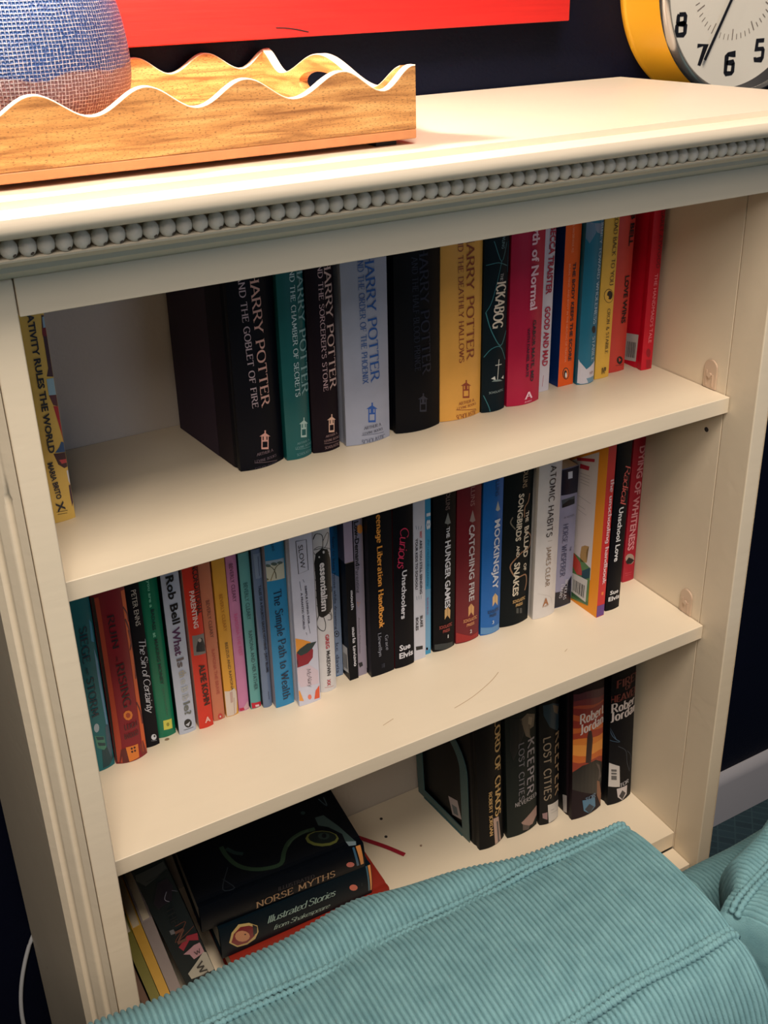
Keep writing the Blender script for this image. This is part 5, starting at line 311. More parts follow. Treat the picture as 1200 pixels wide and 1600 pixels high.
{'n': 'rjfire', 'O': [0.6315, 0.1325, -0.649], 'rot': [-0.045, 0.0], 'w': 0.0515, 'h': 0.245, 'dep': 0.155, 'kind': 'hard', 'col': (56, 36, 50), 'b': 0.004, 'side': (10, 12, 24), 't': [('h', 'Robert', 30.0, 176.64, 40.81, 16.01, 'serifb', (222, 210, 210)), ('h', 'Jordan', 30.39, 159.59, 41.04, 15.66, 'serifb', (222, 210, 210)), ('h', 'TOR', 29.14, 29.95, 18.64, 7.31, 'serifb', (90, 120, 150))], 'd': [('s', 'poly', [(-14.76, 225.17), (-3.79, 221.36), (7.25, 220.0), (18.34, 220.13), (29.55, 218.26), (40.9, 214.1), (52.35, 210.67), (52.77, 196.68), (41.33, 198.15), (29.91, 202.4), (18.61, 206.11), (7.45, 207.28), (-3.61, 207.45), (-14.62, 209.35)], (84, 40, 56), 0, 0), ('s', 'poly', [(-14.64, 211.34), (-3.64, 209.44), (7.42, 209.28), (18.57, 208.12), (29.86, 204.42), (41.27, 200.19), (52.71, 198.72), (52.95, 190.79), (41.53, 190.76), (30.13, 193.02), (18.78, 197.54), (7.56, 200.76), (-3.54, 201.44), (-14.55, 201.88)], (120, 46, 54), 0, 1), ('s', 'poly', [(-14.57, 203.87), (-3.56, 203.45), (7.52, 202.77), (18.74, 199.56), (30.08, 195.05), (41.47, 192.8), (52.88, 192.84), (53.12, 185.14), (41.65, 185.89), (30.29, 186.13), (18.94, 189.17), (7.67, 193.45), (-3.47, 196.17), (-14.5, 196.63)], (176, 78, 54), 0, 0), ('s', 'poly', [(-14.52, 198.63), (-3.5, 198.18), (7.64, 195.47), (18.9, 191.2), (30.24, 188.18), (41.6, 187.94), (53.05, 187.19), (53.4, 175.84), (41.85, 178.44), (30.46, 178.71), (19.13, 179.74), (7.84, 183.31), (-3.36, 187.6), (-14.44, 189.6)], (140, 46, 46), 0, 1), ('s', 'poly', [(-14.46, 191.61), (-3.39, 189.63), (7.8, 185.34), (19.09, 181.78), (30.41, 180.76), (41.8, 180.5), (53.33, 177.91), (53.77, 163.63), (42.13, 168.1), (30.65, 170.21), (19.31, 170.25), (8.02, 171.83), (-3.22, 175.94), (-14.35, 180.01)], (196, 92, 52), 0, 0), ('s', 'poly', [(-14.37, 182.03), (-3.24, 177.97), (7.99, 173.87), (19.27, 172.31), (30.61, 172.28), (42.07, 170.18), (53.7, 165.72), (54.12, 151.85), (42.45, 156.13), (30.88, 160.38), (19.48, 161.74), (8.18, 162.07), (-3.07, 164.18), (-14.25, 168.58)], (150, 50, 42), 0, 1), ('s', 'poly', [(-14.27, 170.62), (-3.1, 166.23), (8.14, 164.13), (19.44, 163.81), (30.83, 162.45), (42.39, 158.22), (54.06, 153.95), (54.46, 140.51), (42.8, 143.02), (31.17, 147.87), (19.68, 151.37), (8.33, 152.25), (-2.93, 152.86), (-14.13, 155.53)], (206, 104, 50), 0, 0), ('s', 'poly', [(-14.15, 157.58), (-2.95, 154.93), (8.3, 154.32), (19.64, 153.45), (31.12, 149.96), (42.74, 145.13), (54.4, 142.63), (54.7, 132.82), (43.06, 133.25), (31.43, 136.58), (19.88, 141.19), (8.46, 144.19), (-2.83, 144.84), (-14.04, 145.73)], (170, 62, 42), 0, 1), ('s', 'poly', [(-14.06, 147.8), (-2.85, 146.91), (8.43, 146.27), (19.84, 143.28), (31.38, 138.69), (43.0, 135.37), (54.63, 134.94), (55.06, 120.81), (43.37, 121.55), (31.75, 122.55), (20.17, 126.46), (8.67, 131.11), (-2.68, 133.38), (-13.93, 133.8)], (226, 132, 54), 0, 0), ('s', 'poly', [(-13.95, 135.88), (-2.71, 135.47), (8.64, 133.21), (20.12, 128.57), (31.7, 124.68), (43.31, 123.69), (54.99, 122.95), (55.55, 104.66), (43.75, 107.08), (32.1, 107.6), (20.5, 109.19), (8.95, 113.69), (-2.49, 118.15), (-13.81, 119.94)], (238, 156, 70), 0, 1), ('s', 'poly', [(-13.83, 122.04), (-2.52, 120.26), (8.92, 115.81), (20.46, 111.33), (32.05, 109.75), (43.69, 109.23), (55.48, 106.82), (56.01, 89.44), (44.1, 94.11), (32.37, 95.76), (20.75, 96.32), (9.19, 98.76), (-2.31, 103.57), (-13.69, 107.55)], (214, 110, 46), 0, 0), ('s', 'poly', [(-13.71, 109.66), (-2.34, 105.7), (9.16, 100.9), (20.71, 98.48), (32.32, 97.92), (44.04, 96.28), (55.94, 91.63), (56.55, 71.33), (44.57, 76.38), (32.72, 80.56), (21.04, 81.73), (9.45, 82.61), (-2.09, 85.64), (-13.54, 90.79)], (160, 60, 40), 0, 1), ('s', 'poly', [(21.14, 141.35), (23.44, 153.16), (28.59, 149.37), (30.98, 133.93), (28.56, 92.89), (19.45, 97.52)], (44, 24, 30), 0, 3), ('s', 'poly', [(-3.39, 87.92), (14.37, 94.78), (37.6, 93.64), (50.99, 81.48), (53.28, 47.57), (41.85, 28.7), (-0.44, 56.73)], (18, 20, 26), 0, 3), ('s', 'poly', [(37.74, 88.22), (45.82, 78.71), (50.43, 54.56), (43.88, 52.49), (46.11, 67.72)], (90, 80, 80), 0, 4), ('s', 'poly', [(41.21, 53.88), (46.64, 48.3), (52.66, 22.94), (50.58, 1.57), (41.93, 25.88)], (130, 84, 60), 0, 4), ('s', 'poly', [(15.49, 31.19), (37.95, 25.78), (39.19, 7.76), (28.01, -3.61), (17.95, 10.93)], (70, 120, 156), 0, 4), ('s', 'poly', [(19.75, 12.74), (27.53, 19.13), (36.5, 8.66), (27.94, -0.18)], (24, 40, 60), 0, 5), ('s', 'poly', [(-11.2, 232.1), (-10.39, 224.39), (-5.03, 223.16)], (190, 84, 50), 0, 0), ('l', 'poly', [(20.07, 30.85), (10.78, 36.46), (10.36, 4.76), (18.05, 0.89)], (190, 186, 190), 0, 0)], 'label': 'thick hardcover with a fiery orange sunset picture and white lettering', 'name': 'hardcover_book', 'group': 'books standing on the bottom shelf', 'm': {}},
{'n': 'fires', 'O': [0.6925, 0.129, -0.649], 'rot': [-0.045, 0.0], 'w': 0.042, 'h': 0.245, 'dep': 0.155, 'kind': 'hard', 'col': (14, 18, 32), 'b': 0.004, 'side': (8, 8, 16), 't': [('h', 'FIRES', 26.71, 213.75, 39.46, 12.83, 'serifb', (110, 44, 40)), ('h', 'OF', 25.88, 202.8, 10.55, 6.19, 'serifb', (110, 44, 40)), ('h', 'HEAVEN', 22.52, 190.14, 47.55, 11.44, 'serifb', (120, 50, 44)), ('h', 'Robert', 23.15, 174.52, 44.61, 14.72, 'serifb', (214, 204, 204)), ('h', 'Jordan', 22.68, 160.3, 45.85, 15.38, 'serifb', (214, 204, 204)), ('h', 'TOR', 26.25, 31.32, 16.65, 6.86, 'serifb', (170, 170, 180))], 'd': [('s', 'line', [(-0.62, 189.1), (41.2, 180.57)], (120, 50, 44), 0.6, 0), ('s', 'poly', [(-11.45, 79.17), (16.22, 67.73), (18.22, 28.55), (-10.19, 35.8)], (200, 196, 196), 0, 0), ('s', 'poly', [(3.47, 66.63), (11.56, 63.55), (11.71, 59.37), (3.61, 62.46)], (90, 90, 94), 0, 1), ('s', 'poly', [(3.67, 60.51), (11.78, 57.41), (11.9, 54.05), (3.78, 57.16)], (90, 90, 94), 0, 1), ('s', 'poly', [(3.86, 54.92), (11.98, 51.8), (12.27, 43.92), (4.12, 47.07)], (90, 90, 94), 0, 1), ('s', 'poly', [(12.87, 27.19), (32.55, 23.8), (32.15, 7.09), (23.46, -1.89), (15.09, 10.56)], (196, 190, 196), 0, 0), ('s', 'poly', [(17.22, 11.67), (22.89, 19.92), (29.81, 10.6), (23.59, 2.03)], (24, 28, 44), 0, 1), ('s', 'line', [(-4.5, 150.4), (4.12, 125.31), (15.1, 111.97), (-0.92, 119.86)], (70, 100, 130), 0.8, 0), ('s', 'line', [(12.71, 105.15), (26.58, 90.2), (30.23, 66.6), (36.48, 46.87)], (60, 70, 86), 0.8, 0), ('s', 'line', [(36.36, 49.7), (38.03, 73.59), (29.31, 88.83)], (60, 70, 86), 0.7, 0), ('s', 'line', [(-1.62, 141.21), (9.64, 117.32)], (90, 120, 150), 0.7, 0)], 'label': 'dark navy hardcover with white barcode label, far right of the bottom shelf', 'name': 'hardcover_book', 'group': 'books standing on the bottom shelf', 'm': {}},
{'n': 'brown', 'O': [0.0245, 0.135, -0.6481], 'rot': [-0.16, 0.0], 'w': 0.008, 'h': 0.135, 'dep': 0.13, 'kind': 'hard', 'col': (104, 74, 62), 'b': 0, 'side': None, 't': [('v', 'The Pigeon Gets a Bath', 15.74, 108.39, 11.9, 28.96, 2.85, 'sans', (60, 44, 44), '')], 'd': [], 'label': 'brown picture book, leftmost of the four thin leaning ones', 'name': 'picture_book', 'group': 'picture books leaning at the left end of the bottom shelf', 'm': {}},
{'n': 'green', 'O': [0.0345, 0.13, -0.6481], 'rot': [-0.155, 0.0], 'w': 0.0105, 'h': 0.146, 'dep': 0.135, 'kind': 'hard', 'col': (122, 118, 48), 'b': 0, 'side': None, 't': [('v', 'The Wheels', 15.69, 94.84, 18.3, 28.78, 3.35, 'sans', (60, 60, 34), '')], 'd': [('s', 'poly', [(10.84, 123.51), (14.05, 122.84), (14.63, 108.1), (11.09, 108.65)], (70, 76, 50), 0, 0)], 'label': 'olive green picture book among the thin leaning ones', 'name': 'picture_book', 'group': 'picture books leaning at the left end of the bottom shelf', 'm': {}},
{'n': 'yellow', 'O': [0.0458, 0.13, -0.6481], 'rot': [-0.155, 0.0], 'w': 0.0105, 'h': 0.15, 'dep': 0.135, 'kind': 'hard', 'col': (206, 160, 62), 'b': 0, 'side': None, 't': [('v', 'The Pig', 15.88, 76.37, 18.08, 33.8, 4.1, 'round', (90, 70, 40), '')], 'd': [('s', 'poly', [(10.73, 128.13), (14.39, 127.51), (14.05, 113.17), (10.71, 113.53)], (90, 80, 56), 0, 0)], 'label': 'golden yellow picture book, third of the four thin leaning ones', 'name': 'picture_book', 'group': 'picture books leaning at the left end of the bottom shelf', 'm': {}},
{'n': 'lav', 'O': [0.0571, 0.13, -0.6481], 'rot': [-0.155, 0.0], 'w': 0.0125, 'h': 0.153, 'dep': 0.135, 'kind': 'hard', 'col': (150, 138, 138), 'b': 0, 'side': None, 't': [('v', 'The Duck', 15.51, 81.44, 18.13, 34.3, 4.59, 'round', (70, 60, 70), '')], 'd': [('s', 'poly', [(12.31, 125.34), (16.24, 124.53), (15.63, 110.36), (12.14, 110.82)], (90, 80, 92), 0, 0)], 'label': 'lavender grey picture book, rightmost and widest of the four thin leaning ones', 'name': 'picture_book', 'group': 'picture books leaning at the left end of the bottom shelf', 'm': {}},
{'n': 'then', 'O': [0.078, 0.128, -0.6481], 'rot': [-0.2, 0.0], 'w': 0.0345, 'h': 0.245, 'dep': 0.14, 'kind': 'paper', 'col': (32, 52, 60), 'b': 0.001, 'side': None, 't': [('v', 'THE', 18.87, 160.84, 17.31, 132.21, 7.63, 'serif', (12, 18, 26), ''), ('v', 'N', 18.51, 122.72, 15.47, 99.9, 9.99, 'serif', (100, 60, 50), ''), ('v', 'WI', 22.08, 56.52, 23.52, 32.65, 8.46, 'serif', (16, 18, 24), ''), ('h', 'W', 25.99, 73.66, 6.8, 6.82, 'serif', (60, 40, 50))], 'd': [('s', 'poly', [(2.24, 227.78), (33.58, 224.91), (33.8, 213.06), (7.04, 206.16), (0.72, 219.36)], (56, 62, 64), 0, 0), ('s', 'line', [(8.83, 211.52), (22.21, 211.01), (32.72, 213.96)], (12, 16, 24), 1.0, 1), ('s', 'poly', [(19.17, 201.78), (29.78, 200.71), (31.64, 185.21), (24.42, 167.22), (14.78, 167.48), (8.4, 164.91), (6.19, 176.99)], (20, 14, 34), 0, 0), ('s', 'line', [(23.39, 183.25), (18.44, 174.43), (21.74, 167.52)], (160, 160, 180), 0.6, 1), ('s', 'line', [(28.78, 180.64), (35.62, 173.78)], (130, 130, 150), 0.5, 1), ('s', 'poly', [(10.02, 96.3), (23.1, 105.81), (34.26, 99.97), (32.23, 88.87), (23.22, 97.11), (12.85, 87.18)], (150, 22, 50), 0, 0), ('s', 'poly', [(11.23, 82.14), (25.59, 86.27), (32.3, 84.45), (32.61, 66.63), (19.17, 65.92), (17.94, 75.88)], (180, 136, 146), 0, 0), ('s', 'poly', [(8.69, 127.37), (13.3, 126.36), (13.1, 119.15), (8.47, 120.18)], (110, 110, 116), 0, 0), ('s', 'line', [(16.26, 128.95), (28.03, 125.77), (8.85, 105.98), (34.02, 113.01)], (110, 60, 44), 0.9, 0), ('s', 'poly', [(31.47, 67.69), (37.73, 64.09), (38.07, 31.27), (7.67, 38.81), (6.76, 49.83)], (176, 172, 160), 0, 0)], 'label': 'dark slate paperback with red scribble and white foot, leaning left of the flat stack', 'name': 'paperback_book', 'group': 'picture books leaning at the left end of the bottom shelf', 'm': {}},
{'n': 'red', 'O': [0.338, 0.128, -0.6486], 'rot': [-1.5708, 0.0], 'w': 0.039, 'h': 0.212, 'dep': 0.16, 'kind': 'hard', 'col': (134, 38, 26), 'b': 0.003, 'side': None, 't': [], 'd': [], 'label': 'orange-red large hardcover at the bottom of the flat stack', 'name': 'large_hardcover_book', 'group': 'big books lying flat in a stack', 'm': {}},
{'n': 'shake', 'O': [0.315, 0.131, -0.6091], 'rot': [-1.5708, -0.02], 'w': 0.048, 'h': 0.197, 'dep': 0.155, 'kind': 'hard', 'col': (10, 36, 52), 'b': 0.003, 'side': None, 't': [('v', 'Illustrated Stories', 33.29, 139.7, 31.36, 51.09, 9.61, 'scriptb', (150, 176, 168), ''), ('v', 'from Shakespeare', 17.5, 132.65, 13.61, 59.37, 7.57, 'scriptb', (150, 176, 168), ''), ('h', 'Usborne', 25.54, 14.6, -4.9, -0.18, 'script', (130, 150, 150))], 'd': [('s', 'poly', [(24.21, 187.41), (36.9, 182.88), (43.96, 173.41), (40.28, 161.02), (31.55, 151.49), (21.47, 151.02), (11.48, 155.72), (7.51, 165.96), (10.89, 178.05)], (196, 170, 110), 0, 0), ('s', 'poly', [(23.23, 184.76), (34.21, 180.6), (39.66, 171.68), (36.57, 161.34), (30.04, 153.76), (17.34, 156.1), (11.01, 165.66), (13.57, 177.81)], (120, 30, 40), 0, 1), ('s', 'poly', [(20.1, 161.88), (16.51, 163.45), (15.26, 167.0), (16.7, 171.58), (20.43, 175.93), (25.42, 178.89), (30.35, 179.69), (33.9, 178.13), (35.15, 174.62), (33.75, 170.08), (30.07, 165.73), (25.08, 162.72)], (196, 136, 100), 0, 2), ('s', 'poly', [(36.13, 157.11), (30.45, 152.01), (21.07, 152.78), (18.29, 157.74)], (26, 26, 34), 0, 3), ('s', 'poly', [(25.89, 166.09), (25.45, 166.3), (25.31, 166.78), (25.52, 167.4), (26.01, 168.0), (26.66, 168.41), (27.28, 168.52), (27.72, 168.31), (27.86, 167.84), (27.65, 167.21), (27.16, 166.62), (26.51, 166.21)], (60, 30, 30), 0, 3), ('s', 'poly', [(22.32, 20.38), (20.19, 21.22), (19.42, 23.32), (20.22, 26.1), (22.36, 28.81), (25.28, 30.73), (28.18, 31.35), (30.29, 30.51), (31.06, 28.42), (30.28, 25.66), (28.15, 22.94), (25.23, 21.01)], (206, 110, 90), 0, 0), ('s', 'poly', [(51.92, 4.16), (51.44, -0.07), (6.99, -1.81), (6.97, 2.5)], (226, 150, 84), 0, 0), ('s', 'poly', [(52.24, 6.96), (51.84, 5.1), (7.48, 3.43), (7.34, 5.35)], (70, 110, 130), 0, 0)], 'label': 'dark blue hardcover with an oval portrait on its spine, middle of the flat stack', 'name': 'large_hardcover_book', 'group': 'big books lying flat in a stack', 'm': {}},
{'n': 'norse', 'O': [0.3065, 0.131, -0.5607], 'rot': [-1.5708, -0.045], 'w': 0.0385, 'h': 0.207, 'dep': 0.155, 'kind': 'hard', 'col': (7, 16, 32), 'b': 0.003, 'side': (5, 12, 28), 't': [('v', 'NORSE MYTHS', 11.15, 140.73, 11.85, 40.27, 11.03, 'serifc', (176, 140, 104), ''), ('v', 'ILLUSTRATED', 23.43, 112.52, 21.29, 66.97, 5.27, 'serif', (54, 50, 56), '')], 'd': [('s', 'poly', [(12.96, 14.33), (11.12, 15.14), (10.49, 17.18), (11.23, 19.89), (13.14, 22.54), (15.7, 24.42), (18.23, 25.03), (20.05, 24.22), (20.69, 22.2), (19.96, 19.5), (18.07, 16.85), (15.5, 14.95)], (206, 110, 100), 0, 0), ('s', 'poly', [(39.38, 10.47), (38.11, 4.37), (7.85, 1.65), (7.54, 5.59)], (226, 150, 84), 0, 0), ('s', 'poly', [(39.36, 15.01), (39.15, 12.3), (8.1, 7.87), (8.45, 10.85)], (60, 100, 130), 0, 0), ('t', 'line', [(74.21, 156.32), (58.68, 154.91), (39.41, 148.49), (25.87, 136.1), (17.95, 119.7), (16.23, 100.94), (31.32, 90.77), (43.34, 79.45), (49.21, 61.4), (47.79, 43.79)], (44, 66, 50), 5.5, 0), ('t', 'line', [(68.78, 151.59), (57.68, 144.47), (51.17, 135.88)], (30, 50, 50), 5, 0), ('t', 'poly', [(19.92, 23.82), (15.53, 28.75), (14.84, 37.16), (18.02, 46.82), (24.21, 55.21), (31.8, 60.11), (38.8, 60.2), (43.32, 55.39), (44.1, 46.92), (40.9, 37.09), (34.58, 28.59), (26.88, 23.74)], (104, 110, 56), 0, 0), ('t', 'poly', [(22.55, 25.39), (19.2, 29.43), (18.91, 36.53), (21.75, 44.79), (26.96, 52.04), (33.18, 56.37), (38.76, 56.61), (42.2, 52.65), (42.55, 45.52), (39.69, 37.15), (34.39, 29.82), (28.11, 25.52)], (20, 30, 30), 0, 1), ('t', 'poly', [(28.59, 32.33), (26.54, 34.25), (25.93, 37.34), (26.9, 40.78), (29.2, 43.65), (32.22, 45.19), (35.16, 44.98), (37.23, 43.08), (37.87, 39.97), (36.89, 36.51), (34.57, 33.63), (31.53, 32.1)], (44, 60, 56), 0, 2), ('t', 'poly', [(30.83, 35.46), (29.27, 36.56), (28.48, 38.06), (28.69, 39.56), (29.83, 40.66), (31.61, 41.07), (33.54, 40.68), (35.11, 39.58), (35.9, 38.08), (35.69, 36.57), (34.54, 35.46), (32.76, 35.06)], (8, 12, 20), 0, 3), ('t', 'line', [(36.82, 84.22), (45.48, 71.9), (49.13, 52.35)], (64, 84, 66), 2.5, 1), ('t', 'poly', [(64.59, 36.77), (63.57, 25.58), (37.93, 15.84), (5.91, 7.32), (1.78, 13.78), (11.66, 18.4), (24.68, 17.13), (42.52, 27.68), (50.95, 37.88)], (60, 80, 80), 0, 0), ('t', 'poly', [(11.66, 18.4), (6.4, 7.1), (0.88, 9.19), (3.44, 17.57)], (130, 150, 160), 0, 1), ('t', 'line', [(92.04, 20.56), (76.16, 15.5), (91.74, 13.56)], (60, 80, 90), 1.5, 0), ('t', 'line', [(26.38, 169.68), (8.21, 161.11), (12.27, 174.26), (40.44, 158.77)], (40, 48, 56), 1.2, 0), ('t', 'poly', [(77.55, 44.4), (76.41, 45.3), (75.95, 46.67), (76.29, 48.16), (77.34, 49.35), (78.83, 49.94), (80.35, 49.76), (81.49, 48.86), (81.96, 47.48), (81.62, 46.0), (80.56, 44.8), (79.07, 44.21)], (36, 60, 60), 0, 0)], 'label': 'nearly black hardcover with a serpent curling over its cover, top of the flat stack', 'name': 'large_hardcover_book', 'group': 'big books lying flat in a stack', 'm': {}},
]

PAGES = mat((206,192,168), .8, 'pages', noise=(300.0,.12))
def make_book(B):
    w,h,d,b = B['w'],B['h'],B['dep'],B['b']
    root = thing(B['name'], B['label'], 'book', B['O'], (0,B['rot'][0],B['rot'][1]), B['group'])
    hard = B['kind']=='hard'; tb = .0022 if hard else .0006
    if w<.012: tb=min(tb,.0012)
    rough = B['m'].get('rough', .38 if hard else .33)
    def ys(u):
        t=(u-w/2)/(w/2); t=max(-1,min(1,t)); return -b*(1-t*t)
    n=10 if b>.0004 else 1
    outer=[(0,d)]
    if hard and w>.015: outer+=[(0,.0125),(.0011,.0095),(.0011,.0075),(0,.0045)]
    ns=len(outer)
    outer+=[(w*i/n, ys(w*i/n)) for i in range(n+1)]
    ne=len(outer)-1
    if hard and w>.015: outer+=[(w,.0045),(w-.0011,.0075),(w-.0011,.0095),(w,.0125)]
    outer+=[(w,d)]
    inner=[(w-tb,d),(w-tb,tb),(tb,tb),(tb,d)]
    prof=outer+inner; m_=len(prof)
    V=[(x,y,0) for x,y in prof]+[(x,y,h) for x,y in prof]
    F=[];fm=[]
    for i in range(m_):
        j=(i+1)%m_; F.append((i,j,m_+j,m_+i))
        side = 1 if (i<(1 if hard and w>.015 else ns) or i>=len(outer)-(2 if hard and w>.015 else 1)) else 0
        fm.append(side)
    # caps as quads between the outer and the inner shell
    F.append((0,)+tuple(range(1,ns+1))+(m_-2,m_-1)); fm.append(0)
    F.append(tuple(range(ns,ne+1))+(len(outer)+1,len(outer)+2)); fm.append(0)
    F.append(tuple(range(ne,len(outer)))+(len(outer),len(outer)+1)); fm.append(0)
    F += [tuple(m_+i for i in f[::-1]) for f in F[-3:]]; fm += [0,0,0]
    side=B['side'] or B['col']
    dk=max(B['col'])<64
    cc=tuple(v*.6 for v in B['col']) if dk else B['col']
    cm = mat(cc, rough+(.12 if dk else 0), 'cover', spec=.15 if dk else .4, noise=(60.0,.10)); sm = mat(tuple(v*.6 for v in side) if max(side)<64 else side, rough+.1, 'cover', spec=.25)
    cover = mesh_obj('cover', V, F, [cm, sm], root, fmat=fm, smooth=math.radians(30))
    ins = .003 if hard else .0004
    pg = box('pages', tb*1.02, w-tb*1.02, tb*1.5+.0005, d-ins-.001, ins, h-ins, PAGES, root)
    if B['m'].get('board'):      # cloth boards in a second colour behind a wrapped spine
        q=B['m']['board']
        for xx0,xx1 in ((-.0003,.0004),(w-.0004,w+.0003)):
            box('board', xx0,xx1,q,d+.0002,-.0,h+.0002, mat((44,26,48),.7,'cloth'), root)
    cuts=[w*k/8 for k in range(1,8)] if b>.0004 else []
    surf={'s':lambda e:(lambda u,v:(u, ys(u)-e, v)), 'l':lambda e:(lambda y,v:(-e, y, v)), 't':lambda e:(lambda y,v:(w+e, y, v))}
    byf={}; dec=[]
    for f,k,P,col,wd,lay in B['d']:
        P=[(x*1e-3,v*1e-3) for x,v in P]
        if k=='line': V2,F2=ribbon2(smooth_path(P,4) if len(P)>2 and not(P[0]==P[-1]) else P, wd*1e-3)
        else: V2,F2=P,[tuple(range(len(P)))]
        if f!='s': e=.00035
        else: e=.0002
        e+=lay*.00006
        lim = (0.0002,w-.0002) if f=='s' else (0.0005,d-.001)
        V2=[(max(lim[0],min(lim[1],u)),max(.0008,min(h-.0008,v))) for u,v in V2]
        area_=sum(V2[i][0]*V2[(i+1)%len(V2)][1]-V2[(i+1)%len(V2)][0]*V2[i][1] for i in range(len(V2))) if k!='line' else 0
        if k!='line' and abs(area_)<1e-8: continue
        # rings lie on this side of the page edge; skip what falls off the cover entirely
        bm=cut_map(V2,F2,cuts if f=='s' else [],surf[f](e))
        bmesh.ops.triangulate(bm, faces=list(bm.faces))
        us=[q[0] for q in V2]; vv=[q[1] for q in V2]; dec.append([f,(min(us),max(us),min(vv),max(vv)),bm,col])
    # prints that lie far apart on the cover are objects of their own
    grp=list(range(len(dec)))
    for i in range(len(dec)):
        for j in range(i):
            if dec[i][0]!=dec[j][0]: continue
            a,c=dec[i][1],dec[j][1]
            gu=max(a[0]-c[1],c[0]-a[1],0); gv=max(a[2]-c[3],c[2]-a[3],0)
            sz=max(max(a[1]-a[0],a[3]-a[2]),.004); sz2=max(max(c[1]-c[0],c[3]-c[2]),.004)
            if max(gu,gv) < .35*max(sz,sz2):
                o_,n_=grp[i],grp[j]; grp=[n_ if q==o_ else q for q in grp]
    for i,(f,_,bm,col) in enumerate(dec): byf.setdefault(('artwork' if f=='s' else 'cover_print',grp[i]),[]).append((bm,col))
    for (nm,_),L in byf.items():
        VV=[];FF=[];MM=[];ms=[]
        for bm,col in L:
            mm=mat(col,rough,'print'); 
            if mm not in ms: ms.append(mm)
            k=ms.index(mm); o=len(VV); bm.verts.ensure_lookup_table(); bm.verts.index_update()
            VV+= [v.co.copy() for v in bm.verts]; 
            for fc in bm.faces: FF.append(tuple(o+v.index for v in fc.verts)); MM.append(k)
            bm.free()
        mesh_obj(nm,VV,FF,ms,root,fmat=MM)
    for t in B['t']:
        e=.00075
        if t[0]=='h':
            _,s,u,v,wd,cap,style,col=t
            V2,F2,L=text_geo(s,style); u*=1e-3;v*=1e-3;wd*=1e-3;cap*=1e-3
            V2=[(u-wd/2+x/L*wd, v+(y-.5)*cap) for x,y in V2]
        else:
            _,s,u0,v0,u1,v1,cap,style,col,pre=t
            u0,v0,u1,v1,cap=[q*1e-3 for q in (u0,v0,u1,v1,cap)]
            L_=math.hypot(u1-u0,v1-v0); ex,ey=(u1-u0)/L_,(v1-v0)/L_
            _,_,Ls=text_geo(s,style)
            k=L_/Ls
            while pre and v0+text_geo(pre+s,style)[2]*k-L_ > h-.004: pre=pre[1:]
            V2,F2,Lf=text_geo(pre+s,style)
            off=(Lf-Ls)*k
            V2=[(u0+ex*(x*k-off)-ey*(y-.5)*cap, v0+ey*(x*k-off)+ex*(y-.5)*cap) for x,y in V2]
        V2=[(max(.0002,min(w-.0002,u)),max(.0008,min(h-.0008,v))) for u,v in V2]
        bm=cut_map(V2,F2,cuts,surf['s'](e))
        from_bm('lettering',bm,mat(col,max(.3,rough),'print'),root)
    return root

# ------------------------------------------------------------------ room
W=0.7395; YB=0.2958; S_=0.0444; SF=0.0361; Z2=-0.3041; Z3=-0.6491; Z4=-0.6773; ZR=0.2350; ZT=0.3204; YW=.3032; ZF=-1.042
wallm = mat((6,9,26), .5, 'navy_wall', spec=.14, bump=(260.0,.25), noise=(40.0,.1))
wb = box('wall_back', -2.2, 3.2, YW, YW+.08, ZF, 1.7, wallm); wb['kind']='structure'
fl = bpy.data.materials.new('carpet'); fl.use_nodes=True; nt=fl.node_tree; b=nt.nodes['Principled BSDF']; b.inputs['Roughness'].default_value=.95
tc=nt.nodes.new('ShaderNodeTexCoord'); mp=nt.nodes.new('ShaderNodeMapping'); mp.inputs['Rotation'].default_value=(0,0,.78); mp.inputs['Scale'].default_value=(16,16,16)
ck=nt.nodes.new('ShaderNodeTexBrick'); ck.offset=0.0; ck.inputs['Color1'].default_value=(*lin((24,46,56)),1); ck.inputs['Color2'].default_value=(*lin((30,54,64)),1); ck.inputs['Mortar'].default_value=(*lin((40,64,72)),1); ck.inputs['Mortar Size'].default_value=.02; ck.inputs['Scale'].default_value=1.0
nz=nt.nodes.new('ShaderNodeTexNoise'); nz.inputs['Scale'].default_value=600
bpn=nt.nodes.new('ShaderNodeBump'); bpn.inputs['Strength'].default_value=.6; bpn.inputs['Distance'].default_value=.003
nt.links.new(tc.outputs['Object'],mp.inputs['Vector']); nt.links.new(mp.outputs['Vector'],ck.inputs['Vector']); nt.links.new(ck.outputs['Color'],b.inputs['Base Color'])
nt.links.new(tc.outputs['Object'],nz.inputs['Vector']); nt.links.new(nz.outputs['Fac'],bpn.inputs['Height']); nt.links.new(bpn.outputs['Normal'],b.inputs['Normal'])
f_=box('floor', -2.2, 3.2, -3.2, YW+.08, ZF-.05, ZF, fl); f_['kind']='structure'
basem = mat((168,166,172), .45, 'baseboard_paint')
bb=prism_x('baseboard_back', [(YW-.0005,ZF+.0005),(YW-.013,ZF+.0005),(YW-.013,-.948),(YW-.010,-.935),(YW-.0035,-.926),(YW-.0005,-.926)], -2.2, 3.2, basem); bb['kind']='structure'
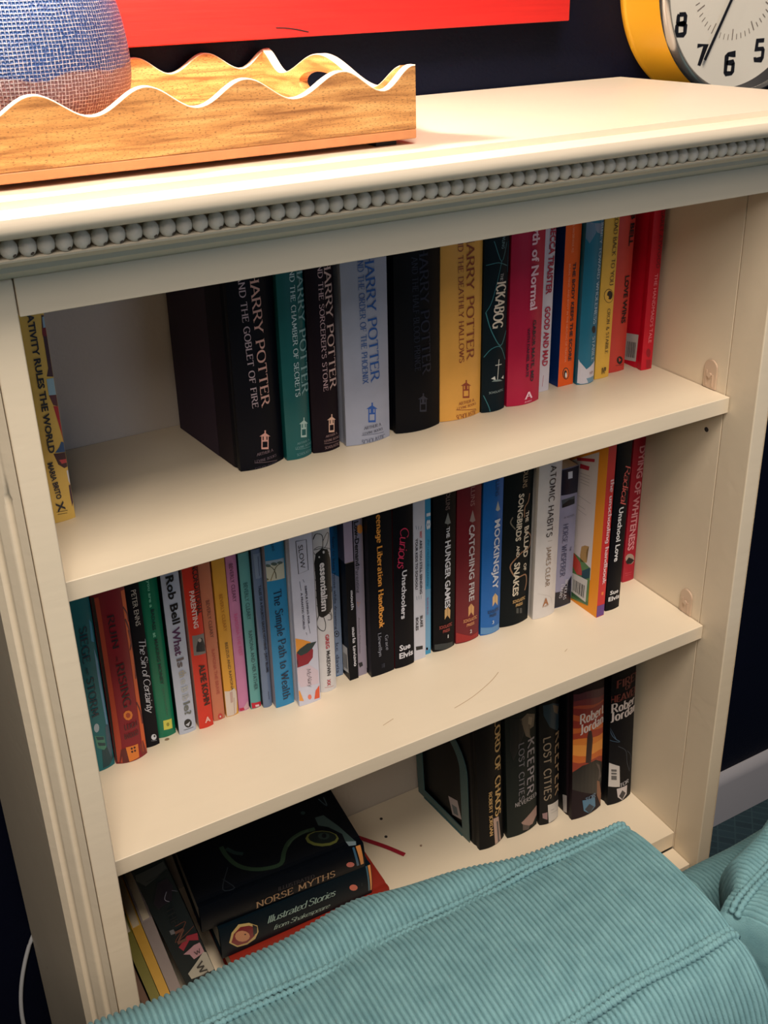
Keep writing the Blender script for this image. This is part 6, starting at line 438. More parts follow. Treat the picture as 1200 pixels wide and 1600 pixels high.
# ------------------------------------------------------------------ bookcase
paint = bpy.data.materials.new('cream_paint'); paint.use_nodes=True
def painted(m, col, chips=True):
    nt=m.node_tree; b=nt.nodes['Principled BSDF']; b.inputs['Roughness'].default_value=.42
    tc=nt.nodes.new('ShaderNodeTexCoord')
    n1=nt.nodes.new('ShaderNodeTexNoise'); n1.inputs['Scale'].default_value=9; n1.inputs['Detail'].default_value=6
    r1=nt.nodes.new('ShaderNodeMix'); r1.data_type='RGBA'; l=lin(col)
    r1.inputs[6].default_value=(*[v*.93 for v in l],1); r1.inputs[7].default_value=(*[min(1,v*1.05) for v in l],1)
    mp=nt.nodes.new('ShaderNodeMapping'); mp.inputs['Scale'].default_value=(14,60,60)
    n2=nt.nodes.new('ShaderNodeTexNoise'); n2.inputs['Scale'].default_value=1.4; n2.inputs['Detail'].default_value=3
    bp=nt.nodes.new('ShaderNodeBump'); bp.inputs['Strength'].default_value=.22; bp.inputs['Distance'].default_value=.0012
    for a in (n1,mp): nt.links.new(tc.outputs['Object'],a.inputs['Vector'])
    nt.links.new(mp.outputs['Vector'],n2.inputs['Vector']); nt.links.new(n1.outputs['Fac'],r1.inputs[0])
    nt.links.new(n2.outputs['Fac'],bp.inputs['Height']); nt.links.new(bp.outputs['Normal'],b.inputs['Normal'])
    if chips:
        n3=nt.nodes.new('ShaderNodeTexNoise'); n3.inputs['Scale'].default_value=38; n3.inputs['Detail'].default_value=2
        cr=nt.nodes.new('ShaderNodeValToRGB'); cr.color_ramp.elements[0].position=.80; cr.color_ramp.elements[1].position=.81
        r2=nt.nodes.new('ShaderNodeMix'); r2.data_type='RGBA'; r2.inputs[7].default_value=(*lin((140,112,88)),1)
        nt.links.new(tc.outputs['Object'],n3.inputs['Vector']); nt.links.new(n3.outputs['Fac'],cr.inputs[0]); nt.links.new(cr.outputs[0],r2.inputs[0])
        nt.links.new(r1.outputs[2],r2.inputs[6]); nt.links.new(r2.outputs[2],b.inputs['Base Color'])
    else: nt.links.new(r1.outputs[2],b.inputs['Base Color'])
painted(paint,(226,211,187))
bc = thing('bookcase','cream painted wooden bookcase with beaded cornice and fluted corners against the navy wall','bookcase',(W/2,.15,ZF))
def part(o): at(o,bc); return o
# top board with moulded nosing
topm=bpy.data.materials.new('cream_top'); topm.use_nodes=True; painted(topm,(229,214,192))
prof=[(-.0345,ZT),(-.0350,ZT-.0062),(-.0375,ZT-.0066),(-.0385,ZT-.0046),(-.0435,ZT-.0044),(-.0480,ZT-.0050),(-.0512,ZT-.0062),(-.0536,ZT-.0075),(-.0548,ZT-.0110),(-.0545,ZT-.0150),(-.0530,ZT-.0180),(-.0505,ZT-.0202),(-.0470,ZT-.0216),(.297,ZT-.0216),(.2985,ZT-.0205),(.2985,ZT-.001),(.297,ZT)]
part(prism_x('top_board', prof, 0,0, topm, bc, xf=lambda e,y:(-.10 if e==0 else .7985-.058*max(0,y+.03))))
prof=[(-.0225,.2986),(-.0235,.2930),(-.0262,.2845),(-.0340,.2840),(-.0352,.2830),(-.0345,.2815),(-.030,.2805),(-.0285,.2790),(-.020,.2752),(-.0135,.2740),(-.0130,.2700),(-.0045,.2650),(-.0005,.2628),(.018,.2628),(.018,.2986)]
part(prism_x('cornice_moulding', prof, -.09, W+.055, paint, bc))
# beads
def bead_mesh():
    V=[];F=[];fm=[]; seg,rg=14,8; r=.00605
    for i in range(rg+1):
        t=math.pi*i/rg
        for k in range(seg):
            a=2*math.pi*k/seg; V.append((r*.98*math.sin(t)*math.cos(a), r*.95*math.sin(t)*math.sin(a), r*1.08*math.cos(t)))
    for i in range(rg):
        for k in range(seg): F.append((i*seg+k,(i+1)*seg+k,(i+1)*seg+(k+1)%seg,i*seg+(k+1)%seg)); fm.append(0)
    # worn spot low on the right
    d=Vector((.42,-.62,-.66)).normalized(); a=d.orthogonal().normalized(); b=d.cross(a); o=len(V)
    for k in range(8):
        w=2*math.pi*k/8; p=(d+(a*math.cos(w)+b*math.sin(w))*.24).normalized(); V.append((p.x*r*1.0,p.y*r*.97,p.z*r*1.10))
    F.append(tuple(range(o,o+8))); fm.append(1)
    return V,F,fm
V,F,fm=bead_mesh()
beadm=mat((226,215,200),.4,'bead_paint',bump=(300.0,.3))
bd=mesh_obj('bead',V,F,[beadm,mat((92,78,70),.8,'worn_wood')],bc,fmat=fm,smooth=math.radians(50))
bd.location=Vector((-.062,-.0332,.2902))-bc.location
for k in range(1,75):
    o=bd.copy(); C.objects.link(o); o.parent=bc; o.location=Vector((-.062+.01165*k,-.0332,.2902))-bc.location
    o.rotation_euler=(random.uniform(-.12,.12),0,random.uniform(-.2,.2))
part(box('rail_batten', .16, W-.002, .0192, .026, ZR-.0016, ZR+.02, mat((150,122,98),.7,'bare_wood',noise=(200.0,.3)), bc))
part(box('upper_rail', .0006, W-.0004, 0, .019, ZR, .2626, paint, bc, .0007))
for sx in (0,1):
    x0,x1 = (-.0205,-.0001) if sx==0 else (W,W+.0209)
    part(box('stile', x0, x1, .0001, S_-.0004, ZF+.02, .2624, paint, bc, .0016))
    xi0,xi1 = (-.018,0) if sx==0 else (W,W+.018)
    part(box('side_panel', xi0, xi1, S_, YB, ZF+.06, .2980, paint, bc, .0004))
# fluted corner pilasters (turned outwards) and outer sides
def pilaster(mir):
    nt_=46; zs=[ZF+.02,ZF+.1]+[-.9+.1*i for i in range(10)]+[.06,.085]+[.090+.0016*i for i in range(9)]+[.12,.2,.2624]
    zs=sorted(set(round(z,4) for z in zs)); V=[];F=[]
    for z in zs:
        for i in range(nt_+1):
            t=i/nt_; dpt=0
            for c in (.285,.715):
                q=(t-c)/.085
                e=min(1,max(0,(.1035-z)/.010)); rr=math.sqrt(max(0,1-(1-e)**2))
                if abs(q)<rr: dpt=max(dpt,.0032*math.sqrt(max(0,rr*rr-q*q)))
            x=-.0212-.0275*t+dpt*.737; y=.0001+.03*t+dpt*.676
            V.append((x if not mir else W-x, y, z))
    n=nt_+1
    for j in range(len(zs)-1):
        for i in range(nt_):
            f=(j*n+i,j*n+i+1,(j+1)*n+i+1,(j+1)*n+i); F.append(f[::-1] if not mir else f)
    o=len(V)
    bx=[(-.0212,.040),(-.0487,.040)]
    for z in (zs[0],zs[-1]):
        for x,y in bx: V.append((x if not mir else W-x,y,z))
    t0=(len(zs)-1)*n
    F+= [(0,o,o+2,t0),(nt_,t0+nt_,o+3,o+1),(o,o+1,o+3,o+2),tuple(list(range(0,n))+[o+1,o]),tuple([o+2,o+3]+[t0+i for i in range(nt_,-1,-1)])]
    return mesh_obj('fluted_pilaster',V,F,paint,bc,smooth=math.radians(40))
for mir in (0,1):
    part(pilaster(mir))
    a=(-.0487,.0302); b_=(-.0716,YW-.0075) if not mir else (-.0460,YW-.0075)
    P4=[a,b_,(b_[0]+.014,b_[1]),(a[0]+.014,.0405)]
    P4=[(x if not mir else W-x,y) for x,y in P4]
    V=[(x,y,ZF+.004) for x,y in P4]+[(x,y,.2975) for x,y in P4]
    part(mesh_obj('outer_side',V,[(0,1,5,4),(1,2,6,5),(2,3,7,6),(3,0,4,7),(3,2,1,0),(4,5,6,7)],paint,bc))
for z in (0,Z2):
    part(box('shelf', .0006, W-.0010, SF, YB-.0006, z-.0190, z, paint, bc, .0008))
part(box('bottom_board', .0004, W-.0004, S_+.0005, YB-.0006, Z3-.026, Z3, paint, bc, .0006))
part(box('lower_rail', .0004, W-.0004, .012, S_, Z4-.05, Z4, paint, bc, .0008))
part(box('front_panel', .0004, W-.0004, .024, S_-.002, ZF+.06, Z4-.0502, paint, bc, .0008))
part(box('plinth', .0004, W-.0004, .010, .0235, ZF+.0, ZF+.0598, paint, bc, .0008))
part(box('back_panel', -.0175, W+.0175, YB, YB+.0055, ZF+.06, .2980, mat((196,186,176),.55,'back_paint',bump=(120.0,.3)), bc))
for P in ([(.392,.060),(.420,.066),(.452,.078),(.470,.088)],[(.310,.075),(.325,.079)],[(.56,.02+.06),(.566,.083)]):
    V,F=ribbon2(smooth_path(P,4),.0007); part(mesh_obj('scratch',[(x,y,Z2+.00025) for x,y in V],F,mat((176,150,122),.7,'scratch'),bc))
# clear shelf clips and peg holes
clear=bpy.data.materials.new('clear_plastic'); clear.use_nodes=True; cb=clear.node_tree.nodes['Principled BSDF']
cb.inputs['Base Color'].default_value=(*lin((216,190,166)),1); cb.inputs['Roughness'].default_value=.18; cb.inputs['Coat Weight'].default_value=.5; cb.inputs['Transmission Weight'].default_value=.12; cb.inputs['IOR'].default_value=1.45
def clip(xw, z, sgn):
    bm=bmesh.new(); y0,y1=.0575,.0765; r=(y1-y0)/2
    P=[(y0,z+.0006)]+[( (y0+y1)/2-r*math.cos(math.pi*k/10), z+.0255+r*math.sin(math.pi*k/10)) for k in range(11)]+[(y1,z+.0006)]
    vv=[bm.verts.new((xw-sgn*.0002,y,zz)) for y,zz in P]; f=bm.faces.new(vv)
    r_=bmesh.ops.extrude_face_region(bm,geom=[f]); bmesh.ops.translate(bm,verts=[v for v in r_['geom'] if isinstance(v,bmesh.types.BMVert)],vec=(-sgn*.0022,0,0))
    bmesh.ops.recalc_face_normals(bm,faces=list(bm.faces))
    bmesh.ops.bevel(bm,geom=[e for e in bm.edges if abs(e.verts[0].co.x-e.verts[1].co.x)<1e-6],offset=.0005,segments=2,affect='EDGES')
    # peg boss and two moulded ribs
    for yy,z0,z1 in ((.0625,.004,.018),(.0715,.004,.022)):
        b2=box_bm(min(xw-sgn*.0024,xw-sgn*.0034),max(xw-sgn*.0024,xw-sgn*.0034),yy-.0007,yy+.0007,z+z0,z+z1); me=bpy.data.meshes.new('x'); b2.to_mesh(me); bm.from_mesh(me); bpy.data.meshes.remove(me); b2.free()
    b2=bmesh.new(); bmesh.ops.create_cone(b2,cap_ends=True,segments=12,radius1=.0032,radius2=.0026,depth=.002,matrix=Matrix.Translation((xw-sgn*.0034,.067,z+.017))@Matrix.Rotation(math.pi/2,4,'Y'))
    me=bpy.data.meshes.new('x'); b2.to_mesh(me); bm.from_mesh(me); bpy.data.meshes.remove(me); b2.free()
    return from_bm('shelf_clip',bm,clear,bc)
for z in (0,Z2):
    part(clip(W,z,1)); part(clip(0,z,-1))
dark=mat((46,40,40),.8,'dark_hole')
for (z) in (-.0508,-.3300):
    bm=bmesh.new(); bmesh.ops.create_cone(bm,cap_ends=True,segments=14,radius1=.0030,radius2=.0030,depth=.0006,matrix=Matrix.Translation((W-.0001,.0654,z))@Matrix.Rotation(math.pi/2,4,'Y'))
    part(from_bm('peg_hole',bm,dark,bc))
for (x,y) in ((.402,.268),(.392,.236)):
    bm=bmesh.new(); bmesh.ops.create_cone(bm,cap_ends=True,segments=12,radius1=.0022,radius2=.0022,depth=.0006,matrix=Matrix.Translation((x,y,Z3+.0001)))
    part(from_bm('peg_hole',bm,dark,bc))

# ------------------------------------------------------------------ sofa and its back cushions
cord=bpy.data.materials.new('teal_corduroy'); cord.use_nodes=True; nt=cord.node_tree; b=nt.nodes['Principled BSDF']
b.inputs['Roughness'].default_value=.85; b.inputs['Sheen Weight'].default_value=.05; b.inputs['Sheen Roughness'].default_value=.4; b.inputs['Sheen Tint'].default_value=(.75,.95,1,1)
tc=nt.nodes.new('ShaderNodeTexCoord'); n1=nt.nodes.new('ShaderNodeTexNoise'); n1.inputs['Scale'].default_value=70; n1.inputs['Detail'].default_value=7
n2=nt.nodes.new('ShaderNodeTexNoise'); n2.inputs['Scale'].default_value=900
mx=nt.nodes.new('ShaderNodeMix'); mx.data_type='RGBA'; mx.inputs[6].default_value=(*lin((82,124,132)),1); mx.inputs[7].default_value=(*lin((120,162,168)),1)
bp=nt.nodes.new('ShaderNodeBump'); bp.inputs['Strength'].default_value=.5; bp.inputs['Distance'].default_value=.0008
ad=nt.nodes.new('ShaderNodeMath'); ad.operation='ADD'; ad.inputs[1].default_value=0
for n in (n1,n2): nt.links.new(tc.outputs['Object'],n.inputs['Vector'])
nt.links.new(n1.outputs['Fac'],mx.inputs[0]); nt.links.new(mx.outputs[2],b.inputs['Base Color']); nt.links.new(n2.outputs['Fac'],bp.inputs['Height']); nt.links.new(bp.outputs['Normal'],b.inputs['Normal'])
WL=.0047
def resample(P, k):
    P=smooth_path(P,6); d=[0]
    for a,c in zip(P,P[1:]): d.append(d[-1]+math.hypot(c[0]-a[0],c[1]-a[1]))
    out=[];j=0
    for i in range(k+1):
        t=d[-1]*i/k
        while j<len(d)-2 and d[j+1]<t: j+=1
        f=(t-d[j])/max(1e-9,d[j+1]-d[j]); out.append(tuple(P[j][q]+(P[j+1][q]-P[j][q])*f for q in (0,1)))
    return out
def ribbed(name, x0, x1, profile, parent, endL=False, endR=False, bottom=-.62, wob=0.0):
    """surface whose cords run along the (y,z) profile; profile(x) -> list of points"""
    V=[];F=[]; xs=[]; k0=math.floor(x0/WL)
    for k in range(k0,int(x1/WL)+2):
        for t in (0,.05,.14,.27,.42,.58,.73,.86,.95):
            x=(k+t)*WL
            if x0<=x<=x1: xs.append(x)
    if xs[0]>x0+1e-6: xs.insert(0,x0)
    if xs[-1]<x1-1e-6: xs.append(x1)
    rings=[]
    for i,x in enumerate(xs):
        rings.append((x, x, 0.0))
    RR=.013; extra=10
    if endR:
        for k in range(1,extra+1): rings.append((x1, x1+.004*math.sin(math.pi*min(1,k/3)/2), k/extra))
    if endL:
        for k in range(1,extra+1): rings.insert(0,(x0, x0-.004*math.sin(math.pi*min(1,k/3)/2), k/extra))
    m=None
    for (x,xo,dn) in rings:
        P=profile(x); n=len(P)
        dropR = 0.0
        if endR: e=max(0,(x-(x1-RR))/RR); dropR=max(dropR,.009*(1-math.sqrt(max(0,1-e*e))))
        if endL: e=max(0,((x0+RR)-x)/RR); dropR=max(dropR,.009*(1-math.sqrt(max(0,1-e*e))))
        tt=(x/WL)%1.0; rib=.0036*math.sqrt(max(0,1-(2*tt-1)**2))-.0018
        lev=-.235-(dn**1.3)*(-.235-bottom) if dn>0 else 9
        for j,(y,z) in enumerate(P):
            a=P[max(j-1,0)];c=P[min(j+1,n-1)]; ty,tz=c[0]-a[0],c[1]-a[1]; q=math.hypot(ty,tz) or 1; ny,nz=tz/q,-ty/q
            w=wob*math.sin(x*61+j*.13)*.5+wob*math.sin(x*23+1.7+j*.05)
            zz=z-dropR+nz*(rib+w); yy=y+ny*(rib+w)
            if dn>0: zz=min(zz,lev+.0); yy=-.262+(yy+.262)*(1-.04*dn)
            V.append((xo+ (.0), yy, zz))
        m=n
    for i in range(len(rings)-1):
        for j in range(m-1): F.append((i*m+j,i*m+j+1,(i+1)*m+j+1,(i+1)*m+j))
    return mesh_obj(name,V,F,cord,parent,smooth=4)
def welt(name, x0, x1, y, z, parent, two=True, r=.0021, dy=.0022, zf=None):
    V=[];F=[]
    for s_ in ((-1,1) if two else (0,)):
        n=int((x1-x0)/WL*6); pts=[];rad=[]
        for i in range(n+1):
            x=x0+(x1-x0)*i/n; ph=math.pi*x/WL+(.0 if s_<1 else .5)
            pts.append((x,y+s_*dy+.0012*math.sin(x*47),z+(zf(x) if zf else 0)+.0006*math.sin(x*90+s_)))
            rad.append(r*(.45+.62*abs(math.sin(ph))**.6))
        a,f=tube_geo(pts,rad,8); o=len(V); V+=a; F+=[tuple(o+q for q in g) for g in f]
    return mesh_obj(name,V,F,cord,parent,smooth=4)
def cushion_profile(bulge):
    def pf(x):
        k=bulge(x)
        back=[(-.250,-.62),(-.246,-.46),(-.228,-.40),(-.196-.0*k,-.36),(-.205+.047*k,-.325),(-.205+.060*k,-.29),(-.205+.053*k,-.262-.004*(1-k)),(-.205+.040*k,-.248),(-.205+.024*k,-.2425-.004*(1-k)),(-.2035+.006*k,-.2465),(-.2045,-.2505)]
        top=[(-.2055,-.2505),(-.211,-.2455),(-.225,-.2415),(-.25,-.239),(-.28,-.2385),(-.305,-.2405),(-.320,-.2440),(-.3275,-.2485)]
        fr=[(-.3305,-.2505),(-.336,-.2500),(-.350,-.256),(-.368,-.278),(-.381,-.32),(-.387,-.38),(-.388,-.5),(-.384,-.62)]
        return resample(back+top+fr, 96)
    return pf
c1=thing('back_cushion','wide teal corduroy back cushion in the foreground below the open shelves','cushion',(0,-.26,-.62),group='teal corduroy back cushions')
ch=[]
bl=lambda x: 1.0 if x<.16 else max(.12, 1-.88*((x-.16)/.23)**1.1)
o=ribbed('cover',-.42,.403,cushion_profile(bl),c1,endL=True,endR=True,wob=.0020); o.location=(0,.26,.62)
for nm,y,z,two,r in (('back_welt',-.2045,-.2470,True,.0027),('front_welt',-.3300,-.2470,True,.0032)):
    o=welt(nm,-.42,.4035,y,z,c1,two,r,.0026,zf=lambda x:-.009*(1-math.sqrt(max(0,1-max(0,min(1,(x-.390)/.0135))**2)))); o.location=(0,.26,.62)
c2=thing('back_cushion','teal corduroy back cushion at the lower right corner, turned slightly away from its neighbour','cushion',(.415,-.3176,-.62),(0,0,math.radians(14.7)),group='teal corduroy back cushions')
o=ribbed('cover',.002,.45,cushion_profile(lambda x:.62*min(1,max(.45,x/.05))),c2,endL=True,endR=True,wob=.0020); o.location=(0,.2045,.62)
for nm,y,z,two,r in (('back_welt',-.2045,-.2470,True,.0027),('front_welt',-.3300,-.2470,True,.0032)):
    o=welt(nm,.002,.45,y,z,c2,two,r,.0026,zf=lambda x:-.009*(1-math.sqrt(max(0,1-max(0,min(1,(.015-x)/.0135))**2)))); o.location=(0,.2045,.62)
sofa=thing('sofa','teal corduroy sofa with its back to the bookcase, low back rail at the right','sofa',(.2,-.5,ZF))
pf=resample([(y_-.043,z_) for y_,z_ in [(-.110,-.98),(-.108,-.60),(-.110,-.45),(-.118,-.418),(-.134,-.404),(-.150,-.401),(-.166,-.408),(-.178,-.425),(-.182,-.46),(-.184,-.62),(-.184,-.98)]],90)
o=ribbed('back_rail',-.44,1.05,lambda x:pf,sofa,wob=.0008,bottom=-.98); o.location=-Vector(sofa.location)
o=from_bm('seat_base',box_bm(-.44,1.05,-1.10,-.23,-.98,-.63,.03,4),cord,sofa,smooth=.7); o.location=-Vector(sofa.location)
for lx in (-.38,.99):
    for ly in (-.99,-.25):
        o=from_bm('leg',box_bm(lx-.025,lx+.025,ly-.025,ly+.025,ZF,-.98,.004),mat((70,48,34),.5,'dark_wood'),sofa); o.location=-Vector(sofa.location)

# ------------------------------------------------------------------ scalloped wooden tray
wood=bpy.data.materials.new('mango_wood'); wood.use_nodes=True; nt=wood.node_tree; b=nt.nodes['Principled BSDF']; b.inputs['Roughness'].default_value=.45
tc=nt.nodes.new('ShaderNodeTexCoord'); mp=nt.nodes.new('ShaderNodeMapping'); mp.inputs['Scale'].default_value=(16,16,190)
n1=nt.nodes.new('ShaderNodeTexNoise'); n1.inputs['Scale'].default_value=1.0; n1.inputs['Detail'].default_value=6; n1.inputs['Distortion'].default_value=.6
mp2=nt.nodes.new('ShaderNodeMapping'); mp2.inputs['Scale'].default_value=(420,420,1500)
n2=nt.nodes.new('ShaderNodeTexNoise'); n2.inputs['Scale'].default_value=1.0; n2.inputs['Detail'].default_value=2
cr=nt.nodes.new('ShaderNodeValToRGB'); e=cr.color_ramp.elements; e[0].position=.3; e[0].color=(*lin((150,96,50)),1); e[1].position=.66; e[1].color=(*lin((222,170,104)),1)
k=cr.color_ramp.elements.new(.5); k.color=(*lin((204,146,82)),1)
cr2=nt.nodes.new('ShaderNodeValToRGB'); cr2.color_ramp.elements[0].position=.56; cr2.color_ramp.elements[1].position=.70
mx=nt.nodes.new('ShaderNodeMix'); mx.data_type='RGBA'; mx.inputs[7].default_value=(*lin((120,78,42)),1)
nt.links.new(tc.outputs['Object'],mp.inputs['Vector']); nt.links.new(tc.outputs['Object'],mp2.inputs['Vector']); nt.links.new(mp.outputs['Vector'],n1.inputs['Vector']); nt.links.new(mp2.outputs['Vector'],n2.inputs['Vector'])
nt.links.new(n1.outputs['Fac'],cr.inputs[0]); nt.links.new(n2.outputs['Fac'],cr2.inputs[0]); nt.links.new(cr2.outputs[0],mx.inputs[0]); nt.links.new(cr.outputs[0],mx.inputs[6]); nt.links.new(mx.outputs[2],b.inputs['Base Color'])
basewood=mat((204,134,84),.45,'tray_base_wood',noise=(70.0,.18))
rimwood=mat((236,220,198),.5,'pale_rim',noise=(300.0,.06))  # paler wood colour for the upward faces of the wavy rim
tray=thing('wooden_tray','orange-brown wooden tray with wavy scalloped rim on top of the bookcase','tray',(.06,.147,ZT))
def wave(E):
    def f(x):
        for (a,za),(c,zc) in zip(E,E[1:]):
            if a<=x<=c: t=(x-a)/(c-a); return za+(zc-za)*(1-math.cos(math.pi*t))/2
        return E[0][1] if x<E[0][0] else E[-1][1]
    return f
def wavy_wall(name, a0, a1, zb, f, fixed0, fixed1, axis, hole=None):
    n=150; pts=[(a0+(a1-a0)*i/n, f(a0+(a1-a0)*i/n)) for i in range(n+1)]
    cu=bpy.data.curves.new('c','CURVE'); cu.dimensions='2D'; cu.fill_mode='BOTH'; cu.extrude=(fixed1-fixed0)/2-.0008; cu.bevel_depth=.0008; cu.bevel_resolution=1
    cu.offset=-.0008
    def sp(P):
        s=cu.splines.new('POLY'); s.points.add(len(P)-1)
        for q,(x,y) in zip(s.points,P): q.co=(x,y,0,1)
        s.use_cyclic_u=True
    sp([(a0,zb)]+pts+[(a1,zb)])
    if hole: sp(hole)
    o=bpy.data.objects.new('c',cu); C.objects.link(o); me=bpy.data.meshes.new_from_object(o); bpy.data.objects.remove(o); bpy.data.curves.remove(cu)
    mid=(fixed0+fixed1)/2
    for v in me.vertices:
        x,y,z=v.co
        v.co=(x,mid-z,y) if axis=='x' else (mid+z,x,y)
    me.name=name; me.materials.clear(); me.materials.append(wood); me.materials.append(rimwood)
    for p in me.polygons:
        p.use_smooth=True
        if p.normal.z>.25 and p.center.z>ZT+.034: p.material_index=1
    me.set_sharp_from_angle(angle=math.radians(30))
    ob=bpy.data.objects.new(name,me); C.objects.link(ob); ob.parent=tray; at(ob,tray); return ob
zb=ZT+.0045; hi,lo=.3793,.3630
fE=[(-.19,hi),(-.153,lo),(-.116,hi),(-.079,lo),(-.042,hi),(-.005,lo),(.032,hi),(.069,lo),(.107,hi),(.1425,lo),(.1795,hi),(.2165,lo),(.256,hi),(.2905,lo),(.3165,.3797),(.3190,.3797)]
bE=[(-.19,hi),(-.153,lo),(-.116,hi),(-.079,lo),(-.042,hi),(-.005,lo),(.032,hi),(.069,lo),(.107,hi),(.143,lo),(.182,hi),(.2155,lo),(.2515,hi),(.288,lo),(.3175,.3797),(.3190,.3797)]
eE=[(0,.3797),(.004,.3797),(.057,.3605),(.155,.3810),(.243,.3605),(.289,.3797),(.294,.3797)]
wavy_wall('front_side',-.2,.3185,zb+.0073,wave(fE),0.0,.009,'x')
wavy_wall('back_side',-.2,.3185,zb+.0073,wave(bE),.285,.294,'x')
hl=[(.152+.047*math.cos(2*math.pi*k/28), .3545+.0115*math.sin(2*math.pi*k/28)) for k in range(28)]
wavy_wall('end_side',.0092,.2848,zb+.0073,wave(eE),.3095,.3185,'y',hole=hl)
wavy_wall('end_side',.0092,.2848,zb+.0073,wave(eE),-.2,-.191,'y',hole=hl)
at(box('base',-.2,.3185,.0,.294,zb,zb+.0072,basewood,tray,.0010),tray)
for fx in (-.17,.296):
    for fy in (.018,.272): at(box('foot',fx-.009,fx+.009,fy-.009,fy+.009,ZT,zb+.0008,mat((20,18,18),.7,'rubber'),tray),tray)

# ------------------------------------------------------------------ table lamp standing in the tray
LX,LY=.0305,.127; lz=zb+.0072
lamp=thing('table_lamp','blue and taupe lamp with a rounded woven-texture body standing in the wooden tray','lamp',(LX,LY,lz))
weave=bpy.data.materials.new('woven_glaze'); weave.use_nodes=True; nt=weave.node_tree; b=nt.nodes['Principled BSDF']; b.inputs['Roughness'].default_value=.4
def N(t,**k):
    n=nt.nodes.new(t)
    for a,v in k.items(): setattr(n,a,v)
    return n
tc=N('ShaderNodeTexCoord'); sx=N('ShaderNodeSeparateXYZ'); nt.links.new(tc.outputs['Object'],sx.inputs[0])
at2=N('ShaderNodeMath',operation='ARCTAN2'); nt.links.new(sx.outputs[1],at2.inputs[0]); nt.links.new(sx.outputs[0],at2.inputs[1])
wn=N('ShaderNodeTexNoise'); wn.inputs['Scale'].default_value=60; nt.links.new(tc.outputs['Object'],wn.inputs['Vector'])
def osc(src,fr,ph):
    a=N('ShaderNodeMath',operation='MULTIPLY_ADD'); a.inputs[1].default_value=fr; nt.links.new(src,a.inputs[0])
    w=N('ShaderNodeMath',operation='MULTIPLY'); w.inputs[1].default_value=ph; nt.links.new(wn.outputs['Fac'],w.inputs[0]); nt.links.new(w.outputs[0],a.inputs[2])
    s=N('ShaderNodeMath',operation='SINE'); nt.links.new(a.outputs[0],s.inputs[0]); return s
s1=osc(at2.outputs[0],230,5.0); s2=osc(sx.outputs[2],2500,5.0)
mxx=N('ShaderNodeMath',operation='MAXIMUM'); nt.links.new(s1.outputs[0],mxx.inputs[0]); nt.links.new(s2.outputs[0],mxx.inputs[1])
n4=N('ShaderNodeTexNoise'); n4.inputs['Scale'].default_value=500; nt.links.new(tc.outputs['Object'],n4.inputs['Vector'])
sb=N('ShaderNodeMath',operation='MULTIPLY_ADD'); sb.inputs[1].default_value=.9; nt.links.new(n4.outputs['Fac'],sb.inputs[0]); nt.links.new(mxx.outputs[0],sb.inputs[2])
rp=N('ShaderNodeValToRGB'); rp.color_ramp.elements[0].position=1.08; rp.color_ramp.elements[1].position=1.0
mr=N('ShaderNodeMapRange'); mr.inputs['From Min'].default_value=1.24; mr.inputs['From Max'].default_value=1.46; nt.links.new(sb.outputs[0],mr.inputs['Value'])
n5=N('ShaderNodeTexNoise'); n5.inputs['Scale'].default_value=26; n5.inputs['Detail'].default_value=3; nt.links.new(tc.outputs['Object'],n5.inputs['Vector'])
zz=N('ShaderNodeMath',operation='MULTIPLY_ADD'); zz.inputs[1].default_value=.028; nt.links.new(n5.outputs['Fac'],zz.inputs[0]); nt.links.new(sx.outputs[2],zz.inputs[2])
th=N('ShaderNodeMapRange'); th.inputs['From Min'].default_value=.0690; th.inputs['From Max'].default_value=.0705; nt.links.new(zz.outputs[0],th.inputs['Value'])
bt=N('ShaderNodeMix',data_type='RGBA'); bt.inputs[6].default_value=(*lin((112,82,88)),1); bt.inputs[7].default_value=(*lin((12,60,124)),1); nt.links.new(th.outputs[0],bt.inputs[0])
fn=N('ShaderNodeMix',data_type='RGBA'); fn.inputs[7].default_value=(*lin((186,184,192)),1); nt.links.new(mr.outputs[0],fn.inputs[0]); nt.links.new(bt.outputs[2],fn.inputs[6]); nt.links.new(fn.outputs[2],b.inputs['Base Color'])
bp=N('ShaderNodeBump'); bp.inputs['Strength'].default_value=.5; bp.inputs['Distance'].default_value=.0006; nt.links.new(sb.outputs[0],bp.inputs['Height']); nt.links.new(bp.outputs['Normal'],b.inputs['Normal'])
P=smooth_path([(.040,0),(.066,.003),(.086,.018),(.096,.034),(.0995,.052),(.0985,.075),(.094,.100),(.084,.130),(.066,.155),(.040,.172),(.020,.180),(.016,.184)],6)
lathe('body',P,96,weave,lamp,smooth=4)
brass=mat((190,160,100),.3,'brass',metal=1.0)
lathe('neck',[(.016,.182),(.016,.190),(.010,.193),(.009,.235),(.014,.240),(.014,.262),(.0,.262)],24,brass,lamp)
bulbm=bpy.data.materials.new('bulb_glow'); bulbm.use_nodes=True; bb_=bulbm.node_tree.nodes['Principled BSDF']; bb_.inputs['Emission Color'].default_value=(1,.86,.66,1); bb_.inputs['Emission Strength'].default_value=12
bu=lathe('bulb',[(.010,.262),(.014,.268),(.026,.285),(.030,.300),(.026,.318),(.014,.329),(.0005,.332)],24,bulbm,lamp)
shadem=mat((236,226,208),.8,'shade_linen')
lathe('lamp_shade',[(.165,.235),(.1665,.235),(.120,.435),(.1185,.435),(.165,.235)],64,shadem,lamp)
ld=bpy.data.lights.new('lamp_light','POINT'); ld.energy=19.0; ld.color=(1.0,.93,.84); ld.shadow_soft_size=.03
lo=bpy.data.objects.new('lamp_light',ld); C.objects.link(lo); lo.location=(LX,LY-.0,lz+.30)
bu.visible_shadow=True
lo.location=(LX,LY-.034,lz+.285)

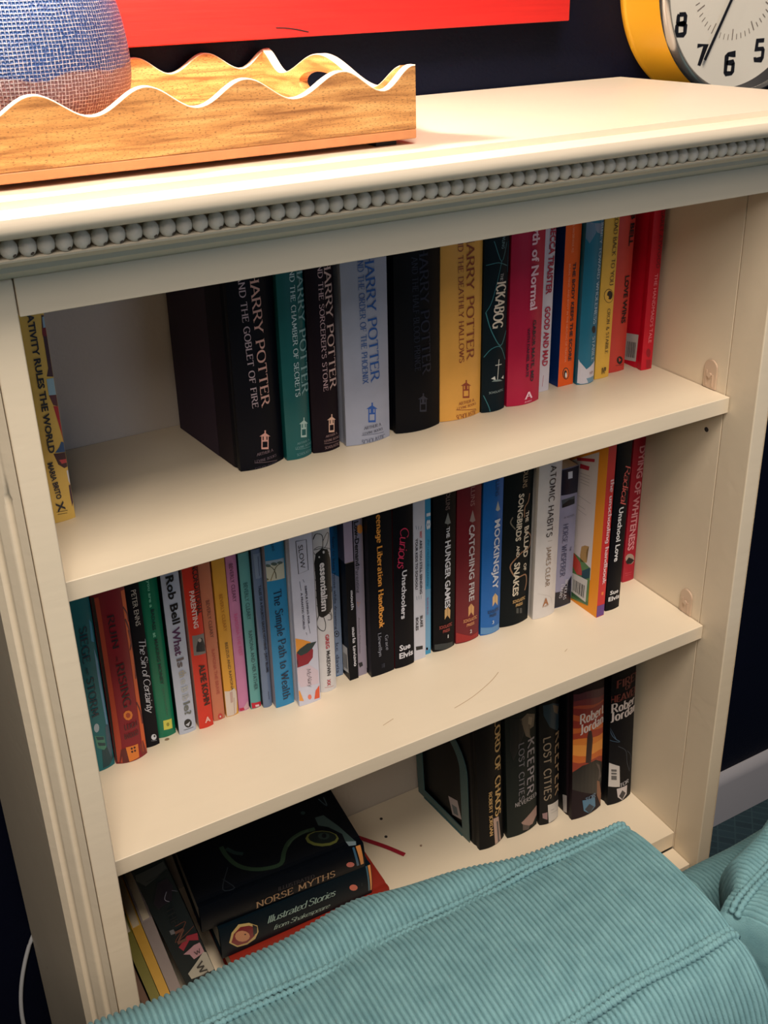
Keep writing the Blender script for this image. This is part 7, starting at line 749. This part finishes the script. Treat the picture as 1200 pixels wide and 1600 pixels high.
# ------------------------------------------------------------------ red canvas and wall clock
red=bpy.data.materials.new('red_canvas'); red.use_nodes=True; nt=red.node_tree; b=nt.nodes['Principled BSDF']; b.inputs['Roughness'].default_value=.5
tc=nt.nodes.new('ShaderNodeTexCoord'); mp=nt.nodes.new('ShaderNodeMapping'); mp.inputs['Scale'].default_value=(8,8,160)
n1=nt.nodes.new('ShaderNodeTexNoise'); n1.inputs['Scale'].default_value=1.5; n1.inputs['Detail'].default_value=5
mx=nt.nodes.new('ShaderNodeMix'); mx.data_type='RGBA'; mx.inputs[6].default_value=(*lin((176,16,14)),1); mx.inputs[7].default_value=(*lin((212,36,24)),1)
bp=nt.nodes.new('ShaderNodeBump'); bp.inputs['Strength'].default_value=.4; bp.inputs['Distance'].default_value=.001
nt.links.new(tc.outputs['Object'],mp.inputs['Vector']); nt.links.new(mp.outputs['Vector'],n1.inputs['Vector']); nt.links.new(n1.outputs['Fac'],mx.inputs[0]); nt.links.new(mx.outputs[2],b.inputs['Base Color']); nt.links.new(n1.outputs['Fac'],bp.inputs['Height']); nt.links.new(bp.outputs['Normal'],b.inputs['Normal'])
pic=thing('wall_canvas','bright red painted canvas hanging on the navy wall above the tray','picture',(.2,.2866,.3890))
at(box('canvas',-.35,.677,.270,YW-.0003,.3890,.95,red,pic,.0012),pic)
V,F=tube_geo(smooth_path([(.3200,.2696,.3990),(.330,.2696,.3983),(.343,.2696,.3962),(.3546,.2696,.3934)],4),.0006,6)
at(mesh_obj('black_stroke',V,F,mat((40,14,16),.6,'black_paint'),pic),pic)
CX,CZ=.915,.427
clock=thing('wall_clock','round yellow wall clock with silver rim and black numerals, right of the red canvas','clock',(CX,YW,CZ))
yel=mat((238,172,40),.35,'yellow_enamel'); silver=mat((190,186,182),.22,'silver_rim',metal=.9); blk=mat((14,15,24),.5,'clock_black'); dialm=mat((214,208,196),.6,'dial_card')
y_=lambda v: v-YW
lathe('case',[(.0005,y_(.3030)),(.1395,y_(.3030)),(.1400,y_(.2995)),(.1385,y_(.2965)),(.1372,y_(.2950)),(.1372,y_(.2440)),(.1365,y_(.2400)),(.130,y_(.2400))],128,yel,clock,axis='y')
lathe('rim',[(.1366,y_(.2405)),(.1372,y_(.2365)),(.1350,y_(.2320)),(.1315,y_(.2300)),(.1285,y_(.2312)),(.1272,y_(.2335))],128,silver,clock,axis='y')
lathe('inner_ring',[(.1272,y_(.2335)),(.1262,y_(.2560))],128,blk,clock,axis='y')
lathe('dial',[(.1265,y_(.2550)),(.0002,y_(.2550))],96,dialm,clock,axis='y')
def flat_xz(name,V2,F,y,m,th=.0004):
    V=[(x,y_(y),z) for x,z in V2]; return mesh_obj(name,V,F,m,clock)
for h_ in range(1,13):
    a=math.radians(90-30*h_); V2,F2,L=stroke_text(str(h_),'digit'); cx_,cz_=.098*math.cos(a),.098*math.sin(a); H_=.0235; Wd=H_*.70*len(str(h_))
    flat_xz('numeral',[(cx_-Wd/2+x/L*Wd, cz_+(y-.5)*H_) for x,y in V2],F2,.2545,blk)
tick=mat((120,110,102),.6,'tick_grey'); V2=[];F2=[]
for k in range(60):
    a=math.radians(6*k); r0,r1,w=(.058,.0705,.0007) if k%5==0 else (.0640,.0705,.0005)
    c,s=math.cos(a),math.sin(a); i=len(V2); V2+=[(r0*c-w*s,r0*s+w*c),(r0*c+w*s,r0*s-w*c),(r1*c+w*s,r1*s-w*c),(r1*c-w*s,r1*s+w*c)]; F2.append((i,i+1,i+2,i+3))
o=flat_xz('minute_ticks',V2,F2,.2546,tick); o['kind']='stuff'
def hand(name,ang,L,w0,w1,y):
    a=math.radians(ang); c,s=math.cos(a),math.sin(a)
    P=[(-.02,-w0),(L,-w1),(L,w1),(-.02,w0)]; P=[(p*c-q*s,p*s+q*c) for p,q in P]
    V=[(x,y_(y),z) for x,z in P]+[(x,y_(y)-.0008,z) for x,z in P]
    return mesh_obj(name,V,[(3,2,1,0),(4,5,6,7),(0,1,5,4),(1,2,6,5),(2,3,7,6),(3,0,4,7)],blk,clock)
hand('minute_hand',-117.5,.102,.0016,.0019,.2500); hand('hour_hand',72,.062,.0022,.0022,.2515); hand('second_hand',20,.09,.0005,.0004,.2485)
lathe('hub',[(.006,y_(.2530)),(.006,y_(.2475)),(.0003,y_(.2470))],20,blk,clock,axis='y')

# ------------------------------------------------------------------ white cable at the lower left, bookend, ribbon
V,F=tube_geo(smooth_path([(-.045,.2996,-.60),(-.0712,.2996,-.633),(-.0900,.2990,-.680),(-.1010,.2985,-.730),(-.1035,.2980,-.780),(-.098,.2975,-.85),(-.10,.296,-.92),(-.11,.285,-.955),(-.12,.268,-1.0),(-.16,.24,ZF+.0032),(-.30,.22,ZF+.0032)],8),.0026,10)
cb_=mesh_obj('power_cable',V,F,mat((176,178,182),.5,'cable_white'),smooth=4); cb_['label']='pale grey cable hanging down the navy wall left of the bookcase'; cb_['category']='cable'
# bookend: metal plate with an arched window, foot under the books
be=thing('bookend','grey-teal metal bookend with an arched opening, left of the gold-lettered black book','bookend',(.4858,.1693,Z3+.0002),(0,-.045,math.radians(5.6)))
bem=mat((64,96,100),.45,'bookend_enamel',bump=(400.0,.1))
def arch(y0,y1,z0,z1,n=20):
    P=[(y0,z0)]+[((y0+y1)/2-(y1-y0)/2*math.cos(math.pi*k/n), z1-(y1-y0)/2*1.05+(y1-y0)/2*1.05*math.sin(math.pi*k/n)) for k in range(n+1)]+[(y1,z0)]
    return P
cu=bpy.data.curves.new('c','CURVE'); cu.dimensions='2D'; cu.fill_mode='BOTH'; cu.extrude=.0006
for P in (arch(0,.118,0,.178),arch(.0155,.1035,.0135,.163)):
    s=cu.splines.new('POLY'); s.points.add(len(P)-1)
    for q,(x,y) in zip(s.points,P): q.co=(x,y,0,1)
    s.use_cyclic_u=True
o=bpy.data.objects.new('c',cu); C.objects.link(o); me=bpy.data.meshes.new_from_object(o); bpy.data.objects.remove(o)
for v in me.vertices: x,y,z=v.co; v.co=(z+.0006,x,y)
me.materials.clear(); me.materials.append(bem); o=bpy.data.objects.new('plate',me); C.objects.link(o); o.parent=be
bm=box_bm(-.0012,0,.0155,.1035,-.0,.0008)
from_bm('foot',bm,bem,be)

for B_ in BOOKS:
    R_=make_book(B_)
# reading ribbon trailing from the bottom book of the flat stack
rp_=smooth_path([(.333,.262,Z3+.0135),(.345,.256,Z3+.0125),(.356,.249,Z3+.0060),(.368,.238,Z3+.0022),(.384,.217,Z3+.0016),(.398,.1945,Z3+.0014)],5)
V=[];F=[]
for i,p in enumerate(rp_):
    a=Vector(rp_[max(i-1,0)]);c=Vector(rp_[min(i+1,len(rp_)-1)]); d=(c-a).normalized(); n=Vector((-d.y,d.x,0)).normalized()*.0030
    V+=[Vector(p)+n,Vector(p)-n,Vector(p)-n+Vector((0,0,.0004)),Vector(p)+n+Vector((0,0,.0004))]
for i in range(len(rp_)-1):
    for k in range(4): F.append((4*i+k,4*i+(k+1)%4,4*i+4+(k+1)%4,4*i+4+k))
F+=[(3,2,1,0),(len(V)-4,len(V)-3,len(V)-2,len(V)-1)]
rb=mesh_obj('ribbon_marker',V,F,mat((150,18,40),.6,'ribbon'))
for o in bpy.data.objects:
    if o.name.startswith('large_hardcover_book') and o.get('label','').startswith('orange-red'):
        bpy.context.view_layer.update(); rb.parent=o; rb.matrix_parent_inverse=o.matrix_world.inverted()
# dark slim book squeezed between the scarlet book and the wall
db=thing('slim_book','very slim black book between the scarlet book and the right wall of the upper shelf','book',(.7331,.163,.0002),group='books standing on the upper shelf')
box('cover',0,.0055,0,.12,0,.21,mat((14,22,30),.5,'cover'),db,.0004); box('pages',.0008,.0047,.002,.1206,.001,.2104,PAGES,db)
